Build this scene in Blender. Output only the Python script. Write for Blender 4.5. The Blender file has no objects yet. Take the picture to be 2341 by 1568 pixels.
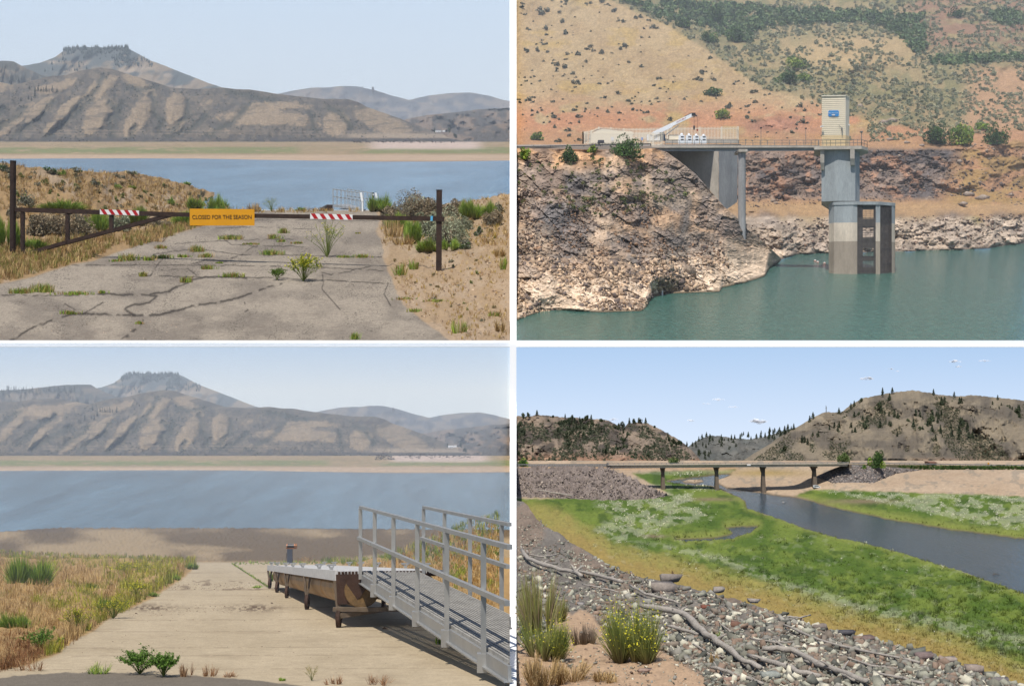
import bpy, bmesh, math, random
import numpy as np
from math import radians, sin, cos, pi
from mathutils import Vector, Matrix
random.seed(7)
RNG = np.random.default_rng(11)
C = bpy.context.scene.collection
scn = bpy.context.scene

# ---------------------------------------------------------------- camera, world, sun, exposure
F = 2826.0; CX = 1170.5; CY = 784.0          # focal length and centre of view, in photograph units
cam = bpy.data.cameras.new('camera'); camo = bpy.data.objects.new('camera', cam); C.objects.link(camo)
camo.location = (0, 0, 0); camo.rotation_euler = (pi/2, 0, 0)
cam.sensor_width = 36; cam.lens = 36*F/2341; cam.clip_start = .1; cam.clip_end = 120000
scn.camera = camo
SUN = Vector((-.28, -.75, 1.5)).normalized()       # direction towards the sun
elev = math.asin(SUN.z)
w = bpy.data.worlds.new('World'); scn.world = w; w.use_nodes = True
nt = w.node_tree
bg = nt.nodes['Background']; st = nt.nodes.new('ShaderNodeTexSky'); st.sky_type = 'NISHITA'
st.sun_disc = False; st.sun_elevation = elev; st.sun_rotation = math.atan2(SUN.x, SUN.y)
st.dust_density = 2.0; st.ozone_density = 1.5; st.altitude = 1500
nt.links.new(st.outputs[0], bg.inputs[0]); bg.inputs[1].default_value = .095
sl = bpy.data.lights.new('sun', 'SUN'); sl.energy = 4.2; sl.angle = radians(.5); sl.color = (1, .945, .86)
so = bpy.data.objects.new('sun', sl); C.objects.link(so); so.rotation_euler = SUN.to_track_quat('Z', 'Y').to_euler()
scn.view_settings.view_transform = 'Standard'; scn.view_settings.look = 'None'
scn.view_settings.exposure = .4; scn.view_settings.gamma = 1
scn.cycles.volume_bounces = 0
scn.cycles.max_bounces = 6

# ---------------------------------------------------------------- helpers
def lin(r, g, b, k=1.0):
    f = lambda c: (c/255/12.92 if c/255 <= .04045 else ((c/255+.055)/1.055)**2.4)*k
    return np.array([f(r), f(g), f(b)])
def P(px, py, Y):
    px = np.asarray(px, float); py = np.asarray(py, float); Y = np.asarray(Y, float)
    return np.stack(np.broadcast_arrays((px-CX)/F*Y, Y, -(py-CY)/F*Y), -1)
def V(px, py, Y): return Vector(P(px, py, Y).tolist())
Z1, Z2 = 2.0055, 2.0126
def d1(x, y): return (x/Z1, y/Z1)
def d3(x, y): return (x/Z1, 792.6+y/Z1)
def d2(x, y): return (1177.8+x/Z2, y/Z2)
def d4(x, y): return (1177.8+x/Z2, 792.6+y/Z2)
def curve(pts, T=None):
    if T: pts = [T(*p) for p in pts]
    xs = [p[0] for p in pts]; ys = [p[1] for p in pts]
    return lambda x: np.interp(x, xs, ys)
def hsh(i, j, k, s=0):
    n = (i.astype(np.int64)*374761393 + j.astype(np.int64)*668265263 + k.astype(np.int64)*1442695041 + s*974634777) & 0xffffffff
    n = ((n ^ (n >> 13))*1274126177) & 0xffffffff
    n = ((n ^ (n >> 16))*2246822519) & 0xffffffff
    n = n ^ (n >> 15)
    return (n & 0xffffff)/float(0xffffff)
def vn(x, y, s=0):
    xi = np.floor(x); yi = np.floor(y); fx = x-xi; fy = y-yi
    fx = fx*fx*(3-2*fx); fy = fy*fy*(3-2*fy); z = np.zeros_like(xi)
    a = hsh(xi, yi, z, s); b = hsh(xi+1, yi, z, s); c = hsh(xi, yi+1, z, s); d = hsh(xi+1, yi+1, z, s)
    return (a*(1-fx)+b*fx)*(1-fy)+(c*(1-fx)+d*fx)*fy
def fbm(x, y, o=5, s=0, g=.5):
    t = 0; a = 1; n = 0; x = np.asarray(x, float); y = np.asarray(y, float)
    for i in range(o):
        t = t+a*vn(x, y, s+i*17); n += a; a *= g; x = x*2.03+5.1; y = y*2.03+1.7
    return t/n
def worley(x, y, s=0):
    """nearest cell: distance, second distance, centre x, centre y, random"""
    xi = np.floor(x); yi = np.floor(y); z = np.zeros_like(xi)
    d1_ = np.full(x.shape, 9.); d2_ = np.full(x.shape, 9.); bx = x*0; by = x*0; br = x*0
    for i in (-1, 0, 1):
        for j in (-1, 0, 1):
            cx = xi+i+hsh(xi+i, yi+j, z, s); cy = yi+j+hsh(xi+i, yi+j, z+1, s); r = hsh(xi+i, yi+j, z+2, s)
            d = np.hypot(x-cx, y-cy); m = d < d1_
            d2_ = np.where(m, d1_, np.minimum(d2_, d))
            bx = np.where(m, cx, bx); by = np.where(m, cy, by); br = np.where(m, r, br); d1_ = np.where(m, d, d1_)
    return d1_, d2_, bx, by, br
def blocks(x, y, s=0):
    """broken-rock relief: every cell gets its own height and tilt"""
    x = x+.35*(fbm(x*1.3, y*1.3, 3, s+50)-.5); y = y+.35*(fbm(x*1.3, y*1.3, 3, s+60)-.5)
    a, b, cx, cy, r = worley(x, y, s)
    r2 = (r*57.3) % 1; r3 = (r*131.7) % 1
    h = r+(r2-.5)*1.6*(x-cx)+(r3-.5)*1.6*(y-cy)
    return h-.5*np.clip(1-(b-a)/.12, 0, 1), r, b-a
def sst(a, b, x):
    t = np.clip((x-a)/(b-a+1e-9), 0, 1); return t*t*(3-2*t)
def segd(x, y, pts):
    d = np.full(np.shape(x), 1e9)
    for (ax, ay), (bx, by) in zip(pts[:-1], pts[1:]):
        vx, vy = bx-ax, by-ay; L = vx*vx+vy*vy+1e-9
        t = np.clip(((x-ax)*vx+(y-ay)*vy)/L, 0, 1)
        d = np.minimum(d, np.hypot(x-ax-t*vx, y-ay-t*vy))
    return d
def inpoly(x, y, pts):
    c = np.zeros(np.shape(x), bool); n = len(pts)
    for i in range(n):
        x1, y1 = pts[i]; x2, y2 = pts[(i+1) % n]
        if y1 == y2: continue
        c ^= ((y1 > y) != (y2 > y)) & (x < (x2-x1)*(y-y1)/(y2-y1)+x1)
    return c
def sdp(x, y, pts):
    """signed distance to a polygon, positive inside"""
    d = segd(x, y, list(pts)+[pts[0]])
    return np.where(inpoly(x, y, pts), d, -d)
def mixc(a, b, t):
    t = np.asarray(t)[..., None]; return a*(1-t)+b*t

# materials
def mat(name, col=None, rough=.85, n=None, bump=None, metal=0, spec=.25, sc=(1, 1, 1), sub=None):
    m = bpy.data.materials.new(name); m.use_nodes = True; t = m.node_tree; b = t.nodes['Principled BSDF']
    b.inputs['Roughness'].default_value = rough; b.inputs['Metallic'].default_value = metal
    b.inputs['Specular IOR Level'].default_value = spec
    tc = t.nodes.new('ShaderNodeTexCoord'); mp = t.nodes.new('ShaderNodeMapping'); mp.inputs['Scale'].default_value = sc
    t.links.new(tc.outputs['Object'], mp.inputs[0])
    if col is None:
        a = t.nodes.new('ShaderNodeAttribute'); a.attribute_name = 'Col'; src = a.outputs['Color']
    else:
        a = t.nodes.new('ShaderNodeRGB'); a.outputs[0].default_value = (*col, 1); src = a.outputs[0]
    for (s, amt) in (n or []):
        nz = t.nodes.new('ShaderNodeTexNoise'); nz.inputs['Scale'].default_value = s; nz.inputs['Detail'].default_value = 6
        nz.inputs['Roughness'].default_value = .65
        t.links.new(mp.outputs[0], nz.inputs['Vector'])
        mr = t.nodes.new('ShaderNodeMapRange'); mr.inputs[1].default_value = .3; mr.inputs[2].default_value = .7
        mr.inputs[3].default_value = 1-amt; mr.inputs[4].default_value = 1+amt
        t.links.new(nz.outputs[0], mr.inputs[0])
        mx = t.nodes.new('ShaderNodeVectorMath'); mx.operation = 'SCALE'
        t.links.new(src, mx.inputs[0]); t.links.new(mr.outputs[0], mx.inputs['Scale']); src = mx.outputs[0]
    t.links.new(src, b.inputs['Base Color'])
    if bump:
        nz = t.nodes.new('ShaderNodeTexNoise'); nz.inputs['Scale'].default_value = bump[0]; nz.inputs['Detail'].default_value = 7
        nz.inputs['Roughness'].default_value = .6
        t.links.new(mp.outputs[0], nz.inputs['Vector'])
        bp = t.nodes.new('ShaderNodeBump'); bp.inputs['Distance'].default_value = bump[1]; bp.inputs['Strength'].default_value = bump[2]
        t.links.new(nz.outputs[0], bp.inputs['Height']); t.links.new(bp.outputs[0], b.inputs['Normal'])
    if sub: b.inputs['Subsurface Weight'].default_value = sub
    return m
def emit(name, c0, c1, z0, z1):
    m = bpy.data.materials.new(name); m.use_nodes = True; t = m.node_tree; t.nodes.clear()
    o = t.nodes.new('ShaderNodeOutputMaterial'); e = t.nodes.new('ShaderNodeEmission')
    g = t.nodes.new('ShaderNodeNewGeometry'); s = t.nodes.new('ShaderNodeSeparateXYZ'); mr = t.nodes.new('ShaderNodeMapRange')
    mr.inputs[1].default_value = z0; mr.inputs[2].default_value = z1
    r = t.nodes.new('ShaderNodeValToRGB'); r.color_ramp.elements[0].color = (*c0, 1); r.color_ramp.elements[1].color = (*c1, 1)
    t.links.new(g.outputs['Position'], s.inputs[0]); t.links.new(s.outputs[2], mr.inputs[0]); t.links.new(mr.outputs[0], r.inputs[0])
    t.links.new(r.outputs[0], e.inputs[0]); t.links.new(e.outputs[0], o.inputs[0]); return m

# objects
def tag(o, label=None, cat=None, group=None, kind=None):
    if label: o['label'] = label
    if cat: o['category'] = cat
    if group: o['group'] = group
    if kind: o['kind'] = kind
    return o
def thing(name, loc, label, cat, group=None):
    o = bpy.data.objects.new(name, None); C.objects.link(o); o.location = loc; o.empty_display_size = .2
    return tag(o, label, cat, group)
def rootloc(o):
    l = Vector((0, 0, 0))
    while o: l = l+o.location; o = o.parent
    return l
def npmesh(name, Vs, faces, col=None, smooth=False, mt=None):
    """faces: list of int arrays (n,3) or (n,4)"""
    me = bpy.data.meshes.new(name); Vs = np.asarray(Vs, np.float32).reshape(-1, 3)
    faces = [np.asarray(f) for f in faces if len(f)]
    nl = sum(f.size for f in faces); nf = sum(len(f) for f in faces)
    me.vertices.add(len(Vs)); me.vertices.foreach_set('co', Vs.ravel())
    me.loops.add(nl); me.loops.foreach_set('vertex_index', np.concatenate([f.ravel() for f in faces]).astype(np.int32))
    me.polygons.add(nf)
    tot = np.concatenate([np.full(len(f), f.shape[1]) for f in faces])
    me.polygons.foreach_set('loop_start', np.concatenate([[0], np.cumsum(tot)[:-1]]).astype(np.int32))
    if smooth: me.polygons.foreach_set('use_smooth', np.ones(nf, bool))
    me.update(calc_edges=True); me.validate()
    if col is not None:
        a = me.color_attributes.new('Col', 'FLOAT_COLOR', 'POINT')
        c = np.ones((len(Vs), 4), np.float32); c[:, :3] = np.asarray(col).reshape(-1, 3); a.data.foreach_set('color', c.ravel())
    if mt: me.materials.append(mt)
    return me
def link(name, me, parent=None, loc=None):
    o = bpy.data.objects.new(name, me); C.objects.link(o)
    if parent: o.parent = parent
    if loc is not None: o.location = loc
    return o
def npobj(name, Vs, faces, mt, col=None, smooth=False, parent=None, loc=None):
    Vs = np.asarray(Vs, float).reshape(-1, 3)
    if parent: Vs = Vs-np.array(rootloc(parent))
    elif loc is not None: Vs = Vs-np.array(loc)
    return link(name, npmesh(name, Vs, faces, col, smooth, mt), parent, None if parent else loc)
class B:
    def __init__(s): s.v = []; s.f = []
    def add(s, vs, fs):
        k = len(s.v); s.v += [Vector(v) for v in vs]; s.f += [tuple(i+k for i in f) for f in fs]; return s
    def hexa(s, p):   # 8 points: bottom 4 (ccw), top 4
        return s.add(p, [(3, 2, 1, 0), (4, 5, 6, 7), (0, 1, 5, 4), (1, 2, 6, 5), (2, 3, 7, 6), (3, 0, 4, 7)])
    def box(s, c, d, rz=0):
        c = Vector(c); M = Matrix.Rotation(rz, 3, 'Z'); x, y, z = [k/2 for k in d]
        return s.hexa([c+M @ Vector(q) for q in ((-x, -y, -z), (x, -y, -z), (x, y, -z), (-x, y, -z), (-x, -y, z), (x, -y, z), (x, y, z), (-x, y, z))])
    def bar(s, a, b, w_, h=None, up=(0, 0, 1)):
        a = Vector(a); b = Vector(b); h = h or w_; d = (b-a).normalized(); u = Vector(up)
        if abs(d.dot(u)) > .98: u = Vector((0, 1, 0))
        sx = d.cross(u).normalized()*w_/2; sz = sx.cross(d).normalized()*h/2
        return s.hexa([a-sx-sz, a+sx-sz, b+sx-sz, b-sx-sz, a-sx+sz, a+sx+sz, b+sx+sz, b-sx+sz])
    def tube(s, pts, r, n=8, cap=True):
        pts = [Vector(p) for p in pts]; rs = r if hasattr(r, '__len__') else [r]*len(pts); k = len(s.v); pu = None
        for i, p in enumerate(pts):
            d = (pts[min(i+1, len(pts)-1)]-pts[max(i-1, 0)]).normalized()
            u = pu if pu else (Vector((0, 0, 1)) if abs(d.z) < .9 else Vector((1, 0, 0)))
            a = d.cross(u).normalized(); b = a.cross(d).normalized(); pu = b
            for j in range(n): s.v.append(p+(a*cos(2*pi*j/n)+b*sin(2*pi*j/n))*rs[i])
        for i in range(len(pts)-1):
            for j in range(n): s.f.append((k+i*n+j, k+i*n+(j+1) % n, k+(i+1)*n+(j+1) % n, k+(i+1)*n+j))
        if cap: s.f.append(tuple(k+j for j in range(n))[::-1]); s.f.append(tuple(k+(len(pts)-1)*n+j for j in range(n)))
        return s
    def prism(s, poly, ext):
        n = len(poly); poly = [Vector(p) for p in poly]; e = Vector(ext); k = len(s.v)
        s.v += poly+[p+e for p in poly]
        s.f.append(tuple(k+i for i in range(n))[::-1]); s.f.append(tuple(k+n+i for i in range(n)))
        for i in range(n): s.f.append((k+i, k+(i+1) % n, k+n+(i+1) % n, k+n+i))
        return s
    def build(s, name, mt, parent=None, loc=None, smooth=False):
        o_ = rootloc(parent) if parent else (Vector(loc) if loc is not None else Vector((0, 0, 0)))
        me = bpy.data.meshes.new(name); me.from_pydata([tuple(v-o_) for v in s.v], [], s.f); me.materials.append(mt)
        bm = bmesh.new(); bm.from_mesh(me); bmesh.ops.recalc_face_normals(bm, faces=bm.faces); bm.to_mesh(me); bm.free()
        if smooth: me.polygons.foreach_set('use_smooth', [True]*len(me.polygons))
        return link(name, me, parent, None if parent else (loc if loc is not None else None))
def text(name, s, size, o, ux, uz, mt, parent, fit=None, ext=None):
    """lettering: s centred at o, running along ux, upright along uz"""
    cu = bpy.data.curves.new(name, 'FONT'); cu.body = s; cu.size = size; cu.align_x = 'CENTER'; cu.align_y = 'CENTER'
    cu.extrude = ext if ext else size*.01; cu.offset = 0
    t = bpy.data.objects.new('t', cu); C.objects.link(t); bpy.context.view_layer.update()
    me = bpy.data.meshes.new_from_object(t.evaluated_get(bpy.context.evaluated_depsgraph_get())); bpy.data.objects.remove(t)
    ux = Vector(ux).normalized(); uz = Vector(uz).normalized(); ny = ux.cross(uz)
    o = Vector(o)-rootloc(parent)
    wd = max(v.co.x for v in me.vertices)-min(v.co.x for v in me.vertices); k = fit/wd if fit else 1
    for v in me.vertices: c = v.co.copy(); v.co = o+ux*c.x*k+uz*c.y*(k if fit else 1)+ny*c.z
    me.name = name; me.materials.clear(); me.materials.append(mt); return link(name, me, parent)
def sheet(name, x0, x1, nu, bot, top, nv, Yf, colf, mt, disp=None, skirt=None, smooth=True, kind='structure', tp=1.0, ray=False):
    """ground surface between two traced edges; Yf gives its distance, disp the relief along its normal"""
    u = np.linspace(x0, x1, nu); t = np.linspace(0, 1, nv)**tp; PX = np.broadcast_to(u, (nv, nu)).copy()
    b = bot(u); tt = top(u); PY = b+(tt-b)*t[:, None]; T = np.broadcast_to(t[:, None], (nv, nu))
    Y = Yf(PX, PY, T)
    if ray: Y = Y-disp(PX, PY, T, Y); disp = None
    W = P(PX, PY, Y)
    if disp is not None:
        dx = np.gradient(W, axis=1); dy = np.gradient(W, axis=0); N = np.cross(dx, dy); N /= np.linalg.norm(N, axis=-1, keepdims=True)+1e-12
        W = W+N*disp(PX, PY, T, Y)[..., None]
        W[..., 0] = np.where((PX < CX) & (W[..., 0] > -.0005*W[..., 1]), -.0005*W[..., 1], W[..., 0])
        W[..., 0] = np.where((PX > CX) & (W[..., 0] < .0005*W[..., 1]), .0005*W[..., 1], W[..., 0])
    col = colf(PX, PY, T)
    if skirt:
        last = W[-1].copy(); last[:, 1] *= skirt[0]; last[:, 2] -= skirt[1]; W = np.concatenate([W, last[None]]); col = np.concatenate([col, col[-1:]])
    nv2 = W.shape[0]; idx = np.arange(nv2*nu).reshape(nv2, nu)
    q = np.stack([idx[:-1, :-1], idx[:-1, 1:], idx[1:, 1:], idx[1:, :-1]], -1).reshape(-1, 4)
    o = npobj(name, W, [q], mt, col, smooth)
    if kind: tag(o, kind=kind)
    return o
def hull(seed, n=13, sq=(1, .8, .6)):
    r = random.Random(seed); bm = bmesh.new()
    for i in range(n):
        v = Vector([r.gauss(0, 1) for _ in range(3)]).normalized()*r.uniform(.75, 1.05); bm.verts.new((v.x*sq[0], v.y*sq[1], v.z*sq[2]))
    res = bmesh.ops.convex_hull(bm, input=bm.verts)
    bmesh.ops.delete(bm, geom=[v for v in bm.verts if not v.link_faces], context='VERTS')
    bm.verts.ensure_lookup_table(); bm.verts.index_update()
    vs = np.array([v.co[:] for v in bm.verts]); fs = np.array([[v.index for v in f.verts] for f in bm.faces if len(f.verts) == 3]); bm.free()
    return vs, fs
def hullb(seed):
    r = random.Random(seed); bm = bmesh.new(); a, b_, c = 1, r.uniform(.42, .85), r.uniform(.22, .55)
    for x in (-1, 1):
        for y in (-1, 1):
            for z in (-1, 1):
                bm.verts.new((x*a*r.uniform(.3, 1), y*b_*r.uniform(.4, 1), z*c*r.uniform(.5, 1)))
                if r.random() < .1: bm.verts.new((x*a*r.uniform(.6, 1), y*b_*r.uniform(.2, 1), z*c*r.uniform(.1, 1)))
    bmesh.ops.convex_hull(bm, input=bm.verts); bmesh.ops.delete(bm, geom=[v for v in bm.verts if not v.link_faces], context='VERTS')
    bmesh.ops.triangulate(bm, faces=bm.faces); bm.verts.ensure_lookup_table(); bm.verts.index_update()
    vs = np.array([v.co[:] for v in bm.verts]); fs = np.array([[v.index for v in f.verts] for f in bm.faces]); bm.free(); return vs, fs
HULLB = [hullb(i+40) for i in range(9)]
HULLS = [hull(i, 11+i % 4, (1, random.uniform(.6, .9), random.uniform(.4, .75))) for i in range(8)]
def rotm(n, tilt=.5):
    a = RNG.uniform(0, 2*pi, n); b = RNG.normal(0, tilt, n); c = RNG.normal(0, tilt, n)
    ca, sa, cb, sb, cc, sc_ = np.cos(a), np.sin(a), np.cos(b), np.sin(b), np.cos(c), np.sin(c); o = np.zeros(n); i = np.ones(n)
    A = np.stack([ca, -sa, o, sa, ca, o, o, o, i], -1).reshape(n, 3, 3)
    Bm = np.stack([cb, o, sb, o, i, o, -sb, o, cb], -1).reshape(n, 3, 3)
    Cm = np.stack([i, o, o, o, cc, -sc_, o, sc_, cc], -1).reshape(n, 3, 3)
    return Bm @ Cm @ A
def scatter(name, protos, pos, size, cols, mt, tilt=.5, kind='stuff', **kw):
    pos = np.asarray(pos).reshape(-1, 3); n = len(pos); size = np.broadcast_to(np.asarray(size, float), (n,)); R = rotm(n, tilt)
    w_ = RNG.integers(0, len(protos), n); Vs = []; Fs = []; Cs = []; k = 0
    for i, (pv, pf) in enumerate(protos):
        s = np.nonzero(w_ == i)[0]
        if not len(s): continue
        vv = np.einsum('nij,mj->nmi', R[s], pv)*size[s][:, None, None]+pos[s][:, None]
        Vs.append(vv.reshape(-1, 3)); Fs.append((pf[None]+(np.arange(len(s))*len(pv))[:, None, None]+k).reshape(-1, 3)); k += len(s)*len(pv)
        Cs.append(np.repeat(cols[s], len(pv), 0))
    o = npobj(name, np.concatenate(Vs), [np.concatenate(Fs)], mt, np.concatenate(Cs), **kw)
    if kind: tag(o, kind=kind)
    return o
def pick(cols, n, var=.15):
    cols = np.array(cols); c = cols[RNG.integers(0, len(cols), n)]
    return np.clip(c*(1+RNG.normal(0, var, (n, 1))), .004, .9)
def blades(base, tip, wd, sag=.25):
    """thin bent blades of grass or stems"""
    base = np.asarray(base, float); tip = np.asarray(tip, float); n = len(base)
    d = tip-base; L = np.linalg.norm(d, axis=1)[:, None]; a = RNG.uniform(0, 2*pi, n)
    sd = np.stack([np.cos(a), np.sin(a), a*0], -1)*np.reshape(wd, (-1, 1))*.5
    mid = base+d*.55+np.array([0, 0, 1])*L*sag*.5; tip = tip-np.array([0, 0, 1])*L*sag*.3
    Vs = np.stack([base-sd, base+sd, mid+sd*.75, mid-sd*.75, tip], 1).reshape(-1, 3)
    k = (np.arange(n)*5)[:, None]
    return Vs, [np.concatenate([k+[0, 1, 2], k+[0, 2, 3], k+[3, 2, 4]])], 5
def leaves(Cn, s, asp=.5, up=None):
    n = len(Cn); s = np.broadcast_to(np.asarray(s, float), (n,))[:, None]
    a = RNG.normal(0, 1, (n, 3))
    if up is not None: a = a*.5+up
    a /= np.linalg.norm(a, axis=1)[:, None]; b = RNG.normal(0, 1, (n, 3)); b = np.cross(a, b); b /= np.linalg.norm(b, axis=1)[:, None]+1e-9
    a = a*s; b = b*s*asp
    Vs = np.stack([Cn-a, Cn+b*.9, Cn+a, Cn-b], 1).reshape(-1, 3); k = (np.arange(n)*4)[:, None]
    return Vs, [k+[0, 1, 2, 3]], 4
def grass(name, gp, h, wd, cols, mt, k=6, spread=.5, sag=.3, kind='stuff', var=.15, tip=None, **kw):
    """gp: ground points (n,3), h: height of each, k blades per tuft"""
    n = len(gp); h = np.repeat(np.broadcast_to(h, (n,)), k); b = np.repeat(gp, k, 0)
    off = RNG.normal(0, 1, (n*k, 2))*h[:, None]*.12; b = b+np.c_[off, np.zeros(n*k)]
    a = RNG.uniform(0, 2*pi, n*k); l = RNG.uniform(.1, 1, n*k)*spread; hh = h*RNG.uniform(.5, 1, n*k)
    t = b+np.c_[np.cos(a)*l*hh, np.sin(a)*l*hh, hh*np.sqrt(np.clip(1-l*l*.6, .1, 1))]
    Vs, fs, m = blades(b, t, np.repeat(np.broadcast_to(wd, (n,)), k), sag)
    cc = np.repeat(np.repeat(cols, k, 0)*(1+RNG.normal(0, var, (n*k, 1))), m, 0)
    o = npobj(name, Vs, fs, mt, np.clip(cc, .003, .9), **kw)
    if kind: tag(o, kind=kind)
    return o
def samp(n, poly):
    xs = [p[0] for p in poly]; ys = [p[1] for p in poly]; out = np.zeros((0, 2))
    while len(out) < n:
        q = np.c_[RNG.uniform(min(xs), max(xs), n*2), RNG.uniform(min(ys), max(ys), n*2)]; out = np.r_[out, q[inpoly(q[:, 0], q[:, 1], poly)]]
    return out[:n]

M_leaf = mat('leaf', None, .75, n=[(3, .2)])
M_grass = mat('grass_blades', None, .8)
M_rock = mat('broken_rock', None, .9, n=[(2.5, .28)], bump=(6, .05, .6))
M_rockn = mat('near_broken_rock', None, .9, n=[(9, .22), (60, .12)], bump=(45, .006, .6))
M_bark = mat('shrub_wood', tuple(lin(110, 95, 82, .7)), .9, n=[(20, .3)])
M_white = mat('white_plaster', (.86, .86, .86), .9)
SAGE = [lin(128, 128, 108, .75), lin(108, 110, 96, .75), lin(140, 135, 112, .75)]
GREEN = [lin(124, 150, 56, .8), lin(100, 132, 48, .8), lin(150, 168, 66, .8)]
DGREEN = [lin(74, 104, 52, .75), lin(60, 90, 44, .7), lin(92, 122, 60, .75)]
YEL = [lin(205, 200, 45, .7), lin(225, 215, 60, .7)]
DRY = [lin(205, 172, 115, .6), lin(185, 150, 95, .6), lin(165, 130, 85, .6), lin(220, 190, 135, .6)]

def crown(w_, h, n, ls, cols, clumps=14, flat=.0, lumpy=.45, asp=.5):
    """leaf clumps through a dome-shaped crown w wide, h high, standing at the origin"""
    cl = RNG.normal(0, 1, (clumps, 3)); cl /= np.linalg.norm(cl, axis=1)[:, None]; cl *= RNG.uniform(.35, .8, (clumps, 1))
    cl[:, 2] = np.abs(cl[:, 2])*1.0-.05; r = RNG.uniform(.22, .22+lumpy*.5, clumps)
    i = RNG.integers(0, clumps, n); q = RNG.normal(0, 1, (n, 3)); q /= np.linalg.norm(q, axis=1)[:, None]
    p = cl[i]+q*r[i][:, None]*RNG.uniform(.55, 1, (n, 1))**.5
    p[:, 0] *= w_/2; p[:, 1] *= w_/2; p[:, 2] = np.clip((p[:, 2]+.12)*h*.88, .02*h, None)
    cc = pick(cols, clumps, .1)[i]*(1+RNG.normal(0, .16, (n, 1)))
    Vs, fs, m = leaves(p, ls*RNG.uniform(.6, 1.3, n), asp)
    return Vs, fs, np.clip(np.repeat(cc, m, 0), .003, .9)
def stems(w_, h, n, r, parts=2):
    b = B()
    for i in range(n):
        a = random.uniform(0, 2*pi); l = random.uniform(.15, .8)*w_/2; e = Vector((cos(a)*l, sin(a)*l, h*random.uniform(.45, .85)))
        m = e*.5+Vector((random.gauss(0, .05)*w_, random.gauss(0, .05)*w_, -.06*h)); b.tube([(cos(a)*r, sin(a)*r, -.03*h), m, e], [r, r*.6, r*.2], 4)
    return b
def bush(name, p, w_, h, label, cat='shrub', group=None, cols=SAGE, n=1500, ls=None, st_=10, clumps=16, lumpy=.45, mt=None, asp=.5, woodc=None):
    t = thing(name, p, label, cat, group); ls = ls or h*.045
    Vs, fs, cc = crown(w_, h, n, ls, cols, clumps, lumpy=lumpy, asp=asp)
    npobj('foliage', Vs+np.array(p), fs, mt or M_leaf, cc, parent=t)
    b = stems(w_, h*.9, st_, h*.012); b.v = [v+Vector(p) for v in b.v]; b.build('stem', woodc or M_bark, t)
    return t
def upbush(name, p, w_, h, label, cat='shrub', group=None, cols=GREEN, n=500, wd=None, woody=True, tips=None, sag=.1):
    """shrub of many upright thin shoots (rabbitbrush, tussock)"""
    t = thing(name, p, label, cat, group); wd = wd or h*.02; h = h*1.18; w_ = w_*1.1
    a = RNG.uniform(0, 2*pi, n); l = RNG.uniform(0, 1, n)**.6; o = np.stack([np.cos(a)*l, np.sin(a)*l], -1)
    kc = 5+int(3*w_/h); ci = RNG.integers(0, kc, n); cxy = RNG.uniform(-.34, .34, (kc, 2)); chh = RNG.uniform(.55, 1.0, kc)*(1-.5*np.hypot(cxy[:, 0], cxy[:, 1])); chh /= chh.max()
    base = np.c_[cxy[ci]*w_*.8+o*w_*.04, np.zeros(n)]; hh = h*chh[ci]*(1-.4*l**2)*RNG.uniform(.5, 1.08, n)
    lean = RNG.normal(0, .12, (kc, 2)); tip = np.c_[(cxy+lean*.5)[ci]*w_+o*w_*.24, hh]; Vs, fs, m = blades(base, tip, np.full(n, wd), sag)
    cc = np.repeat(pick(cols, n, .2), m, 0).reshape(-1, m, 3); dryc = lin(150, 128, 95, .5)
    if woody: cc[:, :2] = dryc
    npobj('foliage', Vs+np.array(p), fs, M_grass, cc.reshape(-1, 3), parent=t)
    if tips is not None:
        k = RNG.integers(0, n, int(n*.3)); f = RNG.uniform(.72, 1.03, (len(k), 1)); q = base[k]+(tip[k]-base[k])*f+RNG.normal(0, h*.02, (len(k), 3))
        Vs, fs, m = leaves(q, h*.014, .8); npobj('flower', Vs+np.array(p), fs, M_leaf, np.repeat(pick(tips, len(k), .1), m, 0), parent=t)
    return t
def airy(name, p, w_, h, label, group=None, nst=14, fl=YEL, leafc=GREEN, ls=None, nl=400):
    """open flowering weed on branching stems"""
    t = thing(name, p, label, 'plant', group); b = B(); tips = []
    for i in range(nst):
        a = random.uniform(0, 2*pi); l = random.uniform(.1, 1)*w_/2; e = Vector((cos(a)*l, sin(a)*l, h*random.uniform(.6, 1)*(1-.25*(2*l/w_)**2)))
        m = Vector((e.x*.35, e.y*.35, e.z*.5)); b.tube([(0, 0, 0), m, e], [h*.008, h*.006, h*.002], 4); tips.append((m, e))
        for k in range(4):
            f = random.uniform(.3, .9); q = m.lerp(e, f); e2 = q+Vector((random.gauss(0, .09)*w_, random.gauss(0, .09)*w_, random.uniform(.05, .18)*h)); b.tube([q, e2], [h*.004, h*.002], 3); tips.append((q, e2))
    b.v = [v+Vector(p) for v in b.v]; b.build('stem', M_stemg, t)
    T_ = np.array([[list(a), list(c)] for a, c in tips]); k = RNG.integers(0, len(T_), nl); f = RNG.uniform(0, .8, (nl, 1))
    q = T_[k, 0]*(1-f)+T_[k, 1]*f+RNG.normal(0, h*.02, (nl, 3)); ls = ls or h*.02
    Vs, fs, m = leaves(q, ls*1.2, .35); npobj('foliage', Vs+np.array(p), fs, M_leaf, np.repeat(pick(leafc, nl, .15), m, 0), parent=t)
    if fl is not None:
        nf = nl//2; k = RNG.integers(0, len(T_), nf); f = RNG.uniform(.7, 1.05, (nf, 1)); q = T_[k, 0]*(1-f)+T_[k, 1]*f+RNG.normal(0, h*.018, (nf, 3))
        Vs, fs, m = leaves(q, ls*.9, .8); npobj('flower', Vs+np.array(p), fs, M_leaf, np.repeat(pick(fl, nf, .1), m, 0), parent=t)
    return t
M_stemg = mat('green_stem', tuple(lin(130, 145, 70, .5)), .8)
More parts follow.
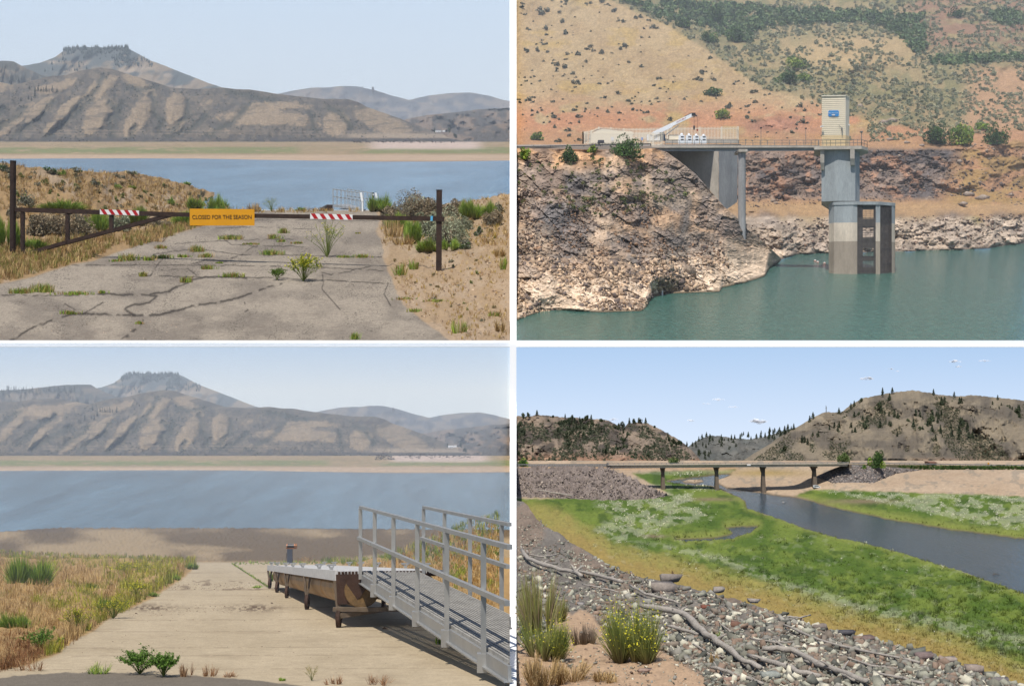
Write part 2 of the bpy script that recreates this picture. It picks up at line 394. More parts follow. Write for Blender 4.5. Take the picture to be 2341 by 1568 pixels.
def conifer(seed, h=1.0, w_=.42, n=260, cols=DGREEN):
    """foliage and trunk of a small conifer, unit high, as one mesh"""
    z = RNG.uniform(.1, 1, n)**.9; a = RNG.uniform(0, 2*pi, n); tier = .75+.25*np.sin(z*38+a*2)
    r = w_/2*(1-z)**.8*RNG.uniform(.35, 1, n)*tier+.01; p = np.stack([np.cos(a)*r, np.sin(a)*r, z*h], -1)
    Vs, fs, m = leaves(p, .075*RNG.uniform(.7, 1.5, n)*(1.15-z*.6), .6); cc = np.repeat(pick(cols, n, .22), m, 0)
    k = len(Vs); tv = []; 
    for i, (zz, rr) in enumerate(((-.05, .022), (.9, .006))):
        for j in range(5): tv.append((cos(j*2*pi/5)*rr, sin(j*2*pi/5)*rr, zz))
    tf = np.array([[k+j, k+(j+1) % 5, k+5+(j+1) % 5, k+5+j] for j in range(5)])
    return npmesh('conifer', np.r_[Vs, np.array(tv)], [fs[0], tf], np.r_[cc, np.tile(lin(90, 72, 58, .6), (10, 1))], mt=M_leaf)
def blobbush(n=70, cols=SAGE, asp=.7, h=.6, ls=.13):
    Vs, fs, cc = crown(1.0, h, n, ls, cols, 7, lumpy=.5, asp=asp); return npmesh('shrub', Vs, fs, cc, mt=M_leaf)
def copies(name, meshes, pts, sizes, label, cat, group, sxy=None):
    out = []
    for i, (p, s) in enumerate(zip(pts, sizes)):
        o = link(name, meshes[i % len(meshes)], None, tuple(p)); a = 1 if sxy is None else sxy[i]
        o.scale = (s*a, s*a, s); o.rotation_euler = (0, 0, random.uniform(0, 6.28)); tag(o, label, cat, group); out.append(o)
    return out
# ---------------------------------------------------------------- the far side of the lake, seen in both left-hand views
M_hill = mat('hillside', None, .95, n=[(.004, .1), (.03, .22)])
M_hill3 = mat('hillside_near', None, .95, n=[(.15, .1), (1.2, .22)])
def background(T, inv, tag_, yr, k, hm, where):
    def layer(name, pts, base, yb, yr_, colf, amp, nu, nv, x0, x1, pw=1.25, skirt=(1.03, 0)):
        sil = curve(pts, T); rg = lambda x: sil(x)+(fbm(x*.09, x*0+3.3, 4, 5)-.5)*1.6
        bs = curve(base, T)
        def Yf(PX, PY, t): return yb+(yr_-yb)*t**pw
        def dp(PX, PY, t, Y):
            zx, zy = inv(PX, PY); return amp(zx, zy, t)*(yr_-yb)*np.clip((1-t)*6, 0, 1)*np.clip(t*8, 0, 1)
        def cf(PX, PY, t):
            zx, zy = inv(PX, PY); return colf(zx, zy, t)
        sheet(name, x0, x1, nu, bs, rg, nv, Yf, cf, hm, dp, skirt, ray=True)
        def pos(zx, zy, lift=.998):
            px, py = T(np.asarray(zx, float), np.asarray(zy, float)); bb = bs(px); t = np.clip((bb-py)/(bb-sil(px)), 0, 1); Y = Yf(px, py, t)
            return P(px, py, (Y-dp(px, py, t, Y))*lift)
        return pos
    xl, xr = -25, 1165.8
    B_ = [(-600, 660), (2500, 660)]
    n_ = lambda a, b, s, o=4: fbm(a, b, o, s)
    sageC = lin(104, 98, 90, k); tanC = lin(166, 145, 118, k); pale = lin(200, 178, 152, k)
    # far hills
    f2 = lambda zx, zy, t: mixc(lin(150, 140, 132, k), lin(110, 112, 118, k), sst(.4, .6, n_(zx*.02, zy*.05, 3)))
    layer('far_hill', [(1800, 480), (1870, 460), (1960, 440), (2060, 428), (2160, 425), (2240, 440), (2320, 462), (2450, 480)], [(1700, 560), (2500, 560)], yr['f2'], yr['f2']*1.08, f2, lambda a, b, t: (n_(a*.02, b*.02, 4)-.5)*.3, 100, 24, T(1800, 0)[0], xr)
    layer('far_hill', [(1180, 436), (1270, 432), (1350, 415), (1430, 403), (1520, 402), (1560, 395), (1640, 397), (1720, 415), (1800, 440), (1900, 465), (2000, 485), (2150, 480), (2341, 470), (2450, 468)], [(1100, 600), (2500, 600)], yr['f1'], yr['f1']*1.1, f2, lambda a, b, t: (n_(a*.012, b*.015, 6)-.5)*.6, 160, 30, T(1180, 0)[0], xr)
    # the flat-topped mesa
    def mc(zx, zy, t):
        m = sst(.45, .62, n_(zx*.012, zy*.03+zx*.006, 9)+.12*(zy < 280)+.1*(zx < 420)*(zy > 300)); return mixc(mixc(tanC, pale*.9, sst(.5, .7, n_(zx*.01, zy*.04, 12))), lin(96, 102, 100, k), m)
    mpos = layer('mesa', [(20, 330), (90, 305), (180, 290), (250, 265), (290, 235), (330, 222), (400, 217), (500, 220), (580, 222), (620, 240), (680, 275), (760, 305), (850, 340), (950, 380), (1020, 403), (1100, 425), (1160, 450)], [(-600, 560), (2500, 560)], yr['m'], yr['m']*1.18, mc, lambda a, b, t: (n_(a*.008+b*.006, b*.004, 21, 3)-.5)*.55+(n_(a*.03+b*.02, b*.01, 22)-.5)*.12, 260, 60, max(xl, T(20, 0)[0]), T(1160, 0)[0])
    lr = lambda zx, zy, t: mixc(lin(140, 126, 108, k), lin(92, 92, 86, k), sst(.4, .6, n_(zx*.02, zy*.03, 14)+.1*(zy < 320)))
    lpos = layer('left_ridge', [(-640, 300), (-450, 312), (-348, 311), (-220, 300), (-150, 292), (-74, 284), (0, 280), (62, 282), (95, 303), (190, 345), (300, 372)], [(-640, 520), (600, 520)], yr['l'], yr['l']*1.1, lr, lambda a, b, t: (n_(a*.02, b*.01, 31)-.5)*.9, 140, 40, xl, T(300, 0)[0])
    rl = lambda zx, zy, t: mixc(lin(146, 126, 108, k), lin(98, 92, 86, k), sst(.38, .6, n_(zx*.02, zy*.04, 15)))
    layer('right_hill', [(1820, 560), (1860, 548), (1950, 530), (2100, 515), (2200, 502), (2341, 495), (2450, 490)], [(1700, 656), (2500, 656)], yr['r'], yr['r']*1.25, rl, lambda a, b, t: (n_(a*.015, b*.02, 33)-.5)*.9, 130, 44, T(1820, 0)[0], xr)
    layer('right_hill', [(2010, 640), (2070, 610), (2150, 590), (2300, 568), (2450, 560)], [(1900, 656), (2500, 656)], yr['r']*.9, yr['r']*.97, rl, lambda a, b, t: (n_(a*.02, b*.03, 35)-.5)*.6, 90, 30, T(2010, 0)[0], xr)
    # main hill with its pale lobes between dark gullies
    LB = [(185, 500, 95, 24, -42, 1), (300, 515, 125, 30, -44, 1), (448, 528, 96, 50, -52, 1), (640, 530, 112, 48, -55, 1), (805, 520, 52, 88, 8, 1), (60, 560, 150, 26, -40, .6),
          (440, 420, 130, 40, -38, .75), (250, 400, 110, 26, -20, .7), (640, 380, 100, 30, 30, .7), (1230, 545, 240, 42, 3, .8), (1250, 490, 190, 24, -3, .6), (1540, 560, 60, 62, 25, .8), (1760, 560, 150, 46, 22, .9), (-120, 420, 170, 40, -8, .9), (-280, 500, 130, 26, -38, .8), (-120, 530, 130, 24, -40, .7), (1000, 600, 200, 18, 0, .3), (950, 480, 70, 40, -40, .35)]
    GU = [[(480, 350), (440, 420), (370, 470), (330, 530), (270, 590), (200, 640)], [(500, 470), (540, 510), (500, 560), (515, 625)], [(560, 470), (530, 560)], [(700, 430), (705, 520), (745, 560), (725, 610)], [(860, 460), (850, 540), (790, 600)], [(580, 400), (640, 412), (720, 398)], [(950, 530), (880, 585), (770, 630)], [(120, 490), (50, 550), (-30, 610)], [(240, 470), (170, 550), (60, 620)], [(420, 455), (350, 520)],
          [(-60, 440), (-150, 500), (-260, 590)], [(-240, 420), (-330, 470), (-420, 560)], [(20, 500), (-90, 560), (-180, 620)], [(1500, 490), (1560, 520), (1610, 590)], [(1140, 480), (1060, 560), (960, 620)], [(1420, 520), (1440, 600)], [(620, 580), (600, 640)], [(1050, 420), (1150, 440), (1260, 460)]]
    def gullies(zx, zy):
        w_ = 26*(n_(zx*.03, zy*.03, 53)-.5); d = np.full(np.shape(zx), 1e3)
        for g in GU: d = np.minimum(d, segd(zx+w_, zy+w_*.5, g))
        return np.exp(-(d/(9+10*n_(zx*.05, zy*.05, 54)))**2)
    def lobes(zx, zy):
        wx = zx+34*(n_(zx*.012, zy*.012, 41)-.5)+14*(n_(zx*.05, zy*.05, 44)-.5); wy = zy+34*(n_(zx*.012, zy*.012, 43)-.5)+14*(n_(zx*.05, zy*.05, 45)-.5); m = 0
        for (cx, cy, rx, ry, a, s) in LB:
            ca, sa = cos(radians(a)), sin(radians(a)); X = (wx-cx)*ca+(wy-cy)*sa; Y_ = -(wx-cx)*sa+(wy-cy)*ca
            m = np.maximum(m, s*np.exp(-((X/rx)**2+(Y_/ry)**2)**1.6))
        return m
    def hc(zx, zy, t):
        L = lobes(zx, zy); nz = n_(zx*.06, zy*.08, 47); m = sst(.26, .5, L+(nz-.5)*.7+(n_(zx*.2, zy*.2, 48)-.5)*.25)
        c = mixc(mixc(lin(126, 114, 98, k), sageC*.86, sst(.35, .65, nz)), tanC, m)*(1+.7*(n_(zx*.16, zy*.25, 49)-.5)+.6*(vn(zx*.45, zy*.6, 57)-.5)*(.4+1.2*n_(zx*.02, zy*.02, 58)))[..., None]; c = mixc(c, lin(92, 86, 78, k), sst(.6, .68, n_(zx*.012+zy*.01, zy*.09, 59))*.5)
        c = mixc(c, lin(74, 76, 66, k), gullies(zx, zy)*.8)
        c = mixc(c, lin(80, 76, 74, k), sst(628, 640, zy)*.8*sst(.3, .5, n_(zx*.03, zy*.2, 50)))
        for r_ in (598, 612): c = mixc(c, lin(170, 150, 128, k), np.exp(-((zy-r_-8*n_(zx*.004, zx*0, 51))/2.2)**2)*.55*sst(.3, .6, n_(zx*.01, zx*0, 52)))
        c = mixc(c, pale, sst(600, 625, zy)*(1-sst(628, 640, zy))*sst(1500, 1700, zx)*.7)
        return mixc(c, lin(86, 76, 72, k), np.exp(-((zx-1600)/130)**2-((zy-475+abs(zx-1590)*.02)/7)**2)*.9)
    sil = [(-700, 360), (-450, 372), (-348, 377), (-234, 361), (-120, 357), (-6, 377), (45, 388), (90, 385), (180, 362), (240, 349), (300, 346), (380, 322), (460, 311), (520, 318), (600, 345), (700, 375), (780, 402), (900, 410), (1020, 402), (1080, 410), (1150, 412), (1200, 420), (1260, 430), (1340, 440), (1480, 455), (1590, 455), (1640, 468), (1680, 490), (1750, 515), (1850, 550), (1950, 590), (2050, 625), (2150, 645), (2200, 656)]
    hpos = layer('lake_hill', sil, B_, yr['h0'], yr['h1'], hc, lambda a, b, t: (-gullies(a, b)*.035+lobes(a, b)*.06+(n_(a*.008, b*.008, 61, 3)-.5)*.22+(n_(a*.05, b*.04, 62)-.5)*.03), 640, 130, xl, T(2195, 0)[0], 1.1)
    # flats between hill and water
    def sc_(zx, zy, t):
        n1 = n_(zx*.01, zy*.12, 71); n2 = n_(zx*.05, zy*.4, 72)
        c = mixc(lin(186, 160, 126, k*1.1), lin(166, 144, 112, k*1.05), n1[..., ]); gr = lin(128, 140, 84, k*1.1)
        g = sst(671, 680, zy)*(1-sst(703, 712, zy+6*n1))*sst(.3, .5, n1*.6+n2*.4)*(1-.9*sst(1330, 1400, zx)*(1-sst(1600, 1700, zx)))
        c = mixc(c, gr, g*.85); c = mixc(c, lin(150, 138, 96, k*1.1), sst(.45, .7, n2)*.5*(1-sst(700, 712, zy)))
        rk = sst(1650, 1750, zx)*(1-sst(2150, 2250, zx))*(1-sst(676, 692, zy)); c = mixc(c, lin(205, 184, 172, k*1.3), rk*.8)
        c = mixc(c, lin(204, 178, 152, k*1.1), sst(706, 716, zy)*.8)
        return mixc(c, lin(140, 122, 104, k), (1-sst(738, 744, zy+3*n1))*0+sst(734, 740, zy)*.5)
    wl = [(-700, 732), (0, 729), (500, 727), (900, 728), (1300, 735), (1700, 742), (2000, 742), (2341, 737), (2450, 736)]
    sheet('far_shore', xl, xr, 420, curve(wl, T), curve([(-700, 651), (2500, 651)], T), 60, yr['shore'], lambda PX, PY, t: sc_(*inv(PX, PY), t), hm)
    def hp(zx, zy):   # distance of a spot on the main hill
        px, py = T(zx, zy); s = curve(sil, T)(px); b = T(0, 660)[1]; t = np.clip((b-py)/(b-s), 0, 1); return P(px, py, (yr['h0']+(yr['h1']-yr['h0'])*t**1.1)*.993)
    # brush along the gullies
    hp = lambda a, b: hpos(a, b)
    q = samp(9000, [(-550, 400), (460, 330), (1600, 470), (2150, 655), (-550, 655)]); L = lobes(q[:, 0], q[:, 1])
    s_ = np.interp(q[:, 0], [p[0] for p in sil], [p[1] for p in sil]); gg = gullies(q[:, 0], q[:, 1]); q = q[((L < .3) | (gg > .4)) & (q[:, 1] > s_+4) & (RNG.uniform(0, 1, len(q)) < .45+gg) & (n_(q[:, 0]*.03, q[:, 1]*.03, 81) > .46)]
    q = q[T(q[:, 0], q[:, 1])[0] < 1162]
    W = hp(q[:, 0], q[:, 1]); sz = W[:, 1]/F*RNG.uniform(.9, 2.6, len(W))
    scatter('hillside_brush', HULLS, W, sz, pick([lin(66, 76, 58, k), lin(80, 84, 68, k), lin(70, 76, 70, k)], len(W), .15), M_leaf)
    # wood on the mesa
    q = np.r_[np.c_[RNG.uniform(285, 600, 620), 222+58*RNG.uniform(0, 1, 620)**1.6], np.c_[RNG.uniform(520, 700, 90), RNG.uniform(270, 310, 90)], np.c_[RNG.uniform(190, 420, 60), RNG.uniform(270, 330, 60)]]
    ms = curve([(90, 305), (180, 290), (250, 265), (290, 235), (330, 222), (580, 222), (620, 240), (680, 275), (760, 305)])
    q = q[(q[:, 1] > ms(q[:, 0])-1) & (n_(q[:, 0]*.03, q[:, 1]*.05, 83)+.12*(q[:, 1] < 250) > .44)]
    if tag_ == 1: q = q[q[:, 0] > -20]
    cone = []
    for i in range(3):
        a = np.linspace(0, 2*pi, 7)[:-1]; vs = [(0, 0, 1.9)]+[(cos(j)*.36, sin(j)*.36, .25) for j in a]+[(0, 0, -.1)]
        cone.append((np.array(vs), np.array([[0, 1+j, 1+(j+1) % 6] for j in range(6)]+[[7, 1+(j+1) % 6, 1+j] for j in range(6)])))
    W = mpos(q[:, 0], q[:, 1])
    scatter('pine_wood', cone, W, W[:, 1]/F*RNG.uniform(1.8, 5.8, len(W)), pick([lin(44, 58, 50, k), lin(54, 68, 58, k)], len(W), .1), M_leaf, tilt=.05)
    # single pines on the main hill and left ridge
    cm = [conifer(100+i, n=90, w_=.6, cols=[lin(46, 58, 46, k), lin(56, 68, 52, k)]) for i in range(2)]
    pts = [(160, 425), (175, 422), (188, 424), (200, 425), (212, 424), (225, 425), (240, 425), (262, 426), (135, 412), (130, 460), (95, 468), (160, 445), (145, 465)]
    W = [hp(a, b) for a, b in pts]
    copies('pine_tree', cm, W, [yr['h1']/F*random.uniform(9, 15) for _ in pts], f'small dark pine in the short row high on the lake hill, {where}', 'tree', f'pines on the lake hill, {where}')
    if tag_ == 1: rp = [(12, 365), (60, 378), (20, 340), (85, 384)]
    else: rp = [(-340+i*13+random.uniform(-5, 5), 300+random.uniform(0, 30)) for i in range(30)]+[(60, 378), (-310, 330), (-300, 345)]
    W = [lpos(a, max(b, 312)) for a, b in rp]
    copies('pine_tree', cm, W, [yr['l']/F*random.uniform(10, 18) for _ in rp], f'dark pine on the low ridge left of the mesa, {where}', 'tree', f'pines on the left ridge, {where}')
    # rock stack on the far skyline
    px, py = T(1710, 417); p = V(px, py, yr['f1']*1.09); s = p.y/F; r_ = random.Random(4); b = B()
    b.tube([p+Vector((0, 0, -2*s)), p+Vector((.3*s, 0, 3*s)), p+Vector((-.3*s, 0, 6*s)), p+Vector((0, 0, 8.8*s))], [3.4*s, 2.8*s, 2.5*s, 1.6*s], 7)
    tag(b.build('rock_pinnacle', mat('pinnacle_rock', tuple(lin(120, 112, 112, k)), .95, n=[(.1, .3)]), loc=p), f'lone rock stack on the skyline of the pale far hill, {where}', 'rock')
    # homestead
    for j, (a, b_, w_, h_, l) in enumerate([(2010, 608, 26, 9, 'long white house between two dark trees across the lake'), (2035, 606, 12, 8, 'small white shed beside the long white house across the lake')]):
        p = V(*T(a, b_), yr['r']*.88); s = p.y/F/Z1; r = thing('house', p, f'{l}, {where}', 'house'); b = B(); W2, H2, D2 = w_*s/2, h_*s, w_*s*.3
        b.hexa([p+Vector(q) for q in ((-W2, -D2, 0), (W2, -D2, 0), (W2, D2, 0), (-W2, D2, 0), (-W2, -D2, H2*.6), (W2, -D2, H2*.6), (W2, D2, H2*.6), (-W2, D2, H2*.6))]); b.build('wall', M_white, r)
        b = B(); b.prism([p+Vector((-W2*1.08, -D2*1.15, H2*.6)), p+Vector((-W2*1.08, D2*1.15, H2*.6)), p+Vector((-W2*1.08, 0, H2))], (W2*2.16, 0, 0)); b.build('roof', M_roofp, r)
        for q in (-.5, .1, .6): B().box(p+Vector((W2*q, -D2*1.01, H2*.3)), (W2*.2, D2*.08, H2*.25)).build('window', M_dark, r)
    tm = blobbush(160, [lin(70, 90, 70, k)], h=1.0, ls=.1)
    for a, b_, s, l in [(1995, 606, 9, 'left of'), (2062, 607, 11, 'right of')]:
        p = V(*T(a, b_), yr['r']*.87); o = copies('round_tree', [tm], [p], [s*1.4*p.y/F/Z1], f'dark round tree {l} the white houses across the lake, {where}', 'tree', None)[0]
        o.scale.z *= 2.
    px, py = T(2085, 632); copies('round_tree', [tm], [V(px, py, yr['r']*.86)], [17*yr['r']*.86/F/Z1*1.5], f'low wide green tree clump below the white houses, {where}', 'tree', None)
    # dark boulder pile on the flat
    q = np.r_[samp(260, [(1612, 672), (1620, 640), (1660, 634), (1700, 655), (1740, 684), (1640, 680)]), samp(160, [(1700, 645), (1900, 640), (2140, 655), (2140, 662), (1800, 664)])]
    px, py = T(q[:, 0], q[:, 1]); W = P(px, py, yr['h0']*.97)
    scatter('boulder_pile', HULLS, W, W[:, 1]/F*RNG.uniform(.9, 2.4, len(W)), pick([lin(104, 96, 96, k), lin(140, 128, 120, k), lin(85, 80, 80, k)], len(W), .15), M_rock)
M_roofp = mat('pale_roof', tuple(lin(205, 205, 205, .8)), .6)
M_dark = mat('dark_opening', (.03, .03, .035), .4)

# ================================================================ upper left view: gate across the old boat-ramp road
HZ1 = 322.; H1 = 510*456/F; S1 = (CY-HZ1)/F
def plane1(row): return H1*F/(np.maximum(row-HZ1, 8))
def inv1(PX, PY): return PX*Z1, PY*Z1
wl1 = curve([(-700, 732), (0, 729), (500, 727), (900, 728), (1300, 735), (1700, 742), (2000, 742), (2341, 737), (2450, 736)], d1)
background(d1, inv1, 1, dict(f2=36000, f1=27000, m=17500, l=14500, r=12500, h0=9400, h1=12500, shore=lambda PX, PY, t: (1-.01*sst(0, .12, t))*(plane1(wl1(PX))*(1-t)+9450*t)), .55, M_hill, 'upper left view')
def water(name, pts, mt, label=None):
    o = npobj(name, np.array(pts), [np.arange(4)[None]], mt); tag(o, kind='structure'); return o
def wmat(name, c, rough, sc, dist, stg, tint=.5, c2=None):
    m = mat(name, None if False else c, rough, n=[(1.0, tint), (.14, c2 or .1)], bump=(2.2, dist, stg), spec=.5, sc=sc); return m
zp1 = lambda y: -H1+S1*y
water('lake_water', [(-.5*1475, 1475, zp1(1475)), (-.00166*1475, 1475, zp1(1475)), (-.00166*6100, 6100, zp1(6100)), (-.5*6100, 6100, zp1(6100))], wmat('lake_water', tuple(lin(96, 126, 146, .85)), .2, (.05, .006, .05), 9., .7, .2, .3))

roadL = [(-60, 1330), (0, 1303), (150, 1270), (330, 1212), (430, 1195), (560, 1150), (700, 1100), (850, 1060), (1000, 1012), (1080, 985), (1100, 968)]
roadR = [(1725, 968), (1740, 1010), (1725, 1060), (1745, 1110), (1760, 1180), (1775, 1240), (1800, 1300), (1850, 1400), (1950, 1480), (2060, 1560), (2080, 1575)]
ROAD = roadL+roadR+[(-60, 1575)]
top1 = curve([(-60, 742), (0, 746), (60, 757), (120, 770), (180, 768), (330, 783), (450, 792), (600, 792), (740, 815), (860, 850), (930, 870), (980, 886), (1020, 915), (1060, 945), (1100, 966), (1200, 966), (1740, 966), (1850, 955), (2000, 945), (2150, 925), (2250, 905), (2341, 888), (2400, 880)], d1)
base1 = curve([(-60, 1200), (0, 1190), (330, 1160), (560, 1100), (800, 1040), (1000, 990), (1090, 968), (1200, 966), (1740, 966), (1760, 1050), (1900, 1110), (2341, 1120)], d1)
def Y1(PX, PY, t=None):
    PX = np.asarray(PX, float); PY = np.asarray(PY, float)
    b = base1(PX); tp = top1(PX); k = np.clip((b-PY)/np.maximum(b-tp, 1), 0, 1)*np.clip((b-tp)/20, 0, 1)
    return np.where(PY >= b, plane1(PY), plane1(b)*(1+.45*k**.9))
cracks = [[(50, 1560), (130, 1510), (260, 1462), (330, 1440), (480, 1440), (620, 1447), (730, 1445), (820, 1420), (900, 1400), (1000, 1388), (1080, 1368), (1150, 1345), (1230, 1315), (1290, 1300)],
          [(380, 1440), (430, 1415), (470, 1385)], [(620, 1445), (570, 1420), (600, 1400), (690, 1385), (720, 1358), (640, 1350), (560, 1352), (450, 1345)], [(690, 1350), (770, 1335), (830, 1310), (870, 1290), (900, 1275), (990, 1268), (1130, 1275)],
          [(560, 1560), (620, 1510), (650, 1480), (665, 1450)], [(330, 1216), (700, 1215), (1030, 1217), (1300, 1222), (1480, 1228), (1765, 1240)], [(640, 1265), (1000, 1272), (1300, 1275), (1780, 1300)],
          [(1110, 1170), (1150, 1140), (1180, 1125)], [(1060, 1185), (1110, 1168)], [(700, 1165), (900, 1140), (1100, 1168), (1300, 1170), (1600, 1175), (1750, 1180)], [(800, 1118), (1000, 1105), (1180, 1100), (1350, 1098)], [(650, 1230), (660, 1245), (640, 1262)], [(990, 1045), (1200, 1040), (1450, 1052)], [(880, 1210), (960, 1190), (1040, 1200)], [(860, 1270), (830, 1262)], [(1780, 1300), (1760, 1345), (1790, 1400)], [(1450, 1240), (1520, 1262), (1700, 1222)], [(1120, 1385), (1135, 1420), (1100, 1440)], [(740, 1240), (860, 1232), (900, 1262)], [(0, 1352), (200, 1356), (480, 1352)], [(1150, 1010), (1400, 1008), (1730, 1014)], [(1480, 1260), (1480, 1330), (1560, 1420)], [(300, 1395), (380, 1440)], [(1000, 1080), (1060, 1120), (1160, 1130), (1350, 1128), (1480, 1150)], [(760, 1165), (720, 1215), (690, 1265)]]
def col1(PX, PY, t):
    zx, zy = PX*Z1, PY*Z1
    rx = zx+22*(fbm(zx*.02, zy*.04, 4, 3)-.5); r = sst(-6, 6, sdp(rx, zy, ROAD))
    asp = mixc(lin(160, 149, 134, .66), lin(140, 130, 118, .6), sst(.3, .7, fbm(zx*.006, zy*.02, 4, 5)))
    asp = asp*(1+.5*(fbm(zx*.3, zy*.5, 3, 8)-.5)+.25*(vn(zx*.6, zy*.9, 7)-.5))[..., None]
    asp = mixc(asp, lin(120, 106, 96, .5), sst(.62, .8, fbm(zx*.02, zy*.05, 5, 14))*.25)
    asp = asp*(1-.55*sst(.74, .82, vn(zx*.33, zy*.5, 91))*sst(.5, .6, fbm(zx*.01, zy*.02, 3, 92)))[..., None]
    for i, cr in enumerate(cracks):
        wob = 9*(fbm(zx*.05, zy*.05, 3, 80+i)-.5); d = segd(zx+wob, zy+wob, cr); wd = (4.6 if i in (0, 2, 3, 4) else 2.4)*(.4+.9*(zy-900)/600)
        asp = mixc(asp, lin(62, 54, 48, .35), np.exp(-(d/wd)**2)*.85*sst(.25, .45, fbm(zx*.03, zy*.03, 2, 90+i)))
    soil = mixc(lin(194, 170, 140, .58), lin(170, 148, 122, .53), fbm(zx*.02, zy*.03, 4, 20)); soil = soil*(1+.5*(fbm(zx*.3, zy*.4, 3, 22)-.5))[..., None]
    gv = mixc(lin(168, 146, 122, .58), lin(192, 168, 140, .6), fbm(zx*.1, zy*.2, 3, 25)); soil = mixc(soil, gv, sst(1150, 1230, zy)*.7)
    dry = mixc(lin(186, 152, 104, .55), lin(158, 130, 92, .5), fbm(zx*.05, zy*.06, 4, 30))
    d_ = sst(.38, .52, fbm(zx*.012, zy*.02, 4, 33)+.1*(zx < 1100)); soil = mixc(soil, dry, d_*np.where(zx < 1200, .85, .35))
    return mixc(soil, asp, r)
M_g1 = mat('upper_ground', None, .95, n=[(.35, .16)], bump=(.25, 1.2, .7))
def dp1(PX, PY, t, Y):
    zx, zy = PX*Z1, PY*Z1; off = sst(2, 30, -sdp(zx, zy, ROAD)); return (off*(fbm(zx*.03, zy*.04, 4, 44)-.42)*4.5+(fbm(zx*.15, zy*.2, 3, 46)-.5)*(.7*off+.1))*Y/1000
sheet('upper_left_ground', -20, 1165.8, 800, lambda x: x*0+779.5, top1, 300, Y1, col1, M_g1, dp1, (1.02, 80))
def g1(zx, zy): px, py = d1(zx, zy); return V(px, py, float(Y1(px, py)))
def u1(p): return p.y/F/Z1      # one zoomed photograph unit at that distance

# barrier gate
p0 = g1(58, 1170); Yg = p0.y; s = Yg/F/Z1; p3 = g1(2012, 1240); Yr = p3.y
M_rust = mat('rusty_dark_steel', tuple(lin(58, 42, 34, .7)), .65, n=[(.25, .5)], bump=(.6, .3, .4))
M_red = mat('red_reflective', tuple(lin(176, 30, 36, .75)), .5); M_wref = mat('white_reflective', (.62, .61, .6), .55)
M_sign = mat('yellow_sign_paint', tuple(lin(222, 156, 24, .74)), .5, n=[(.05, .08)]); M_black = mat('black_lettering', (.02, .018, .015), .5); M_blue = mat('blue_tape', tuple(lin(90, 170, 210, .8)), .5)
gate = thing('barrier_gate', p0, 'long rusty brown swing gate with a yellow sign barring the cracked road', 'gate')
def gp(zx, zy):   # the gate plane runs from the left post to the right post
    px, py = d1(zx, zy); k = (zx-58)/(2012-58); Y = 1/((1-k)/Yg+k/Yr); return V(px, py, Y)
b = B(); b.tube([gp(58, 1190), gp(60, 742)], 13.5*s, 14); b.tube([gp(60, 742), gp(60, 738)], 14.6*s, 14); b.build('hinge_post', M_rust, gate)
b = B(); b.bar(gp(74, 962), gp(800, 984), 19*s, 19*s); b.bar(gp(800, 984), gp(2034, 1004), 17*s, 17*s); b.build('top_rail', M_rust, gate)
b = B(); b.bar(gp(790, 984), gp(310, 1112), 16*s, 16*s); b.bar(gp(312, 1110), gp(60, 1182), 16*s, 16*s); b.build('diagonal_brace', M_rust, gate)
for a, y0, y1 in ((104, 970, 1160), (310, 972, 1115), (511, 986, 1055)):
    B().bar(gp(a, y0), gp(a, y1), 16*s, 16*s, up=(0, 1, 0)).build('upright', M_rust, gate)
for (a, b_, y0, y1) in ((462, 641, 973, 979), (1424, 1618, 993, 998)):
    f = Vector((0, -11*s, 0)); b = B(); h = 11*s
    b.prism([gp(a, y0)+f+Vector((0, 0, -h)), gp(b_, y1)+f+Vector((0, 0, -h)), gp(b_, y1)+f+Vector((0, 0, h)), gp(a, y0)+f+Vector((0, 0, h))], (0, -1*s, 0)); o = b.build('reflective_strip', M_wref, gate)
    b = B(); n = 5; L = (b_-a)/n
    for i in range(n):
        q = [gp(a+L*i+L*.08, y0+(y1-y0)*i/n), gp(a+L*i+L*.56, y0+(y1-y0)*i/n)]; sh = L*.42
        lo = [gp(min(a+L*i+L*.08+sh, b_-1), y0+(y1-y0)*i/n)+Vector((0, 0, -h)), gp(min(a+L*i+L*.56+sh, b_), y0+(y1-y0)*i/n)+Vector((0, 0, -h))]
        b.prism([lo[0]+f*1.12, lo[1]+f*1.12, q[1]+f*1.12+Vector((0, 0, h)), q[0]+f*1.12+Vector((0, 0, h))], (0, -.4*s, 0))
    b.build('red_stripes', M_red, o)
f = Vector((0, -13*s, 0)); c = [gp(874, 1036), gp(1170, 1036), gp(1170, 962), gp(874, 959)]
b = B(); b.prism([q+f for q in c], (0, -2*s, 0)); sg = b.build('sign', M_sign, gate)
cc = (c[0]+c[1]+c[2]+c[3])/4+f*1.25; text('sign_lettering', 'CLOSED FOR THE SEASON', 10, cc, c[1]-c[0], (0, 0, 1), M_black, sg, fit=(c[1]-c[0]).length*.915, ext=.02)
B().bar(gp(1978, 1003), gp(1988, 1003), 20*s, 20*s).build('blue_tape', M_blue, gate)
post = thing('gate_post', p3, 'square rusty latch post at the right end of the barrier gate', 'post')
s3 = Yr/F/Z1; q = V(*d1(2014, 874), Yr); b = B(); b.bar(p3-Vector((0, 0, 3*s3)), Vector((p3.x+2*s3, p3.y, q.z)), 25*s3, 25*s3, up=(0, 1, 0)); b.build('post', M_rust, post)
b = B(); b.bar(Vector((p3.x+2*s3, p3.y, q.z)), Vector((p3.x+2*s3, p3.y, q.z+2*s3)), 28*s3, 28*s3, up=(0, 1, 0)); b.build('cap', M_rust, post)
b = B(); b.box(V(*d1(2017, 1010), Yr-14*s3), (36*s3, 8*s3, 12*s3)); b.build('latch', M_rust, post)

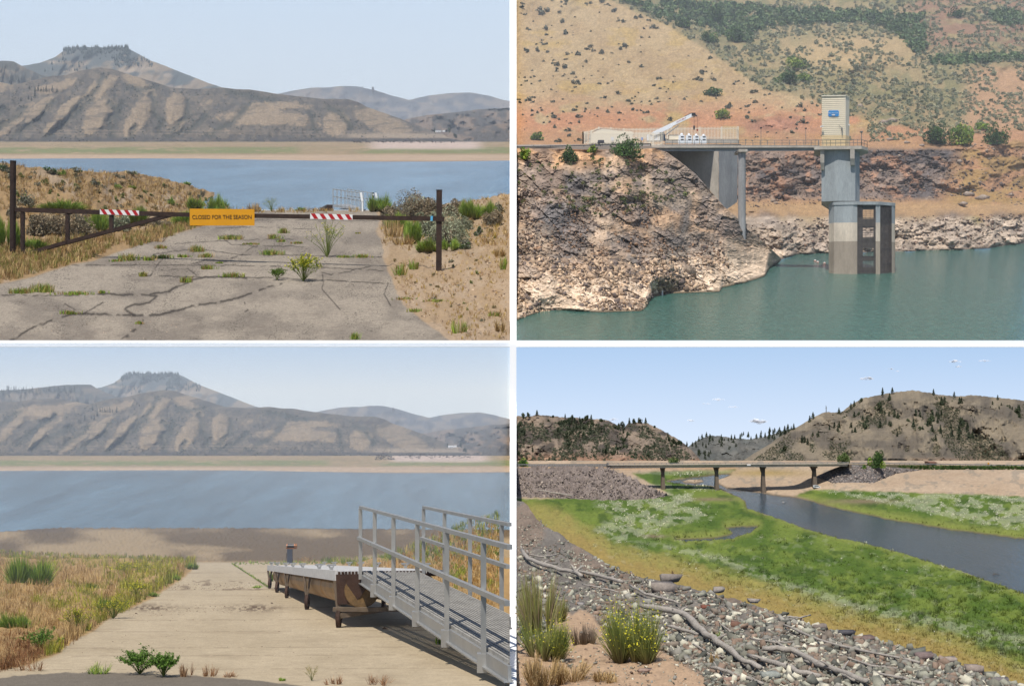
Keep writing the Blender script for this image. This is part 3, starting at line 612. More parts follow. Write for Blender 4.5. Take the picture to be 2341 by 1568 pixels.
# gangway seen down at the water
M_alu = mat('dull_aluminium', tuple(lin(190, 190, 188, .75)), .42, metal=.55, n=[(.8, .1)])
gy = float(plane1(970/Z1))*1.02; A = lambda zx, zy, d=1.0: V(*d1(zx, zy), gy*d); su = gy/F/Z1
gw = thing('small_gangway', A(1600, 968), 'small aluminium gangway with railings down by the water beyond the gate', 'gangway')
b = B(); b.hexa([A(1530, 950), A(1668, 968), A(1668, 966, 1.05), A(1595, 945, 1.05), A(1530, 938), A(1668, 960), A(1690, 958, 1.05), A(1595, 936, 1.05)]); b.build('deck', M_alu, gw)
for (x0, x1, yt0, yt1, yb0, yb1, n, d) in ((1527, 1655, 868, 886, 942, 965, 7, 1.), (1592, 1720, 868, 888, 936, 955, 7, 1.05)):
    b = B(); L = lambda a, q, k: a+(q-a)*k
    for i in range(n+1): b.bar(A(L(x0, x1, i/n), L(yt0, yt1, i/n), d), A(L(x0, x1, i/n), L(yb0, yb1, i/n), d), 4*su)
    for k in (0, .45): b.bar(A(x0, L(yt0, yb0, k), d), A(x1, L(yt1, yb1, k), d), 4*su)
    b.build('railing', M_alu, gw)
b = B(); b.bar(A(1655, 884, .98), A(1662, 925, .98), 9*su, 9*su); b.bar(A(1662, 924, .98), A(1662, 970, .98), 6*su); M_wr = mat('white_rail', (.75, .75, .73), .5); b.build('end_rail', M_wr, gw); b = B(); b.bar(A(1722, 885, 1.04), A(1728, 910, 1.04), 8*su); b.build('end_rail', M_wr, gw)
fd = thing('small_dock', A(1500, 965), 'dark-ended floating dock section beside the small gangway', 'dock')
b = B(); b.hexa([A(1460, 962, 1.01), A(1527, 966, 1.0), A(1545, 955, 1.06), A(1475, 952, 1.08), A(1460, 956, 1.01), A(1500, 938, 1.0), A(1530, 936, 1.06), A(1475, 948, 1.08)]); b.build('deck', M_alu, fd)
b = B(); b.box(A(1512, 953, .99), (26*su, 4*su, 26*su)); b.build('float_end', M_rust, fd)
bd = thing('notice_board', A(1712, 905, 1.03), 'narrow dark notice panel on the gangway railing by the water', 'sign')
b = B(); b.box(A(1711, 897, 1.03), (9*su, 2*su, 28*su)); b.build('panel', M_dark, bd); b = B(); b.box(A(1711, 893, 1.028), (6*su, 1*su, 7*su)); b.build('notice', M_wref, bd)

# soaring birds
for (a, b_, l) in ((1660, 399, 'dark bird gliding in the sky left of the rock stack'), (1710, 587, 'small dark bird flying in front of the lake hill')):
    p = V(*d1(a, b_), 6000); s = p.y/F/Z1; b = B()
    b.tube([p+Vector((-3*s, 0, 1*s)), p, p+Vector((4*s, 0, -1.5*s))], [.3*s, 1.2*s, .2*s], 6)
    for d in (-1, 1): b.prism([p+Vector((-1*s, 0, .3*s)), p+Vector((1.6*s, 0, -.3*s)), p+Vector((d*5*s, 2*s, 2.8*s))], (0, .3*s, .25*s))
    tag(b.build('bird', M_dark, loc=p), l, 'bird')

# vegetation of the upper left view
def gpts1(q): px, py = d1(q[:, 0], q[:, 1]); return P(px, py, Y1(px, py))
grassy = 1
hillp = [(-30, 750), (180, 778), (600, 800), (860, 858), (980, 895), (1080, 965), (1000, 1005), (560, 1120), (330, 1190), (0, 1280), (-30, 1300)]
q = samp(4200, hillp); q = q[fbm(q[:, 0]*.02, q[:, 1]*.03, 3, 101) > .40]; W = gpts1(q); u = W[:, 1]/F/Z1
grass('dry_grass', W, u*RNG.uniform(14, 34, len(W)), u*1.7, pick(DRY, len(W)), M_grass, k=8, spread=.7)
q = np.r_[samp(900, [(-30, 1150), (330, 1100), (560, 1110), (430, 1190), (330, 1212), (0, 1300), (-30, 1310)]), samp(380, [(560, 1090), (1000, 985), (1080, 980), (960, 1030), (600, 1140)])]; W = gpts1(q); u = W[:, 1]/F/Z1
grass('verge_grass', W, u*RNG.uniform(25, 60, len(W)), u*1.9, pick(DRY+[lin(150, 150, 70, .5), lin(165, 160, 80, .5)], len(W)), M_grass, k=10, spread=.55)
q = np.r_[samp(330, [(1735, 960), (1990, 1000), (1990, 1150), (1760, 1150)]), samp(620, [(1780, 1200), (1900, 1180), (2326, 1150), (2326, 1560), (2100, 1560), (1850, 1380)]), samp(800, [(2050, 940), (2326, 895), (2326, 1130), (2060, 1130)]), samp(120, [(1100, 966), (1700, 966), (1700, 975), (1100, 980)])]
q = q[fbm(q[:, 0]*.03, q[:, 1]*.05, 3, 105) > .42]; W = gpts1(q); u = W[:, 1]/F/Z1
grass('dry_verge_grass', W, u*RNG.uniform(10, 34, len(W)), u*1.6, pick(DRY+[lin(190, 160, 70, .6)], len(W)), M_grass, k=8, spread=.7)
q = np.r_[samp(3800, [(1790, 1230), (1900, 1180), (2326, 1030), (2326, 1570), (2100, 1570), (1850, 1400)]), samp(900, [(0, 1400), (500, 1380), (900, 1450), (700, 1560), (0, 1560)]), samp(500, [(100, 900), (700, 830), (1000, 930), (600, 1000)])]
W = gpts1(q); u = W[:, 1]/F/Z1; sz = u*RNG.gamma(2, 1.0, len(W))*np.where(q[:, 0] < 1000, .7, 1.25)
scatter('gravel', HULLS, W, sz, pick([lin(215, 190, 165, .65), lin(170, 150, 132, .6), lin(140, 122, 108, .5), lin(200, 165, 138, .6)], len(W)), M_rock)
# (x, base, width, height, kind, label)
PL = [(900, 970, 130, 70, 'u', 'dark green rabbitbrush at the foot of the tan hill, left of the sign'), (1005, 985, 110, 95, 'u', 'green rabbitbrush at the water edge behind the yellow sign'),
      (500, 960, 0, 0, '', ''), (290, 975, 240, 70, 'u', 'wide bright green shrub patch behind the left part of the gate'), (120, 950, 90, 85, 's', 'grey sagebrush just right of the tall left post'), (235, 1075, 230, 130, 'w', 'grey woody sagebrush tangle under the gate between its first two uprights'),
      (445, 1070, 120, 110, 'u', 'green shrub behind the third upright of the gate'), (650, 1040, 170, 90, 'u', 'green shrub beneath the striped left strip of the gate'), (730, 1050, 120, 70, 'w', 'greyish shrub under the joint of the diagonal brace'),
      (40, 1140, 130, 150, 'u', 'bright green shrub around the foot of the tall left post'), (170, 1150, 150, 70, 'u', 'low green shrub left of the middle upright'), (20, 790, 60, 50, 's', 'dark sagebrush on the hilltop at the far left edge'),
      (230, 795, 90, 32, 's', 'grey sagebrush on the crest of the tan hill'), (285, 808, 44, 34, 'u', 'small green shrub on the crest of the tan hill'), (430, 852, 48, 34, 's', 'single dark round shrub in the middle of the tan hill'), (345, 790, 70, 22, 's', 'low dark brush on the hill crest right of the green one'),
      (540, 868, 40, 26, 'u', 'small green tuft in the middle of the tan hill'), (860, 852, 44, 22, 'u', 'little green shrub at the right shoulder of the tan hill'), (610, 870, 40, 24, 'u', 'small olive tuft right of the green tuft on the tan hill'), (790, 950, 60, 50, 'u', 'yellow-green shrub low on the tan hill above the gate joint'), (590, 800, 110, 18, 's', 'low brush along the skyline of the tan hill'),
      (1245, 970, 90, 70, 'y', 'airy yellow-green weed at the water edge right of the sign'), (1380, 968, 70, 22, 'u', 'low green weed at the road end'), (1170, 972, 70, 55, 'd', 'dry brown brush at the water edge above the sign'),
      (1740, 972, 130, 82, 'u', 'vivid dark green bush beside the small gangway'), (1890, 1010, 240, 150, 'w', 'large grey sagebrush left of the latch post'), (1985, 1000, 130, 110, 'w', 'brown sagebrush right behind the large grey one'), (2065, 1130, 250, 190, 's2', 'large silvery sagebrush right of the latch post'),
      (1890, 1120, 100, 120, 'u', 'bright yellow-green shrub in front of the large grey sagebrush'), (1960, 1160, 150, 70, 'u', 'low olive shrub at the foot of the latch post'), (1800, 1090, 120, 110, 'd', 'dry straw clump at the right road edge'), (2170, 1010, 120, 95, 'u', 'green rabbitbrush right of the silvery sagebrush'), (2262, 1035, 120, 90, 'w', 'dark grey sagebrush at the right edge of the upper left view'), (2130, 1140, 90, 60, 's', 'small sage on the sandy bank right of the latch post'), (2190, 1085, 50, 55, 's', 'small grey sage on top of the sandy bank'), (2290, 1180, 70, 60, 'd', 'dry brown clump on the sandy bank'),
      (2060, 1150, 90, 60, 'u', 'light green weed behind the latch post'), (1850, 1265, 150, 80, 'g', 'green-tipped grass clump on the gravel left of the latch post'), (1900, 1240, 60, 60, 'g', 'small upright green clump nearest the latch post'), (2105, 1530, 90, 85, 'g', 'green tuft in the lower right corner of the gravel'), (2310, 1240, 50, 80, 'g', 'green tuft on the right edge of the sandy bank'), (2290, 1520, 60, 60, 'd', 'dry tuft at the lower right edge of the gravel'),
      (1800, 1010, 120, 80, 'w', 'grey-brown sagebrush touching the right road edge behind the gate'), (1830, 1060, 130, 90, 'u', 'yellow-green shrub low beside the right road edge'), (1960, 1080, 170, 130, 's2', 'silvery sagebrush directly behind the latch post'), (2000, 1130, 130, 80, 's', 'grey shrub at the back of the latch post foot'), (1850, 1125, 130, 60, 'd', 'straw-coloured grass clump below the yellow-green shrub'), (2090, 990, 130, 90, 'w', 'brown-grey sagebrush between the latch post and the green rabbitbrush'), (2230, 1000, 110, 80, 'u', 'olive rabbitbrush at the water edge near the right side'), (2285, 985, 80, 70, 's', 'grey shrub at the far right edge above the dark sagebrush'), (1910, 960, 170, 70, 's2', 'pale sagebrush top showing behind the large grey one'), (2130, 1060, 110, 80, 's2', 'small silvery sagebrush at the right flank of the large silvery one'),
      (370, 1080, 150, 110, 'w', 'dark woody shrub between the second and third uprights of the gate'), (540, 1060, 130, 100, 's2', 'silvery shrub right of the third upright of the gate'), (170, 1080, 110, 120, 'w', 'woody grey shrub between the first uprights of the gate'), (830, 1040, 150, 80, 'u', 'yellow-green shrub where the diagonal brace meets the top rail'), (70, 1000, 90, 90, 'w', 'grey shrub behind the tall left post'), (980, 1000, 160, 60, 'u', 'low olive shrub at the left road edge under the sign'), (480, 1110, 120, 60, 'd', 'straw clump under the middle of the diagonal brace'), (700, 1110, 140, 60, 'd', 'dry straw clump at the left road edge below the gate joint'), (1480, 968, 130, 20, 'd', 'thin dry fringe at the road end in front of the dock'),
      (1500, 1180, 210, 180, 'y', 'tall airy weed with yellow flowers growing through the road'), (1390, 1290, 190, 130, 'Y', 'dense yellow-flowered bush in the middle of the road'), (1270, 1285, 120, 60, 'G', 'low leafy green weed left of the yellow-flowered bush')]
for (a, b_, w_, h_, k, l) in PL:
    if not k: continue
    p = g1(a, b_); u = u1(p); W_, H_ = w_*u, h_*u; nm = {'g': 'grass_clump', 'd': 'dry_brush', 'y': 'flowering_weed', 'Y': 'flowering_weed', 'G': 'leafy_weed', 's': 'sagebrush', 'w': 'sagebrush', 's2': 'sagebrush', 'u': 'rabbitbrush'}[k]
    big = int(max(260, min(2600, w_*h_*.13)))
    if k == 'u': upbush(nm, p, W_, H_, l, n=big, cols=GREEN if random.random() < .7 else GREEN+[lin(150, 150, 70, .5)], wd=2.6*u, tips=None)
    elif k == 's': bush(nm, p, W_, H_, l, n=int(big*1.5), ls=4.6*u, cols=SAGE+DGREEN[:1], st_=8)
    elif k == 'w': bush(nm, p, W_, H_, l, n=int(big*1.7), ls=5.5*u, cols=[lin(142, 128, 104, .8), lin(118, 112, 92, .75), lin(160, 144, 116, .8)], st_=30, clumps=24, lumpy=.3, asp=.35)
    elif k == 's2': bush(nm, p, W_, H_, l, n=int(big*1.6), ls=5.5*u, cols=[lin(150, 156, 128, .8), lin(128, 136, 108, .75), lin(165, 168, 140, .8)], st_=40, clumps=26, lumpy=.3, asp=.35)
    elif k == 'g': upbush(nm, p, W_, H_, l, 'grass', n=150, cols=GREEN+DRY[:1], wd=2*u, woody=False, sag=.3)
    elif k == 'd': upbush(nm, p, W_, H_, l, 'grass', n=200, cols=DRY, wd=1.8*u, woody=False, sag=.3)
    elif k == 'y': airy(nm, p, W_, H_, l, nst=22, nl=420, ls=h_*u*.014)
    elif k == 'Y': airy(nm, p, W_, H_, l, nst=46, nl=2000, ls=h_*u*.024, leafc=[lin(115, 145, 40, .5), lin(150, 165, 45, .55)])
    elif k == 'G': airy(nm, p, W_, H_, l, nst=30, nl=1300, ls=h_*u*.05, leafc=[lin(95, 135, 40, .5), lin(130, 155, 50, .5)], fl=None)
sm = [blobbush(170, [lin(150, 132, 92, .8), lin(128, 118, 84, .75)], ls=.09), blobbush(170, [lin(140, 136, 84, .8), lin(118, 126, 66, .75)], ls=.09), blobbush(170, [lin(128, 124, 104, .8), lin(150, 142, 116, .8)], ls=.09)]
hq = samp(90, [(0, 800), (180, 790), (600, 812), (860, 872), (960, 905), (1000, 960), (600, 1000), (0, 940)]); hq = hq[~((abs(hq[:, 0]-290) < 140) & (hq[:, 1] > 900))]
copies('scrub_bush', sm, [g1(a, b_) for a, b_ in hq], [u1(g1(a, b_))*random.uniform(22, 48) for a, b_ in hq], 'small dry scrub bush dotted over the tan hill behind the gate', 'bush', 'scrub dotted over the tan hill', [random.uniform(.8, 1.3) for _ in hq])
hq = np.r_[samp(26, [(1760, 1130), (1980, 1160), (2310, 1120), (2310, 1500), (2150, 1500), (1900, 1330)]), samp(22, [(2020, 1010), (2310, 960), (2310, 1090), (2120, 1120)])]
copies('scrub_bush', sm, [g1(a, b_) for a, b_ in hq], [u1(g1(a, b_))*random.uniform(14, 34) for a, b_ in hq], 'little dry scrub clump on the sandy gravel right of the road', 'bush', 'scrub on the gravel right of the road')
# tufts growing in the cracks
TF = [(595, 1195, 90, 50), (540, 1200, 60, 20), (680, 1195, 70, 30), (750, 1185, 90, 28), (900, 1155, 70, 45), (945, 1180, 70, 30), (840, 1180, 60, 20), (660, 1268, 45, 32), (850, 1295, 60, 40), (1070, 1270, 100, 32), (945, 1235, 60, 30), (1005, 1208, 36, 12), (1160, 1122, 90, 14), (1250, 1168, 110, 35), (1290, 1110, 36, 20), (1300, 1070, 40, 34), (1255, 1095, 50, 30), (1360, 1118, 60, 16), (1580, 1182, 60, 18), (1670, 1182, 70, 26), (1640, 1072, 30, 10), (200, 1340, 120, 60), (100, 1345, 110, 40), (340, 1350, 170, 24), (470, 1345, 36, 22), (315, 1440, 80, 24), (640, 1485, 40, 20), (1630, 1555, 30, 45), (1060, 1098, 130, 34), (740, 1140, 60, 26), (1900, 1430, 60, 24), (2000, 1385, 90, 20), (2270, 1450, 60, 30), (1850, 1375, 80, 18)]
for i, (a, b_, w_, h_) in enumerate(TF):
    p = g1(a, b_); u = u1(p); t = link('grass_tuft', bpy.data.meshes.new('x'), None, p); n = int(14+w_*.35)
    q = np.c_[RNG.normal(0, .24, n)*w_*u, RNG.normal(0, .1, n)*w_*u, np.zeros(n)]; q[:, 2] = q[:, 1]*S1; C.objects.unlink(t); bpy.data.objects.remove(t)
    o = grass('grass_tuft', q+np.array(p), h_*u*RNG.uniform(.6, 1.1, n), 1.7*u, pick(GREEN+DRY[:2]+[lin(165, 170, 70, .55)], n), M_grass, k=7, spread=.7, kind=None, loc=p)
    side = 'left' if a < 800 else 'middle' if a < 1400 else 'right'; tag(o, f"{'wide' if w_ > 80 else 'small' if w_ < 45 else 'medium'} {'flat' if h_ < 25 else 'upright'} grass tuft in the {'near' if b_ > 1300 else 'middle' if b_ > 1180 else 'far'} {side} part of the cracked road", 'grass', 'grass tufts in the cracked road')
for (a, b_, r, l) in ((1997, 1240, 17, 'pale round stone at the foot of the latch post'), (2265, 1338, 14, 'grey-brown stone on the gravel right of the latch post'), (222, 1350, 13, 'flat grey stone lying on the road at left'), (2312, 1068, 9, 'round stone on the sandy bank'), (1900, 1195, 8, 'small pale stone behind the green clump'), (2100, 1208, 7, 'small pale stone in line with the sandy bank foot')):
    p = g1(a, b_-r*.3); u = u1(p); vs, fs = HULLS[a % 8]; o = npobj('stone', vs*r*u+np.array(p), [fs], mat('stone', tuple(lin(185, 160, 138, .6)), .9, n=[(.3, .2)]), loc=p); tag(o, l, 'stone')
# ================================================================ lower left view: boat ramp, beached dock and gangway
def T3(x, y): return d3(625+(np.asarray(x, float)-365)*.876, 500-(652-np.asarray(y, float))*.866)
def inv3(PX, PY): x3 = PX*Z1; y3 = (PY-792.6)*Z1; return 365+(x3-625)/.876, 652-(500-y3)/.866
HW3 = 20.2
def pl3(row): return HW3*F/(np.maximum(row-CY, 60))
background(T3, inv3, 3, dict(f2=440, f1=424, m=405, l=345, r=300, h0=219, h1=290, shore=lambda PX, PY, t: (1-.008*sst(0, .12, t))*pl3(PY)), .55, M_hill3, 'lower left view')
water('lake_water', [(-.44*110, 118, -HW3), (-.00166*118, 118, -HW3), (-.00166*205, 205, -HW3), (-.44*205, 205, -HW3)], wmat('lake_water_near', tuple(lin(86, 116, 134, .74)), .2, (1.6, .22, 2), .2, .7, .2, .35))
CR, SR = 1.2, .1648
wl3 = curve([(-60, 850), (100, 840), (300, 826), (620, 820), (900, 824), (1200, 830), (1650, 834), (2400, 838)], d3)
def Y3(PX, PY, t=None):
    PY = np.asarray(PY, float); ramp = CR*F/np.maximum(PY-CY-SR*F, 33.9)
    tt = np.clip((1283.7-PY)/(1283.7-1206.5), -.2, 1.3); mud = 1/((1-tt)/100+tt/135)
    return np.where(PY > 1283.7, ramp, mud)
RL = [(905, 986), (870, 1030), (830, 1065), (700, 1150), (620, 1190), (560, 1215), (470, 1262), (430, 1300), (330, 1345), (280, 1400), (120, 1462), (-60, 1490)]
RAMP = RL+[(-60, 1600), (2400, 1600), (2400, 1265), (2100, 1160), (1800, 1060), (1560, 1000), (1300, 986)]
ASPH = [(-60, 1528), (60, 1508), (300, 1492), (500, 1490), (700, 1502), (900, 1507), (1050, 1518), (1200, 1530), (1400, 1556), (1420, 1600), (-60, 1600)]
def col3(PX, PY, t):
    zx, zy = PX*Z1, (PY-792.6)*Z1
    c = mixc(lin(206, 188, 158, .64), lin(190, 172, 142, .6), fbm(zx*.006, zy*.03, 4, 201))
    per = 1050; yw = 1/np.maximum(zy-916, 20)      # distance-like coordinate for the broom and form lines across the ramp
    g = fbm(zx*.004, yw*9000, 3, 203); c = mixc(c, lin(164, 144, 116, .55), sst(.55, .85, g)*.3)
    c = c*(1+.26*(fbm(zx*.22, zy*.5, 3, 205)-.5))[..., None]
    for j, y_ in enumerate((1030, 1108, 1190, 1245, 1297, 1372, 1408, 1470)):
        c = mixc(c, lin(110, 88, 66, .5), np.exp(-((zy-y_-4*fbm(zx*.02, zx*0, 3, 210+j)-(1900-zx)*.004)/(1.6))**2)*.38*sst(.35, .5, fbm(zx*.03, zx*0, 3, 230+j)))
    c = mixc(c, lin(128, 104, 80, .5), sst(.58, .7, fbm(zx*.02, zy*.08, 4, 211))*.6*(np.abs(zy-1090) < 25))
    for (a, b_) in ((690, 1195), (1160, 1196)): c = mixc(c, lin(110, 86, 66, .5), np.exp(-((zx-a)/110)**2-((zy-b_)/16)**2)*sst(.35, .6, fbm(zx*.08, zy*.15, 3, 9)))
    c = mixc(c, lin(120, 108, 84, .5), np.exp(-(segd(zx, zy, [(1062, 992), (1130, 1035), (1235, 1108)])/3)**2)*.7)
    a = sst(-3, 3, sdp(zx, zy+8*(fbm(zx*.03, zy*0, 3, 19)-.5), ASPH)); c = mixc(c, lin(132, 122, 108, .58)*(1+.4*(fbm(zx*.3, zy*.4, 3, 23)-.5))[..., None], a)
    r = sst(-8, 8, sdp(zx+26*(fbm(zx*.03, zy*.04, 3, 31)-.5), zy, RAMP))
    dirt = mixc(lin(200, 164, 108, .6), lin(172, 138, 90, .55), fbm(zx*.03, zy*.05, 4, 35)); c = mixc(dirt, c, r)
    m = 1-sst(975, 992, zy); dk = sst(.36, .62, fbm(zx*.0035, zy*.014, 4, 41)+.16*np.exp(-((zx-1250)/420)**2-((zy-900)/50)**2)-.06)
    mud = mixc(lin(178, 154, 118, .58), lin(132, 110, 80, .46), dk); mud = mud*(1+.2*(fbm(zx*.1, zy*.3, 4, 43)-.5))[..., None]
    mud = mixc(mud, lin(104, 92, 82, .5), np.exp(-((zy-(838-(zx > 300)*8))/9)**2)*.6)
    return mixc(c, mud, m)
M_g3 = mat('ramp_concrete', None, .9, n=[(6, .1), (40, .08)], bump=(18, .015, .6))
def dp3(PX, PY, t, Y):
    zx, zy = PX*Z1, (PY-792.6)*Z1; off = sst(3, 45, -sdp(zx, zy, RAMP))*sst(985, 1000, zy)
    return off*(.002+.006*fbm(zx*.01, zy*.02, 3, 47))*Y+(fbm(zx*.1, zy*.2, 3, 48)-.5)*.0012*Y*(zy < 985)
sheet('boat_ramp_ground', -20, 1165.8, 700, lambda x: x*0+1571, wl3, 330, Y3, col3, M_g3, dp3, (1.0, .6), tp=1.0)
def g3(zx, zy, lift=0): px, py = d3(zx, zy); return V(px, py, float(Y3(px, py)))+Vector((0, 0, lift))
def g3f(q): px, py = d3(q[:, 0], q[:, 1]); return P(px, py, Y3(px, py))
def H3(zx, zy, Y): return V(*d3(zx, zy), Y)

# beached dock
M_slat = mat('worn_grey_slats', tuple(lin(176, 172, 164, .6)), .7, n=[(7, .3)], bump=(20, .01, .5))
M_dock = mat('weathered_white_boards', tuple(lin(205, 203, 200, .72)), .75, n=[(9, .14)], bump=(20, .01, .5))
M_brass = mat('rusty_corrugated_pontoon', tuple(lin(178, 134, 76, .62)), .42, metal=.35, n=[(2.5, .35), (14, .15)])
M_rst = mat('flaking_rust', tuple(lin(74, 52, 40, .6)), .8, n=[(5, .5)], bump=(25, .01, .6)); M_rst2 = mat('stained_ochre_plate', tuple(lin(132, 104, 66, .5)), .6, n=[(5, .5), (30, .25)])
M_steel = mat('galvanised_steel', tuple(lin(176, 176, 174, .8)), .42, metal=.6, n=[(6, .1)])
M_leg = mat('dirty_steel', tuple(lin(126, 110, 92, .55)), .7, n=[(10, .3)])
DA = H3(1535, 1024, 18.46); DF = H3(1225, 1000, 36.1); DWv = Vector((1.62, .1, 0)); DD = DF-DA; DDn = DD.normalized()
dock = thing('floating_dock', g3(1545, 1285), 'long low floating dock with corrugated rusty pontoons standing on wheeled legs on the ramp', 'dock')
th = .155; up = Vector((0, 0, 1))
for j, (k0, k1) in enumerate(((0, .745), (.75, 1))):
    a = DA+DD*k0; c = DA+DD*k1; b = B()
    b.hexa([a-up*th, a+DWv*.03-up*th, c+DWv*.03-up*th, c-up*th, a, a+DWv*.03, c+DWv*.03, c]); b.build('edge_board', M_dock, dock)
    b = B(); n = 17
    for i in range(n):
        q = DWv*((i+.06)/n*.97+.032); e = DWv*(.8/n)
        b.hexa([a+q-up*.06, a+q+e-up*.06, c+q+e-up*.06, c+q-up*.06, a+q-up*.012, a+q+e-up*.012, c+q+e-up*.012, c+q-up*.012])
    b.build('deck_boards', M_dock, dock)
b = B()
for i in range(30):
    q = DA+DWv*(.03+.94*i/30)-up*.012; b.box(q+Vector((.018, -.012, -.03)), (.03, .03, .045))
b.box(DA+DWv*.5+Vector((0, .03, -.075)), (1.6, .04, .04)); b.build('front_rail', M_rst, dock)
for (ox, r, nm) in ((.40, .262, 0), (1.26, .262, 1)):
    b = B(); a = DA+Vector((ox, .04, -.30)); n = 210; pts = [a+DD*(.99*i/n) for i in range(n+1)]
    b.tube(pts, [r*(1-.022*(i % 2)-(.05 if i % 42 in (0, 1) else 0)) for i in range(n+1)], 20); pn = b.build('pontoon', M_brass, dock)
    b = B(); b.tube([a-DDn*.03, a], [r*1.0, r*1.02], 24); b.build('end_cap', M_rst2, pn)
# rusty end plate
a = DA+Vector((.02, -.03, -.06)); b = B(); b.prism([a, a+Vector((.66, 0, 0)), a+Vector((.46, 0, -.20)), a+Vector((.28, 0, -.44)), a+Vector((.02, 0, -.44))], (0, .03, 0)); b.build('end_plate', M_rst, dock)
b = B(); fr = DA+Vector((-.02, -.05, -.57)); b.bar(fr, fr+Vector((1.75, .0, 0)), .05, .06); b.bar(fr+Vector((.1, -.02, -.09)), fr+Vector((1.2, .5, -.03)), .07, .07)
b.build('under_frame', M_leg, dock)
for k, (zx, zb) in ((.0, (1545, 1285)), (.30, (1385, 1195)), (.60, (1303, 1150)), (.80, (1252, 1118)), (.985, (1232, 1106))):
    top = DA+DD*k-up*th; g = Vector((top.x, top.y, -CR-SR*top.y)); b = B()
    b.bar(top+Vector((.0, .02, 0)), Vector((g.x+.05, g.y, g.z+.22)), .045, .05); b.bar(top+Vector((.12, .03, 0)), Vector((g.x+.06, g.y, g.z+.24)), .035, .04); lg = b.build('leg', M_leg, dock)
    b = B(); b.tube([g+Vector((.03, 0, .145)), g+Vector((.09, 0, .145))], .145, 18); b.tube([g+Vector((.01, 0, .145)), g+Vector((.11, 0, .145))], .04, 10); b.build('wheel', M_rst, lg)
    g2 = g+Vector((1.5, 0, 0)); b = B(); b.bar(top+Vector((1.5, .02, 0)), g2+Vector((0, 0, .2)), .045); l2 = b.build('leg', M_leg, dock); b = B(); b.tube([g2+Vector((.0, 0, .145)), g2+Vector((.06, 0, .145))], .145, 16); b.build('wheel', M_rst, l2)
for side in (0, 1):
    for k in (.06, .17, .36, .5, .62, .8, .94):
        p = DA+DD*k+DWv*(.04 if side == 0 else .96); b = B(); b.box(p+up*.02, (.05, .04, .04)); b.bar(p+Vector((-.07, -.02, .075)), p+Vector((.07, .02, .075)), .03, .025)
        b.bar(p+Vector((-.02, 0, .03)), p+Vector((-.04, 0, .07)), .02); b.bar(p+Vector((.02, 0, .03)), p+Vector((.04, 0, .07)), .02); b.build('cleat', M_steel, dock)
wp = DA+DD*.86+DWv*.55+Vector((.5, 0, 0)); wy = wp.y; base = H3(1329, 994, wy)
wn = thing('winch_post', base, 'grey steel post with a copper-coloured cable winch standing on the far end of the dock', 'winch')
b = B(); b.bar(base, H3(1329, 925, wy), .13, .13, up=(0, 1, 0)); b.build('post', mat('blue_grey_steel', tuple(lin(74, 78, 88, .8)), .6), wn)
M_cop = mat('copper_winch', tuple(lin(165, 115, 84, .7)), .45, metal=.5); c = H3(1333, 912, wy); uw = wy/F/Z1
b = B(); b.tube([c+Vector((-15*uw, 0, 0)), c+Vector((16*uw, 0, 0))], 9*uw, 14); b.build('cable_drum', M_dark, wn)
b = B()
for d in (-17, 17, 25): b.tube([c+Vector((d*uw, 0, 0)), c+Vector(((d+3)*uw, 0, 0))], 12*uw, 16)
b.bar(c+Vector((-22*uw, -3*uw, -10*uw)), c+Vector((24*uw, -3*uw, -10*uw)), 5*uw); b.build('winch_frame', M_cop, wn)
b = B(); q = c+Vector((-10*uw, -2*uw, -12*uw)); b.tube([q, q+Vector((-8*uw, 0, -25*uw)), q+Vector((-12*uw, 0, -62*uw))], 1.2*uw, 5); b.build('cable', M_dark, wn)

# gangway
GA = Vector((-2.2, 18.3, -3.40)); GD = Vector((1.98, -7.2, .66)); GW = Vector((.89, 0, 0))
def gt(zx, off=0):   # parameter along the gangway where the traced column crosses it
    k = (zx/Z1-CX)/F; x0 = GA.x+off; return (k*GA.y-x0)/(GD.x-k*GD.y)
TE = (-.002*18.3-(GA.x))/(GD.x+.002*(-7.2)) if False else gt(2346)
gang = thing('gangway', GA+Vector((0, 0, -.9)), 'aluminium gangway with slatted deck and two-rail railings leading up from the dock to the right', 'gangway')
def GP(t, off=0, z=0): return GA+GD*t+Vector((off, 0, z))
TR = lambda off: min(1.3, gt(2337, off))
b = B(); n = 22
for i in range(n):
    o0 = .015+.86*i/n; o1 = o0+.022; te = TR(o1)
    b.hexa([GP(-.02, o0, -.035), GP(-.02, o1, -.035), GP(te, o1, -.035), GP(te, o0, -.035), GP(-.02, o0), GP(-.02, o1), GP(te, o1), GP(te, o0)])
b.build('deck_slats', M_slat, gang)
b = B()
for i in range(9):
    t = i/9*1.05; oe = min(.87, .87)
    q = GP(t, .0, -.05); e = GP(t, .87, -.05)
    if e.x > -.008*e.y: e = Vector((-.008*q.y, e.y, e.z))
    if q.x < e.x: b.bar(q, e, .035, .025)
b.build('cross_bars', M_rst, gang)
for off in (0, .87):
    te = TR(off); b = B(); b.bar(GP(-.02, off, -.10), GP(te, off, -.10), .03, .13); b.bar(GP(-.02, off-.01, -.165), GP(te, off-.01, -.165), .08, .015); b.build('side_beam', M_steel, gang)
RH = .97
lp = [gt(z) for z in (1662, 1728, 1815, 1925, 2062, 2232)]
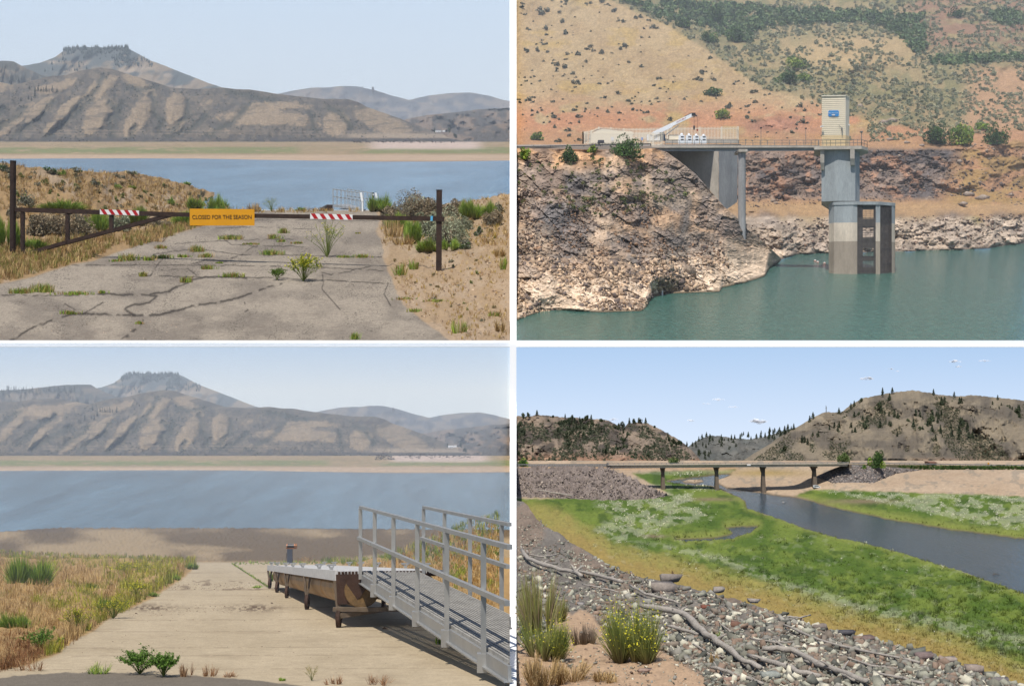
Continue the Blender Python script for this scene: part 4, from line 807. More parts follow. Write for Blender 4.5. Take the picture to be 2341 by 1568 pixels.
for off, ts in ((-.03, lp), (.90, [gt(z, .9) for z in (1942, 2038, 2155, 2300)])):
    te = min(1.3, gt(2337, off)); b = B(); b.bar(GP(ts[0], off, RH), GP(te, off, RH), .045, .04)
    b.bar(GP(ts[0]-.012, off-.02, RH*.52), GP(te, off-.02, RH*.52), .045, .045); b.build('railing', M_steel, gang)
    for i, t in enumerate(ts):
        b = B(); b.bar(GP(t, off, -.10), GP(t, off, RH-.02), .05, .045, up=(0, 1, 0)); pp = b.build('railing_post', M_steel, gang)
        if i or off > 0: b = B(); b.box(GP(t, off-.015, -.13), (.085, .07, .17)); b.build('bracket', M_steel, pp)
# plants and stones of the lower left view
bankL = [(-30, 960), (250, 985), (905, 990), (830, 1060), (700, 1140), (430, 1290), (280, 1395), (120, 1455), (-30, 1500)]
wgt = lambda q: RNG.uniform(0, 1, len(q)) < np.clip((q[:, 1]-925)/420, .12, 1)**.4
q = samp(3600, bankL); W = g3f(q); u = W[:, 1]/F/Z1
cc = pick(DRY, len(W)); gm = fbm(q[:, 0]*.012, q[:, 1]*.02, 3, 301)+.0004*(q[:, 0]-300) > .52; cc[gm] = pick([lin(190, 185, 70, .55), lin(150, 155, 62, .5)], gm.sum()); sr = (q[:, 1] > 1340) & (q[:, 0] < 200); cc[sr] = pick([lin(165, 120, 80, .55), lin(150, 105, 70, .5)], sr.sum())
grass('bank_grass', W, np.minimum(u*RNG.uniform(34, 90, len(W)), .8), u*2.0, cc, M_grass, k=9, spread=.55)
q = samp(500, [(-30, 950), (100, 960), (905, 985), (840, 1012), (300, 1000), (-30, 980)]); W = g3f(q)+np.array([0, 0, .25]); u = W[:, 1]/F/Z1
grass('far_bank_grass', W, u*RNG.uniform(10, 30, len(W)), u*2, pick([lin(190, 190, 60, .55), lin(140, 155, 50, .5), lin(200, 170, 110, .6)], len(W)), M_grass, k=7, spread=.6)
bankR = [(1300, 985), (1560, 995), (1800, 1050), (2100, 1150), (2341, 1245), (2341, 930), (2100, 945), (1850, 975)]
q = samp(2300, bankR); q[:, 1] = np.maximum(q[:, 1], 950+.0*q[:, 0]); W = g3f(np.c_[q[:, 0], np.maximum(q[:, 1], 986)]); lift = np.clip((q[:, 0]-1700)/640, 0, 1)*.045*W[:, 1]*RNG.uniform(0, 1, len(W)); W[:, 2] += lift*np.clip(W[:, 1]/60, 0, 1); u = W[:, 1]/F/Z1
cc = pick(DRY+[lin(205, 160, 90, .6)], len(W)); gm = fbm(q[:, 0]*.01, q[:, 1]*.03, 3, 303)+.25*(q[:, 1] < 1010) > .62; cc[gm] = pick([lin(175, 180, 60, .55), lin(120, 145, 50, .5)], gm.sum())
m = W[:, 0] < -.01*W[:, 1]; grass('slope_grass', W[m], u[m]*RNG.uniform(20, 45, m.sum()), u[m]*1.8, cc[m], M_grass, k=8, spread=.6)
q = samp(150, [(1060, 990), (1300, 985), (1640, 990), (1300, 1000), (1080, 998)]); q = np.r_[q, np.c_[np.linspace(1065, 1235, 70), np.linspace(995, 1106, 70)]]; W = g3f(q); u = W[:, 1]/F/Z1
grass('joint_grass', W, u*RNG.uniform(6, 18, len(W)), u*1.8, pick(GREEN+[lin(150, 150, 90, .5)], len(W)), M_grass, k=6, spread=.8)
q = np.r_[samp(800, [(640, 1090), (1200, 1080), (1200, 1112), (700, 1112)]), samp(500, [(600, 1210), (900, 1180), (1300, 1190), (1300, 1210), (560, 1240)]), samp(700, [(300, 1080), (2200, 1080), (2300, 1500), (200, 1500)])]; W = g3f(q); u = W[:, 1]/F/Z1
scatter('gravel_crumbs', HULLS, W, u*RNG.gamma(2, .8, len(W)), pick([lin(105, 80, 60, .5), lin(140, 110, 84, .5), lin(90, 75, 62, .5)], len(W)), M_rock)
PL3 = [(130, 1115, 260, 165, 'u', 'large bushy green shrub among dry grass at the left edge of the ramp view'), (70, 1320, 170, 110, 'u', 'green shrub at the left edge below the large bushy one'), (190, 1400, 200, 120, 'G', 'pale green leafy bush at the lower left of the ramp'), (520, 1245, 190, 110, 'y', 'yellow-flowered weed at the left edge of the ramp'),
       (480, 1230, 120, 90, 'u', 'bright green clump beside the yellow-flowered weed'), (350, 1305, 170, 120, 'y', 'straggly yellow weed left of the bright green clump'), (620, 1150, 130, 80, 'y', 'yellow-flowered weed further down the left ramp edge'), (410, 1130, 100, 60, 'u', 'olive green shrub amid the dry grass'), (700, 1145, 80, 26, 'u', 'low green clump touching the ramp edge'), (810, 1070, 60, 30, 'u', 'small green clump near the far end of the left ramp edge'),
       (600, 1055, 260, 70, 'y2', 'wide yellow-green weed patch toward the far left end of the ramp'), (340, 1030, 60, 45, 'u', 'olive bush at the back of the dry grass'), (880, 1020, 90, 36, 'u', 'green clump at the far corner of the ramp'),
       (640, 1500, 260, 125, 'G2', 'leafy bright green weeds growing at the foot of the ramp'), (750, 1512, 150, 125, 'G2', 'upright leafy green weed right of the largest one'), (450, 1498, 150, 60, 'g', 'sprawling green grass left of the leafy weeds'), (2262, 955, 60, 55, 'u', 'dark green mullein-like plant on the right slope'), (2110, 1010, 60, 60, 'u', 'dark green weed behind the gangway railing'), (2150, 960, 180, 50, 'y2', 'yellow-green weed patch on the right slope'),
       (850, 1510, 90, 70, 'r', 'reddish dry weed right of the leafy green weeds'), (960, 1508, 90, 60, 'r', 'thin reddish dry tuft in the middle of the ramp foot'), (1060, 1512, 80, 34, 'r', 'sparse dry tuft at the ramp foot'), (1430, 1530, 110, 75, 'a', 'yellowish airy weed at the bottom of the ramp left of the shadow'), (1530, 1545, 110, 50, 'r', 'low dry tuft under the edge of the gangway shadow'), (1290, 1530, 50, 18, 'g', 'tiny green plant at the ramp foot'), (1740, 1548, 150, 60, 'r', 'dry brown weed in front of the gangway shadow'), (2010, 1362, 30, 40, 'g', 'tiny green sprig in the slatted shadow'), (1180, 1104, 70, 12, 'g', 'flat green weed patch at the far corner of the dock'), (140, 1480, 190, 90, 'r', 'reddish brown dry brush in the lower left corner'), (1245, 1075, 30, 50, 'g', 'green weed growing up at the far end of the dock')]
for (a, b_, w_, h_, k, l) in PL3:
    p = g3(a, b_); u = u1(p); W_, H_ = w_*u, h_*u; big = int(max(200, min(2400, w_*h_*.1)))
    if k == 'u': upbush('rabbitbrush', p, W_, H_, l, n=big, cols=GREEN+DGREEN[2:], wd=2.8*u)
    elif k in ('G', 'G2'): airy('leafy_weed', p, W_, H_, l, nst=60 if k == 'G2' else 40, nl=3000 if k == 'G2' else 2200, ls=(4.6 if k == 'G2' else 3.4)*u, leafc=[lin(105, 150, 50, .55), lin(135, 175, 75, .55), lin(85, 125, 40, .5)], fl=None)
    elif k in ('y', 'y2'): airy('flowering_weed', p, W_, H_, l, nst=44, nl=1100, ls=2.4*u, leafc=[lin(165, 170, 60, .55), lin(130, 145, 50, .5)])
    elif k == 'g': upbush('grass_clump', p, W_, H_, l, 'grass', n=160, cols=GREEN, wd=2*u, woody=False, sag=.3)
    elif k == 'r': upbush('dry_brush', p, W_, H_, l, 'grass', n=130, cols=[lin(190, 150, 110, .6), lin(160, 110, 75, .55)], wd=1.6*u, woody=False, sag=.3)
    elif k == 'a': airy('dry_weed', p, W_, H_, l, nst=16, nl=200, ls=2.2*u, leafc=[lin(190, 165, 100, .6)], fl=None)
for (a, b_, r, l) in ((1763, 1298, 18, 'brown fist-like stone lying in the shadow under the gangway'), (1345, 1402, 5, 'small dark stone alone on the ramp'), (510, 1248, 6, 'small stone at the left ramp edge'), (1660, 1422, 4, 'tiny stone near the gangway shadow'), (885, 1252, 5, 'small dark stone in the middle of the ramp')):
    p = g3(a, b_-r*.3); u = u1(p); vs, fs = HULLS[a % 8]; tag(npobj('stone', vs*r*u+np.array(p), [fs], mat('dark_stone', tuple(lin(128, 100, 76, .6)), .9, n=[(20, .3)]), loc=p), l, 'stone')
for i, (a, b_) in enumerate(((330, 955), (356, 945), (1992, 955), (1988, 912))):
    pass
sky3 = npobj('sky', [(-260, 480, -60), (-.8, 480, -60), (-.8, 480, -(794-CY)/F*480), (-260, 480, -(794-CY)/F*480)], [np.array([[0, 1, 2, 3]])], emit('sky_left', lin(226, 232, 234, .95), lin(186, 208, 230, .95), -18, -1)); tag(sky3, kind='structure')
# ================================================================ upper right view: intake tower, access bridge and crane below a dry hillside
HZ2 = 300.; H2 = 515*478/F; S2 = (CY-HZ2)/F
def pl2(row): return H2*F/(np.maximum(row-HZ2, 100))
zp2 = lambda y: -H2+S2*y
M_w2 = mat('reservoir_water', tuple(lin(66, 104, 94, .95)), .09, n=[(1, .3)], bump=(1.6, 1.1, .8), spec=.5, sc=(.5, .16, .5))
water('reservoir_water', [(.0034*508, 508, zp2(508)), (.45*508, 508, zp2(508)), (.45*960, 960, zp2(960)), (.0034*960, 960, zp2(960))], M_w2)
sh2 = curve([(-10, 1190), (1000, 1190), (1225, 1190), (1300, 1170), (1440, 1165), (1760, 1155), (1900, 1152), (2050, 1148), (2200, 1138), (2341, 1118), (2400, 1112)], d2)
dz = curve([(0, 0), (70, 35), (85, 75), (95, 120), (130, 165), (230, 205), (330, 400), (600, 1050)])
def ZY2(PX, PY): return (PX-1177.8)*Z2, PY*Z2
vb = curve([(-20, -400), (420, 0), (560, 60), (700, 120), (830, 200), (930, 270), (1030, 340), (1150, 410), (1300, 450), (1420, 480), (1560, 540), (1800, 590), (2400, 610)])
def YA(PX, PY, t=None):
    PX = np.asarray(PX, float); PY = np.asarray(PY, float); zx, zy = ZY2(PX, PY); s = sh2(PX); y = pl2(s)*.997+dz(np.maximum(s-PY, 0))
    up_ = sst(0, 90, vb(zx)-zy); y = y+up_*120*sst(300, 700, zx)*(1-.6*sst(1300, 1900, zx))
    h = np.exp(-((zx-1480)/330)**2-((zy-260)/120)**2); y = y-h*110*sst(120, 150, zy)
    return y+sst(620, 300, zy)*120*(fbm(zx*.004+zy*.003, zy*.004, 4, 401)-.5)+25*(fbm(zx*.012, zy*.02, 4, 402)-.5)
def rockA(zx, zy):   # where bare broken rock shows
    r = sst(672, 700, zy+30*(fbm(zx*.01, zx*0, 3, 411)-.5))*(1-sst(900, 935, zy))*sst(980, 1040, zx)*(1-sst(1950, 2060, zx+.35*(zy-800)))
    r = np.maximum(r, sst(965, 1040, zy+90*(fbm(zx*.008, zy*.01, 4, 412)-.5))); o = np.exp(-((zx-1200)/150)**4-((zy-572)/34)**4)
    return np.clip(r+o, 0, 1)
def dA(PX, PY, t, Y):
    zx, zy = ZY2(PX, PY); r = rockA(zx, zy); a, _, _ = blocks(zx/46, zy/28, 21); b, _, _ = blocks(zx/17, zy/11, 22)
    return (r*(a*3.6+b*1.7-2)+(fbm(zx*.08, zy*.1, 3, 415)-.5)*2.4)*(PY < sh2(PX)-1)
def colA(PX, PY, t):
    zx, zy = ZY2(PX, PY); N_ = lambda s, a, b, o=4: fbm(zx*a, zy*b, o, s)
    c = mixc(lin(204, 178, 136, .6), lin(186, 156, 116, .56), N_(421, .01, .015)); c = mixc(c, lin(200, 168, 96, .6), sst(.5, .7, N_(422, .008, .02))*.5)
    red = np.exp(-((zy-560)/90)**2)*sst(.34, .52, N_(423, .008, .02)); c = mixc(c, lin(205, 142, 106, .58), red*.8)
    up_ = sst(-10, 20, vb(zx)-zy+20*(N_(424, .02, .02)-.5)); sg = mixc(lin(176, 158, 116, .5), lin(150, 148, 104, .45), sst(.4, .6, N_(425, .02, .03)))
    c = mixc(c, sg, up_*.85); c = c*(1+.4*(N_(477, .15, .2, 3)-.5))[..., None]; hl = np.exp(-((zx-1560)/300)**2-((zy-245)/80)**2); c = mixc(c, lin(200, 172, 128, .58), np.clip(hl*1.6, 0, 1)*sst(130, 145, zy)*.9)
    ur = sst(1750, 1950, zx+.5*(150-zy))*(1-sst(180, 300, zy)); c = mixc(c, lin(176, 136, 110, .5), ur*sst(.35, .55, N_(426, .01, .03))*.9)
    rs = sst(2020, 2150, zx+.2*(zy-400))*sst(280, 340, zy); c = mixc(c, lin(204, 160, 124, .58), rs*.8); c = mixc(c, lin(176, 164, 88, .55), rs*sst(560, 700, zy)*sst(.42, .6, N_(427, .01, .03))*.8)
    sl_ = sst(560, 640, zy)*(1-sst(940, 970, zy)); c = mixc(c, lin(190, 140, 104, .55), sl_*.55)
    c = mixc(c, lin(196, 160, 118, .58), sst(925, 950, zy)*(1-sst(985, 1010, zy)))
    r = rockA(zx, zy); _, cr, ed = blocks(zx/46, zy/28, 21); _, c2, e2 = blocks(zx/17, zy/11, 22)
    rk = mixc(lin(140, 120, 106, .52), lin(104, 96, 94, .48), sst(.35, .65, N_(431, .006, .01)+.25*(zx-1500)/500)); rk = mixc(rk, lin(166, 126, 100, .52), sst(.5, .65, N_(432, .02, .03))*.8*(zy < 940))
    lo = mixc(lin(192, 172, 150, .66), lin(156, 142, 130, .56), N_(433, .01, .03)); rk = mixc(rk, lo*(.7+.6*N_(478, .012, .03))[..., None], sst(985, 1010, zy)); rk = mixc(rk, lin(182, 128, 100, .48), np.exp(-((zx-1200)/180)**4-((zy-572)/44)**4)*.8)
    rk = rk*(.72+.56*cr)[..., None]*(.82+.36*c2)[..., None]; c = mixc(c, rk*1.38, r)
    c = mixc(c, lin(84, 70, 56, .5), sst(1136, 1150, zy-(sh2(PX)*Z2-1152))*.6)
    return c*(1+.5*(fbm(zx*.2, zy*.25, 3, 440)-.5)+.3*(vn(zx*.5, zy*.6, 441)-.5))[..., None]
M_r2 = mat('far_slope', None, .95, n=[(.12, .14), (.7, .1)], bump=(.5, .7, .6))
sheet('hillside', 1180.2, 2365, 720, lambda x: sh2(x)+1.5, lambda x: x*0-14, 400, lambda a, b, t: YA(a, b), colA, M_r2, dA, smooth=False, ray=True)
def gA(zx, zy): px, py = d2(zx, zy); return V(px, py, float(YA(px, py)))
# rocky headland in front
topB = curve([(-20, 684), (250, 686), (300, 690), (430, 690), (520, 688), (640, 684), (700, 702), (760, 745), (830, 800), (900, 880), (960, 950), (1020, 1000), (1060, 1050), (1110, 1085), (1160, 1130), (1225, 1190)], d2)
botB = curve([(-20, 1480), (0, 1475), (60, 1452), (120, 1432), (190, 1425), (300, 1432), (400, 1436), (580, 1430), (604, 1412), (630, 1362), (700, 1350), (940, 1342), (955, 1322), (1060, 1300), (1150, 1270), (1170, 1235), (1225, 1196)], d2)
def YB(PX, PY, t=None):
    PX = np.asarray(PX, float); PY = np.asarray(PY, float); s = botB(PX); v = np.maximum(s-PY, 0); sm = sum(botB(PX+o) for o in range(-90, 91, 12))/16; s = s+(np.minimum(sm, s+60)-s)*sst(0, 45, v); zx, zy = ZY2(PX, PY)
    return pl2(s)*.998+v*.36+v*.10*(fbm(zx*.006, zy*.008, 3, 451)-.5)+sst(0, 90, 700-zy+0*zx)*0
def dB(PX, PY, t, Y):
    zx, zy = ZY2(PX, PY); a, _, _ = blocks((zx+.5*zy)/95, (zy-.45*zx)/48, 31); b, _, _ = blocks((zx+.4*zy)/36, (zy-.35*zx)/19, 32); c, _, _ = blocks(zx/15, zy/10, 33)
    q = 1-.8*sst(.46, .54, fbm((zx+zy*.4)*.007, (zy-zx*.4)*.012, 4, 452)); q = np.where(zy < 760, q*sst(690, 740, zy), q)
    return ((a*2.6-1.3)*q+(b*1.7-.85)*q+(c*.9-.4)+9*(fbm((zx+zy*.7)*.006, (zy-zx*.5)*.014, 3, 455)-.5))*np.clip((botB(PX)-PY)/5, 0, 1)*np.clip((PY-topB(PX))/6, .12, 1)
def colB(PX, PY, t):
    zx, zy = ZY2(PX, PY); N_ = lambda s, a, b, o=4: fbm(zx*a, zy*b, o, s); _, ca, _ = blocks((zx+.5*zy)/95, (zy-.45*zx)/48, 31); _, cb, eb = blocks((zx+.4*zy)/36, (zy-.35*zx)/19, 32); _, cc, ec = blocks(zx/15, zy/10, 33)
    dist = botB(PX)*Z2-zy
    c = mixc(lin(150, 134, 118, .5), lin(126, 116, 108, .46), sst(.4, .62, N_(461, .005, .006))); c = mixc(c, lin(180, 148, 118, .55), sst(.5, .68, N_(462, .01, .008))*.8)
    c = mixc(c, lin(198, 156, 116, .58), sst(.0, 1, (790+40*N_(463, .01, .01)-zy)/90)*.85)
    c = mixc(c, lin(128, 124, 120, .52), np.exp(-((zy-1020-.12*zx)/130)**2)*sst(.38, .6, N_(464, .006, .01))*.6); c = mixc(c, lin(182, 158, 134, .58), sst(.52, .62, N_(466, .008, .006))*.7)
    c = mixc(c, lin(204, 182, 158, .6), sst(250, 90, dist+60*(N_(465, .01, .02)-.5))*.9)
    qq = 1-sst(.44, .56, fbm((zx+zy*.4)*.007, (zy-zx*.4)*.012, 4, 452)); c = mixc(c*1.12, lin(112, 108, 110, .46), qq*.55*sst(120, 260, dist))
    c = c*(.84+.32*ca)[..., None]*(.82+.36*cb)[..., None]*(.82+.36*cc)[..., None]; c = mixc(c, lin(70, 60, 54, .5), np.clip(1-eb/.07, 0, 1)*.3)
    return mixc(c*1.42, lin(96, 84, 62, .5), sst(14, 3, dist)*.8)
sheet('headland', 1180.2, d2(1224, 0)[0], 620, botB, topB, 480, YB, colB, M_r2, dB, (1.16, 3), smooth=False, ray=True)
def gB(zx, zy): px, py = d2(zx, zy); return V(px, py, float(YB(px, py)))
def spread(fn, Yf, q): px, py = d2(q[:, 0], q[:, 1]); return P(px, py, Yf(px, py))
RC = [lin(205, 176, 148, .62), lin(170, 146, 126, .55), lin(140, 124, 116, .5), lin(222, 192, 160, .64)]
q = np.r_[samp(2300, [(8, 1180), (300, 1200), (700, 1200), (900, 1330), (640, 1350), (580, 1425), (200, 1425), (8, 1470)]), samp(2600, [(8, 850), (300, 900), (900, 1000), (1000, 1250), (600, 1300), (8, 1200)])]
W = spread(0, YB, q); k = W[:, 1]/F/Z2; sz = k*(2.2+RNG.gamma(2, 2.0, len(W)))*np.where(q[:, 1] > 1180, 1.25, .8)
cc = pick(RC, len(W)); g_ = q[:, 1] < 1180; cc[g_] = pick([lin(120, 106, 100, .5), lin(150, 130, 116, .52), lin(175, 140, 112, .55)], g_.sum()); scatter('rubble', HULLB, W, sz*1.15, cc*1.1, M_rock, tilt=.8)
q = np.r_[samp(700, [(1050, 700), (1440, 700), (1440, 940), (1020, 960)]), samp(900, [(1600, 690), (1950, 700), (2100, 900), (1760, 930), (1600, 920)]), samp(700, [(1750, 1000), (2380, 980), (2380, 1110), (1750, 1150)]), samp(400, [(1000, 1040), (1440, 1000), (1440, 1150), (1200, 1180)]), samp(400, [(2000, 640), (2380, 700), (2380, 960), (2050, 900)])]
W = spread(0, YA, q); k = W[:, 1]/F/Z2; scatter('rubble', HULLS, W, k*(1.8+RNG.gamma(1.6, 2.8, len(W))), pick([lin(120, 102, 94, .5), lin(160, 130, 110, .52), lin(92, 84, 82, .48), lin(178, 158, 140, .55)], len(W)), M_rock)
for (a, b_, r, l) in ((1583, 485, 20, 'large pale boulder on the slope just right of the yellow tower house'), (1690, 560, 24, 'wide pale boulder below the first on the sagebrush slope'), (1730, 552, 28, 'grey rounded boulder right of the wide pale one'), (1868, 668, 17, 'tall tan boulder at the top of the dark cliff right of the tower'), (1800, 655, 18, 'reddish boulder left of the tall tan one'), (2085, 890, 30, 'large grey boulder left of its neighbour on the right shore'), (2145, 905, 34, 'large pale boulder right of its neighbour on the right shore'), (2050, 935, 32, 'broad grey boulder lowest of the three on the right shore'), (2275, 895, 16, 'smaller boulder on the shore slope near the right edge'), (2040, 740, 17, 'grey boulder high on the right shore slope'), (1400, 372, 11, 'small pale stone on the hillside left above the tower'), (1720, 640, 20, 'dark tan boulder in the sagebrush right of the lamp post')):
    p = gA(a, b_+r*.2); u = p.y/F/Z2; vs, fs = HULLS[(a+b_) % 8]; tag(npobj('boulder', vs*r*1.1*u*np.array([1, 1, 1.1])+np.array(p)-np.array([0, 2, 0]), [fs], mat('boulder_rock', tuple(lin(192, 174, 158, .58)), .9, n=[(.5, .25)], bump=(1, .6, .5)), loc=p), l, 'boulder')
for (a, b_, rx, ry, ti, l, c_) in ((760, 1215, 95, 36, -.35, 'long tilted pale slab in the middle of the headland above the waterline', (206, 182, 160)), (870, 1290, 80, 26, -.75, 'steep dark-edged slab running down to the water right of the tilted pale one', (176, 160, 148)), (205, 1275, 58, 28, .1, 'big overhanging tan block on the left of the lower headland', (206, 176, 146)), (500, 1392, 92, 40, -.2, 'pale faceted rock mass at the tip of the lower headland', (216, 190, 164)), (330, 1405, 110, 22, 0, 'flat pale shelf along the waterline at the lower left', (210, 182, 156)), (330, 1345, 55, 34, .1, 'square pale block above the flat shelf', (224, 198, 170)), (690, 1225, 50, 34, .2, 'rounded pale block left end above the long tilted slab', (208, 184, 160)), (60, 1380, 46, 26, .1, 'pale block at the far left of the lower headland', (204, 178, 152)), (1000, 1265, 60, 34, -.3, 'grey pale block at the right end of the headland shore', (184, 170, 158))):
    vs, fs = hullb(a); p = gB(a, b_); u = p.y/F/Z2; ct_, st2 = cos(ti), sin(ti); v = vs.copy(); v[:, 2] /= .5; x = v[:, 0]*rx*u; z = v[:, 2]*ry*u*.8; W = np.stack([x*ct_-z*st2, v[:, 1]*14*u*1.3, x*st2+z*ct_], -1)+np.array(p)+np.array([0, 1, -2])
    tag(npobj('rock_slab', W, [fs], mat('pale_rock', tuple(lin(*c_, .62)), .9, n=[(.4, .25), (1.5, .2)], bump=(.6, 1.6, 1)), loc=p), l, 'rock')
# plants
bm2 = [blobbush(60, [lin(116, 114, 96, .9), lin(96, 100, 84, .85)], ls=.17) for i in range(4)]
gm2 = [blobbush(900, DGREEN+GREEN[:1], h=.8, ls=.045) for i in range(3)]
q = []
while len(q) < 290:
    a, b_ = random.uniform(12, 1420), random.uniform(6, 655)
    if b_ < vb(a)+10 or (310 < a < 1035 and b_ > 560): continue
    if fbm(np.array([a*.008]), np.array([b_*.012]), 3, 471)[0]+.12*(a < 420)+.1*(b_ > 430) < .47 and random.random() < .75: continue
    q.append((a, b_))
W = [gA(a, b_) for a, b_ in q]; copies('sagebrush', bm2, W, [p.y/F/Z2*random.choice((7, 9, 11, 13, 15, 18, 24, 32)) for p in W], 'small round grey-green sagebrush dotted on the bare tan slope above the road', 'shrub', 'sagebrush dotted on the tan slope', [random.uniform(.9, 1.4) for _ in W])
q = samp(6200, [(430, 0), (2380, 0), (2380, 600), (1850, 640), (1550, 660), (1420, 500), (1150, 420), (950, 280), (700, 120)])
q = q[(fbm(q[:, 0]*.012, q[:, 1]*.02, 4, 473)-.10*np.exp(-((q[:, 0]-1580)/280)**2-((q[:, 1]-240)/80)**2)-.1*(q[:, 0] > 2100)*(q[:, 1] > 300) > .40)]; W = spread(0, YA, q); k = W[:, 1]/F/Z2
tri = [];
for i in range(5):
    Vs, fs, _ = crown(1, .8, 60, .13, SAGE, 7, asp=.9, lumpy=.7); f = fs[0]; tri.append((Vs, np.concatenate([f[:, :3], f[:, [0, 2, 3]]])))
scatter('sagebrush_cover', tri, W, k*RNG.uniform(9, 24, len(W)), pick([lin(140, 140, 116, 1.1), lin(124, 128, 104, 1.05), lin(108, 116, 90, 1.0), lin(158, 154, 124, 1.1)], len(W)), M_leaf, tilt=.1)
OAK = [(470, 0), (640, 30), (720, 0), (880, 30), (960, 20), (1150, 40), (1400, 55), (1700, 65), (1870, 80), (1900, 200), (1860, 265), (1790, 200), (1700, 125), (1450, 110), (1250, 125), (1100, 150), (1080, 200), (1000, 180), (880, 130), (760, 100), (700, 110), (600, 60)]
q = np.r_[samp(900, OAK), samp(130, [(1900, 270), (2100, 260), (2341, 250), (2341, 285), (2050, 300), (1930, 310)]), samp(90, [(2180, 60), (2341, 60), (2341, 130), (2200, 110)])]; W = spread(0, YA, q); k = W[:, 1]/F/Z2
scatter('scrub_oak', tri, W, k*RNG.uniform(22, 46, len(W)), pick([lin(96, 120, 78, .85), lin(82, 106, 70, .8), lin(112, 132, 84, .85)], len(W), .12), M_leaf, tilt=.1)
for (a, b_, w_, h_, l, fn) in ((520, 725, 150, 95, 'dense dark green bush hanging over the rock below the fence', gB), (245, 745, 80, 85, 'olive green bush below the guardrail left of the dense dark one', gB), (355, 702, 46, 34, 'small yellow-green bush between the two larger bushes by the guardrail', gB), (44, 735, 60, 55, 'pale green shrub at the left edge below the guardrail', gB), (1300, 320, 110, 66, 'bright green bush on the slope, upper of the cluster left of the tower', gA), (1250, 385, 120, 60, 'dark green wide bush lowest in the cluster left of the tower', gA), (1325, 375, 70, 44, 'green bush right of the wide one in the cluster', gA), (1010, 195, 90, 70, 'round oak at the lower left end of the scrub band', gA), (890, 200, 100, 60, 'yellow-green oak standing left of the scrub band', gA), (925, 110, 90, 90, 'tall dark oak in the scrub band', gA), (1940, 665, 130, 95, 'dark green bush, left one of the three trees on the right slope', gA), (2045, 668, 110, 110, 'round green tree, middle one of the three on the right slope', gA), (2215, 668, 110, 100, 'dark round tree, right one of the three on the right slope', gA), (2145, 598, 60, 40, 'small green bush above the gap between the trees on the right', gA), (955, 545, 80, 44, 'grey-green bush above the fence near the crane tip', gA), (905, 440, 110, 36, 'wide low dark bush in the middle of the tan slope', gA), (100, 645, 60, 40, 'green bush on the red bank at the far left', gA), (2020, 80, 80, 44, 'dark oak on the reddish upper right slope', gA), (770, 130, 70, 50, 'oak bush on the edge of the tan slope', gA)):
    p = fn(a, b_); u = p.y/F/Z2; n = int(max(500, w_*h_*.2)); c_ = DGREEN if 'dark' in l or 'oak' in l else GREEN+DGREEN[2:]
    bush('green_bush' if h_ < 90 else 'round_tree', p-Vector((0, 1.5, 0)), w_*u*1.15, h_*u*1.1, l, 'bush' if h_ < 90 else 'tree', n=n, ls=5*u, cols=c_, st_=5)
q = samp(170, [(12, 720), (600, 740), (850, 900), (500, 1000), (12, 960)]); W = spread(0, YB, q)-np.array([0, 2, 0]); k = W[:, 1]/F/Z2
scatter('low_scrub', tri, W, k*RNG.uniform(12, 26, len(W)), pick([lin(150, 152, 96, .5), lin(128, 138, 84, .5)], len(W)), M_leaf, tilt=.1)

# yard, road and concrete
M_con = mat('old_concrete', tuple(lin(190, 182, 170, .75)), .85, n=[(.16, .22), (1.2, .12)], bump=(1.5, .15, .3), sc=(1, 1, .35))
M_con2 = mat('stained_concrete', tuple(lin(166, 166, 166, .72)), .85, n=[(.1, .3), (.9, .14)], bump=(1.5, .15, .3), sc=(1, 1, .25))
M_cream = mat('cream_siding', tuple(lin(240, 228, 204, .88)), .7, n=[(.3, .05)]); M_cream2 = mat('yellow_siding', tuple(lin(240, 214, 168, .85)), .7, n=[(.3, .05)])
M_beige = mat('cream_steel_fence', tuple(lin(236, 226, 206, .8)), .6); M_grey = mat('grey_paint', tuple(lin(160, 166, 170, .6)), .5, n=[(.4, .06)]); M_rail = mat('grey_rail', tuple(lin(140, 142, 142, .6)), .5)
Q = lambda zx, zy, Y: V(*d2(zx, zy), Y)
s = 780/F/Z2
b = B(); b.hexa([Q(5, 688, 772), Q(690, 688, 772), Q(1040, 688, 870), Q(5, 690, 900), Q(5, 679, 772), Q(690, 671, 772), Q(1040, 664, 870), Q(5, 667, 900)]); tag(b.build('road', mat('pale_road', tuple(lin(170, 160, 150, .6)), .9, n=[(.3, .1)])), kind='structure')
gr = thing('guardrail', Q(310, 676, 774), 'grey steel guardrail along the road at the left below the fence', 'guardrail')
b = B(); b.bar(Q(5, 677, 771), Q(420, 668, 773), .7*4*s, 5*s); b.bar(Q(420, 668, 773), Q(625, 663, 775), 3*s, 5*s); b.build('rail', mat('dull_rail', tuple(lin(96, 98, 100, .6)), .5), gr)
for i in range(9): B().bar(Q(i*77+8, 684-i, 772.5), Q(i*77+8, 672-i, 772.5), 4*s).build('post', M_dark, gr)
ib = thing('information_panel', Q(395, 676, 775), 'small tilted dark information panel on two legs beside the road', 'sign'); b = B(); b.hexa([Q(378, 660, 774), Q(410, 660, 774), Q(409, 646, 777), Q(381, 646, 777), Q(378, 658, 773.5), Q(410, 658, 773.5), Q(409, 645, 776.6), Q(381, 645, 776.6)]); b.build('panel', M_dark, ib)
for a in (386, 401): B().bar(Q(a, 678, 775), Q(a, 655, 775), 2.2*s).build('leg', M_rail, ib)
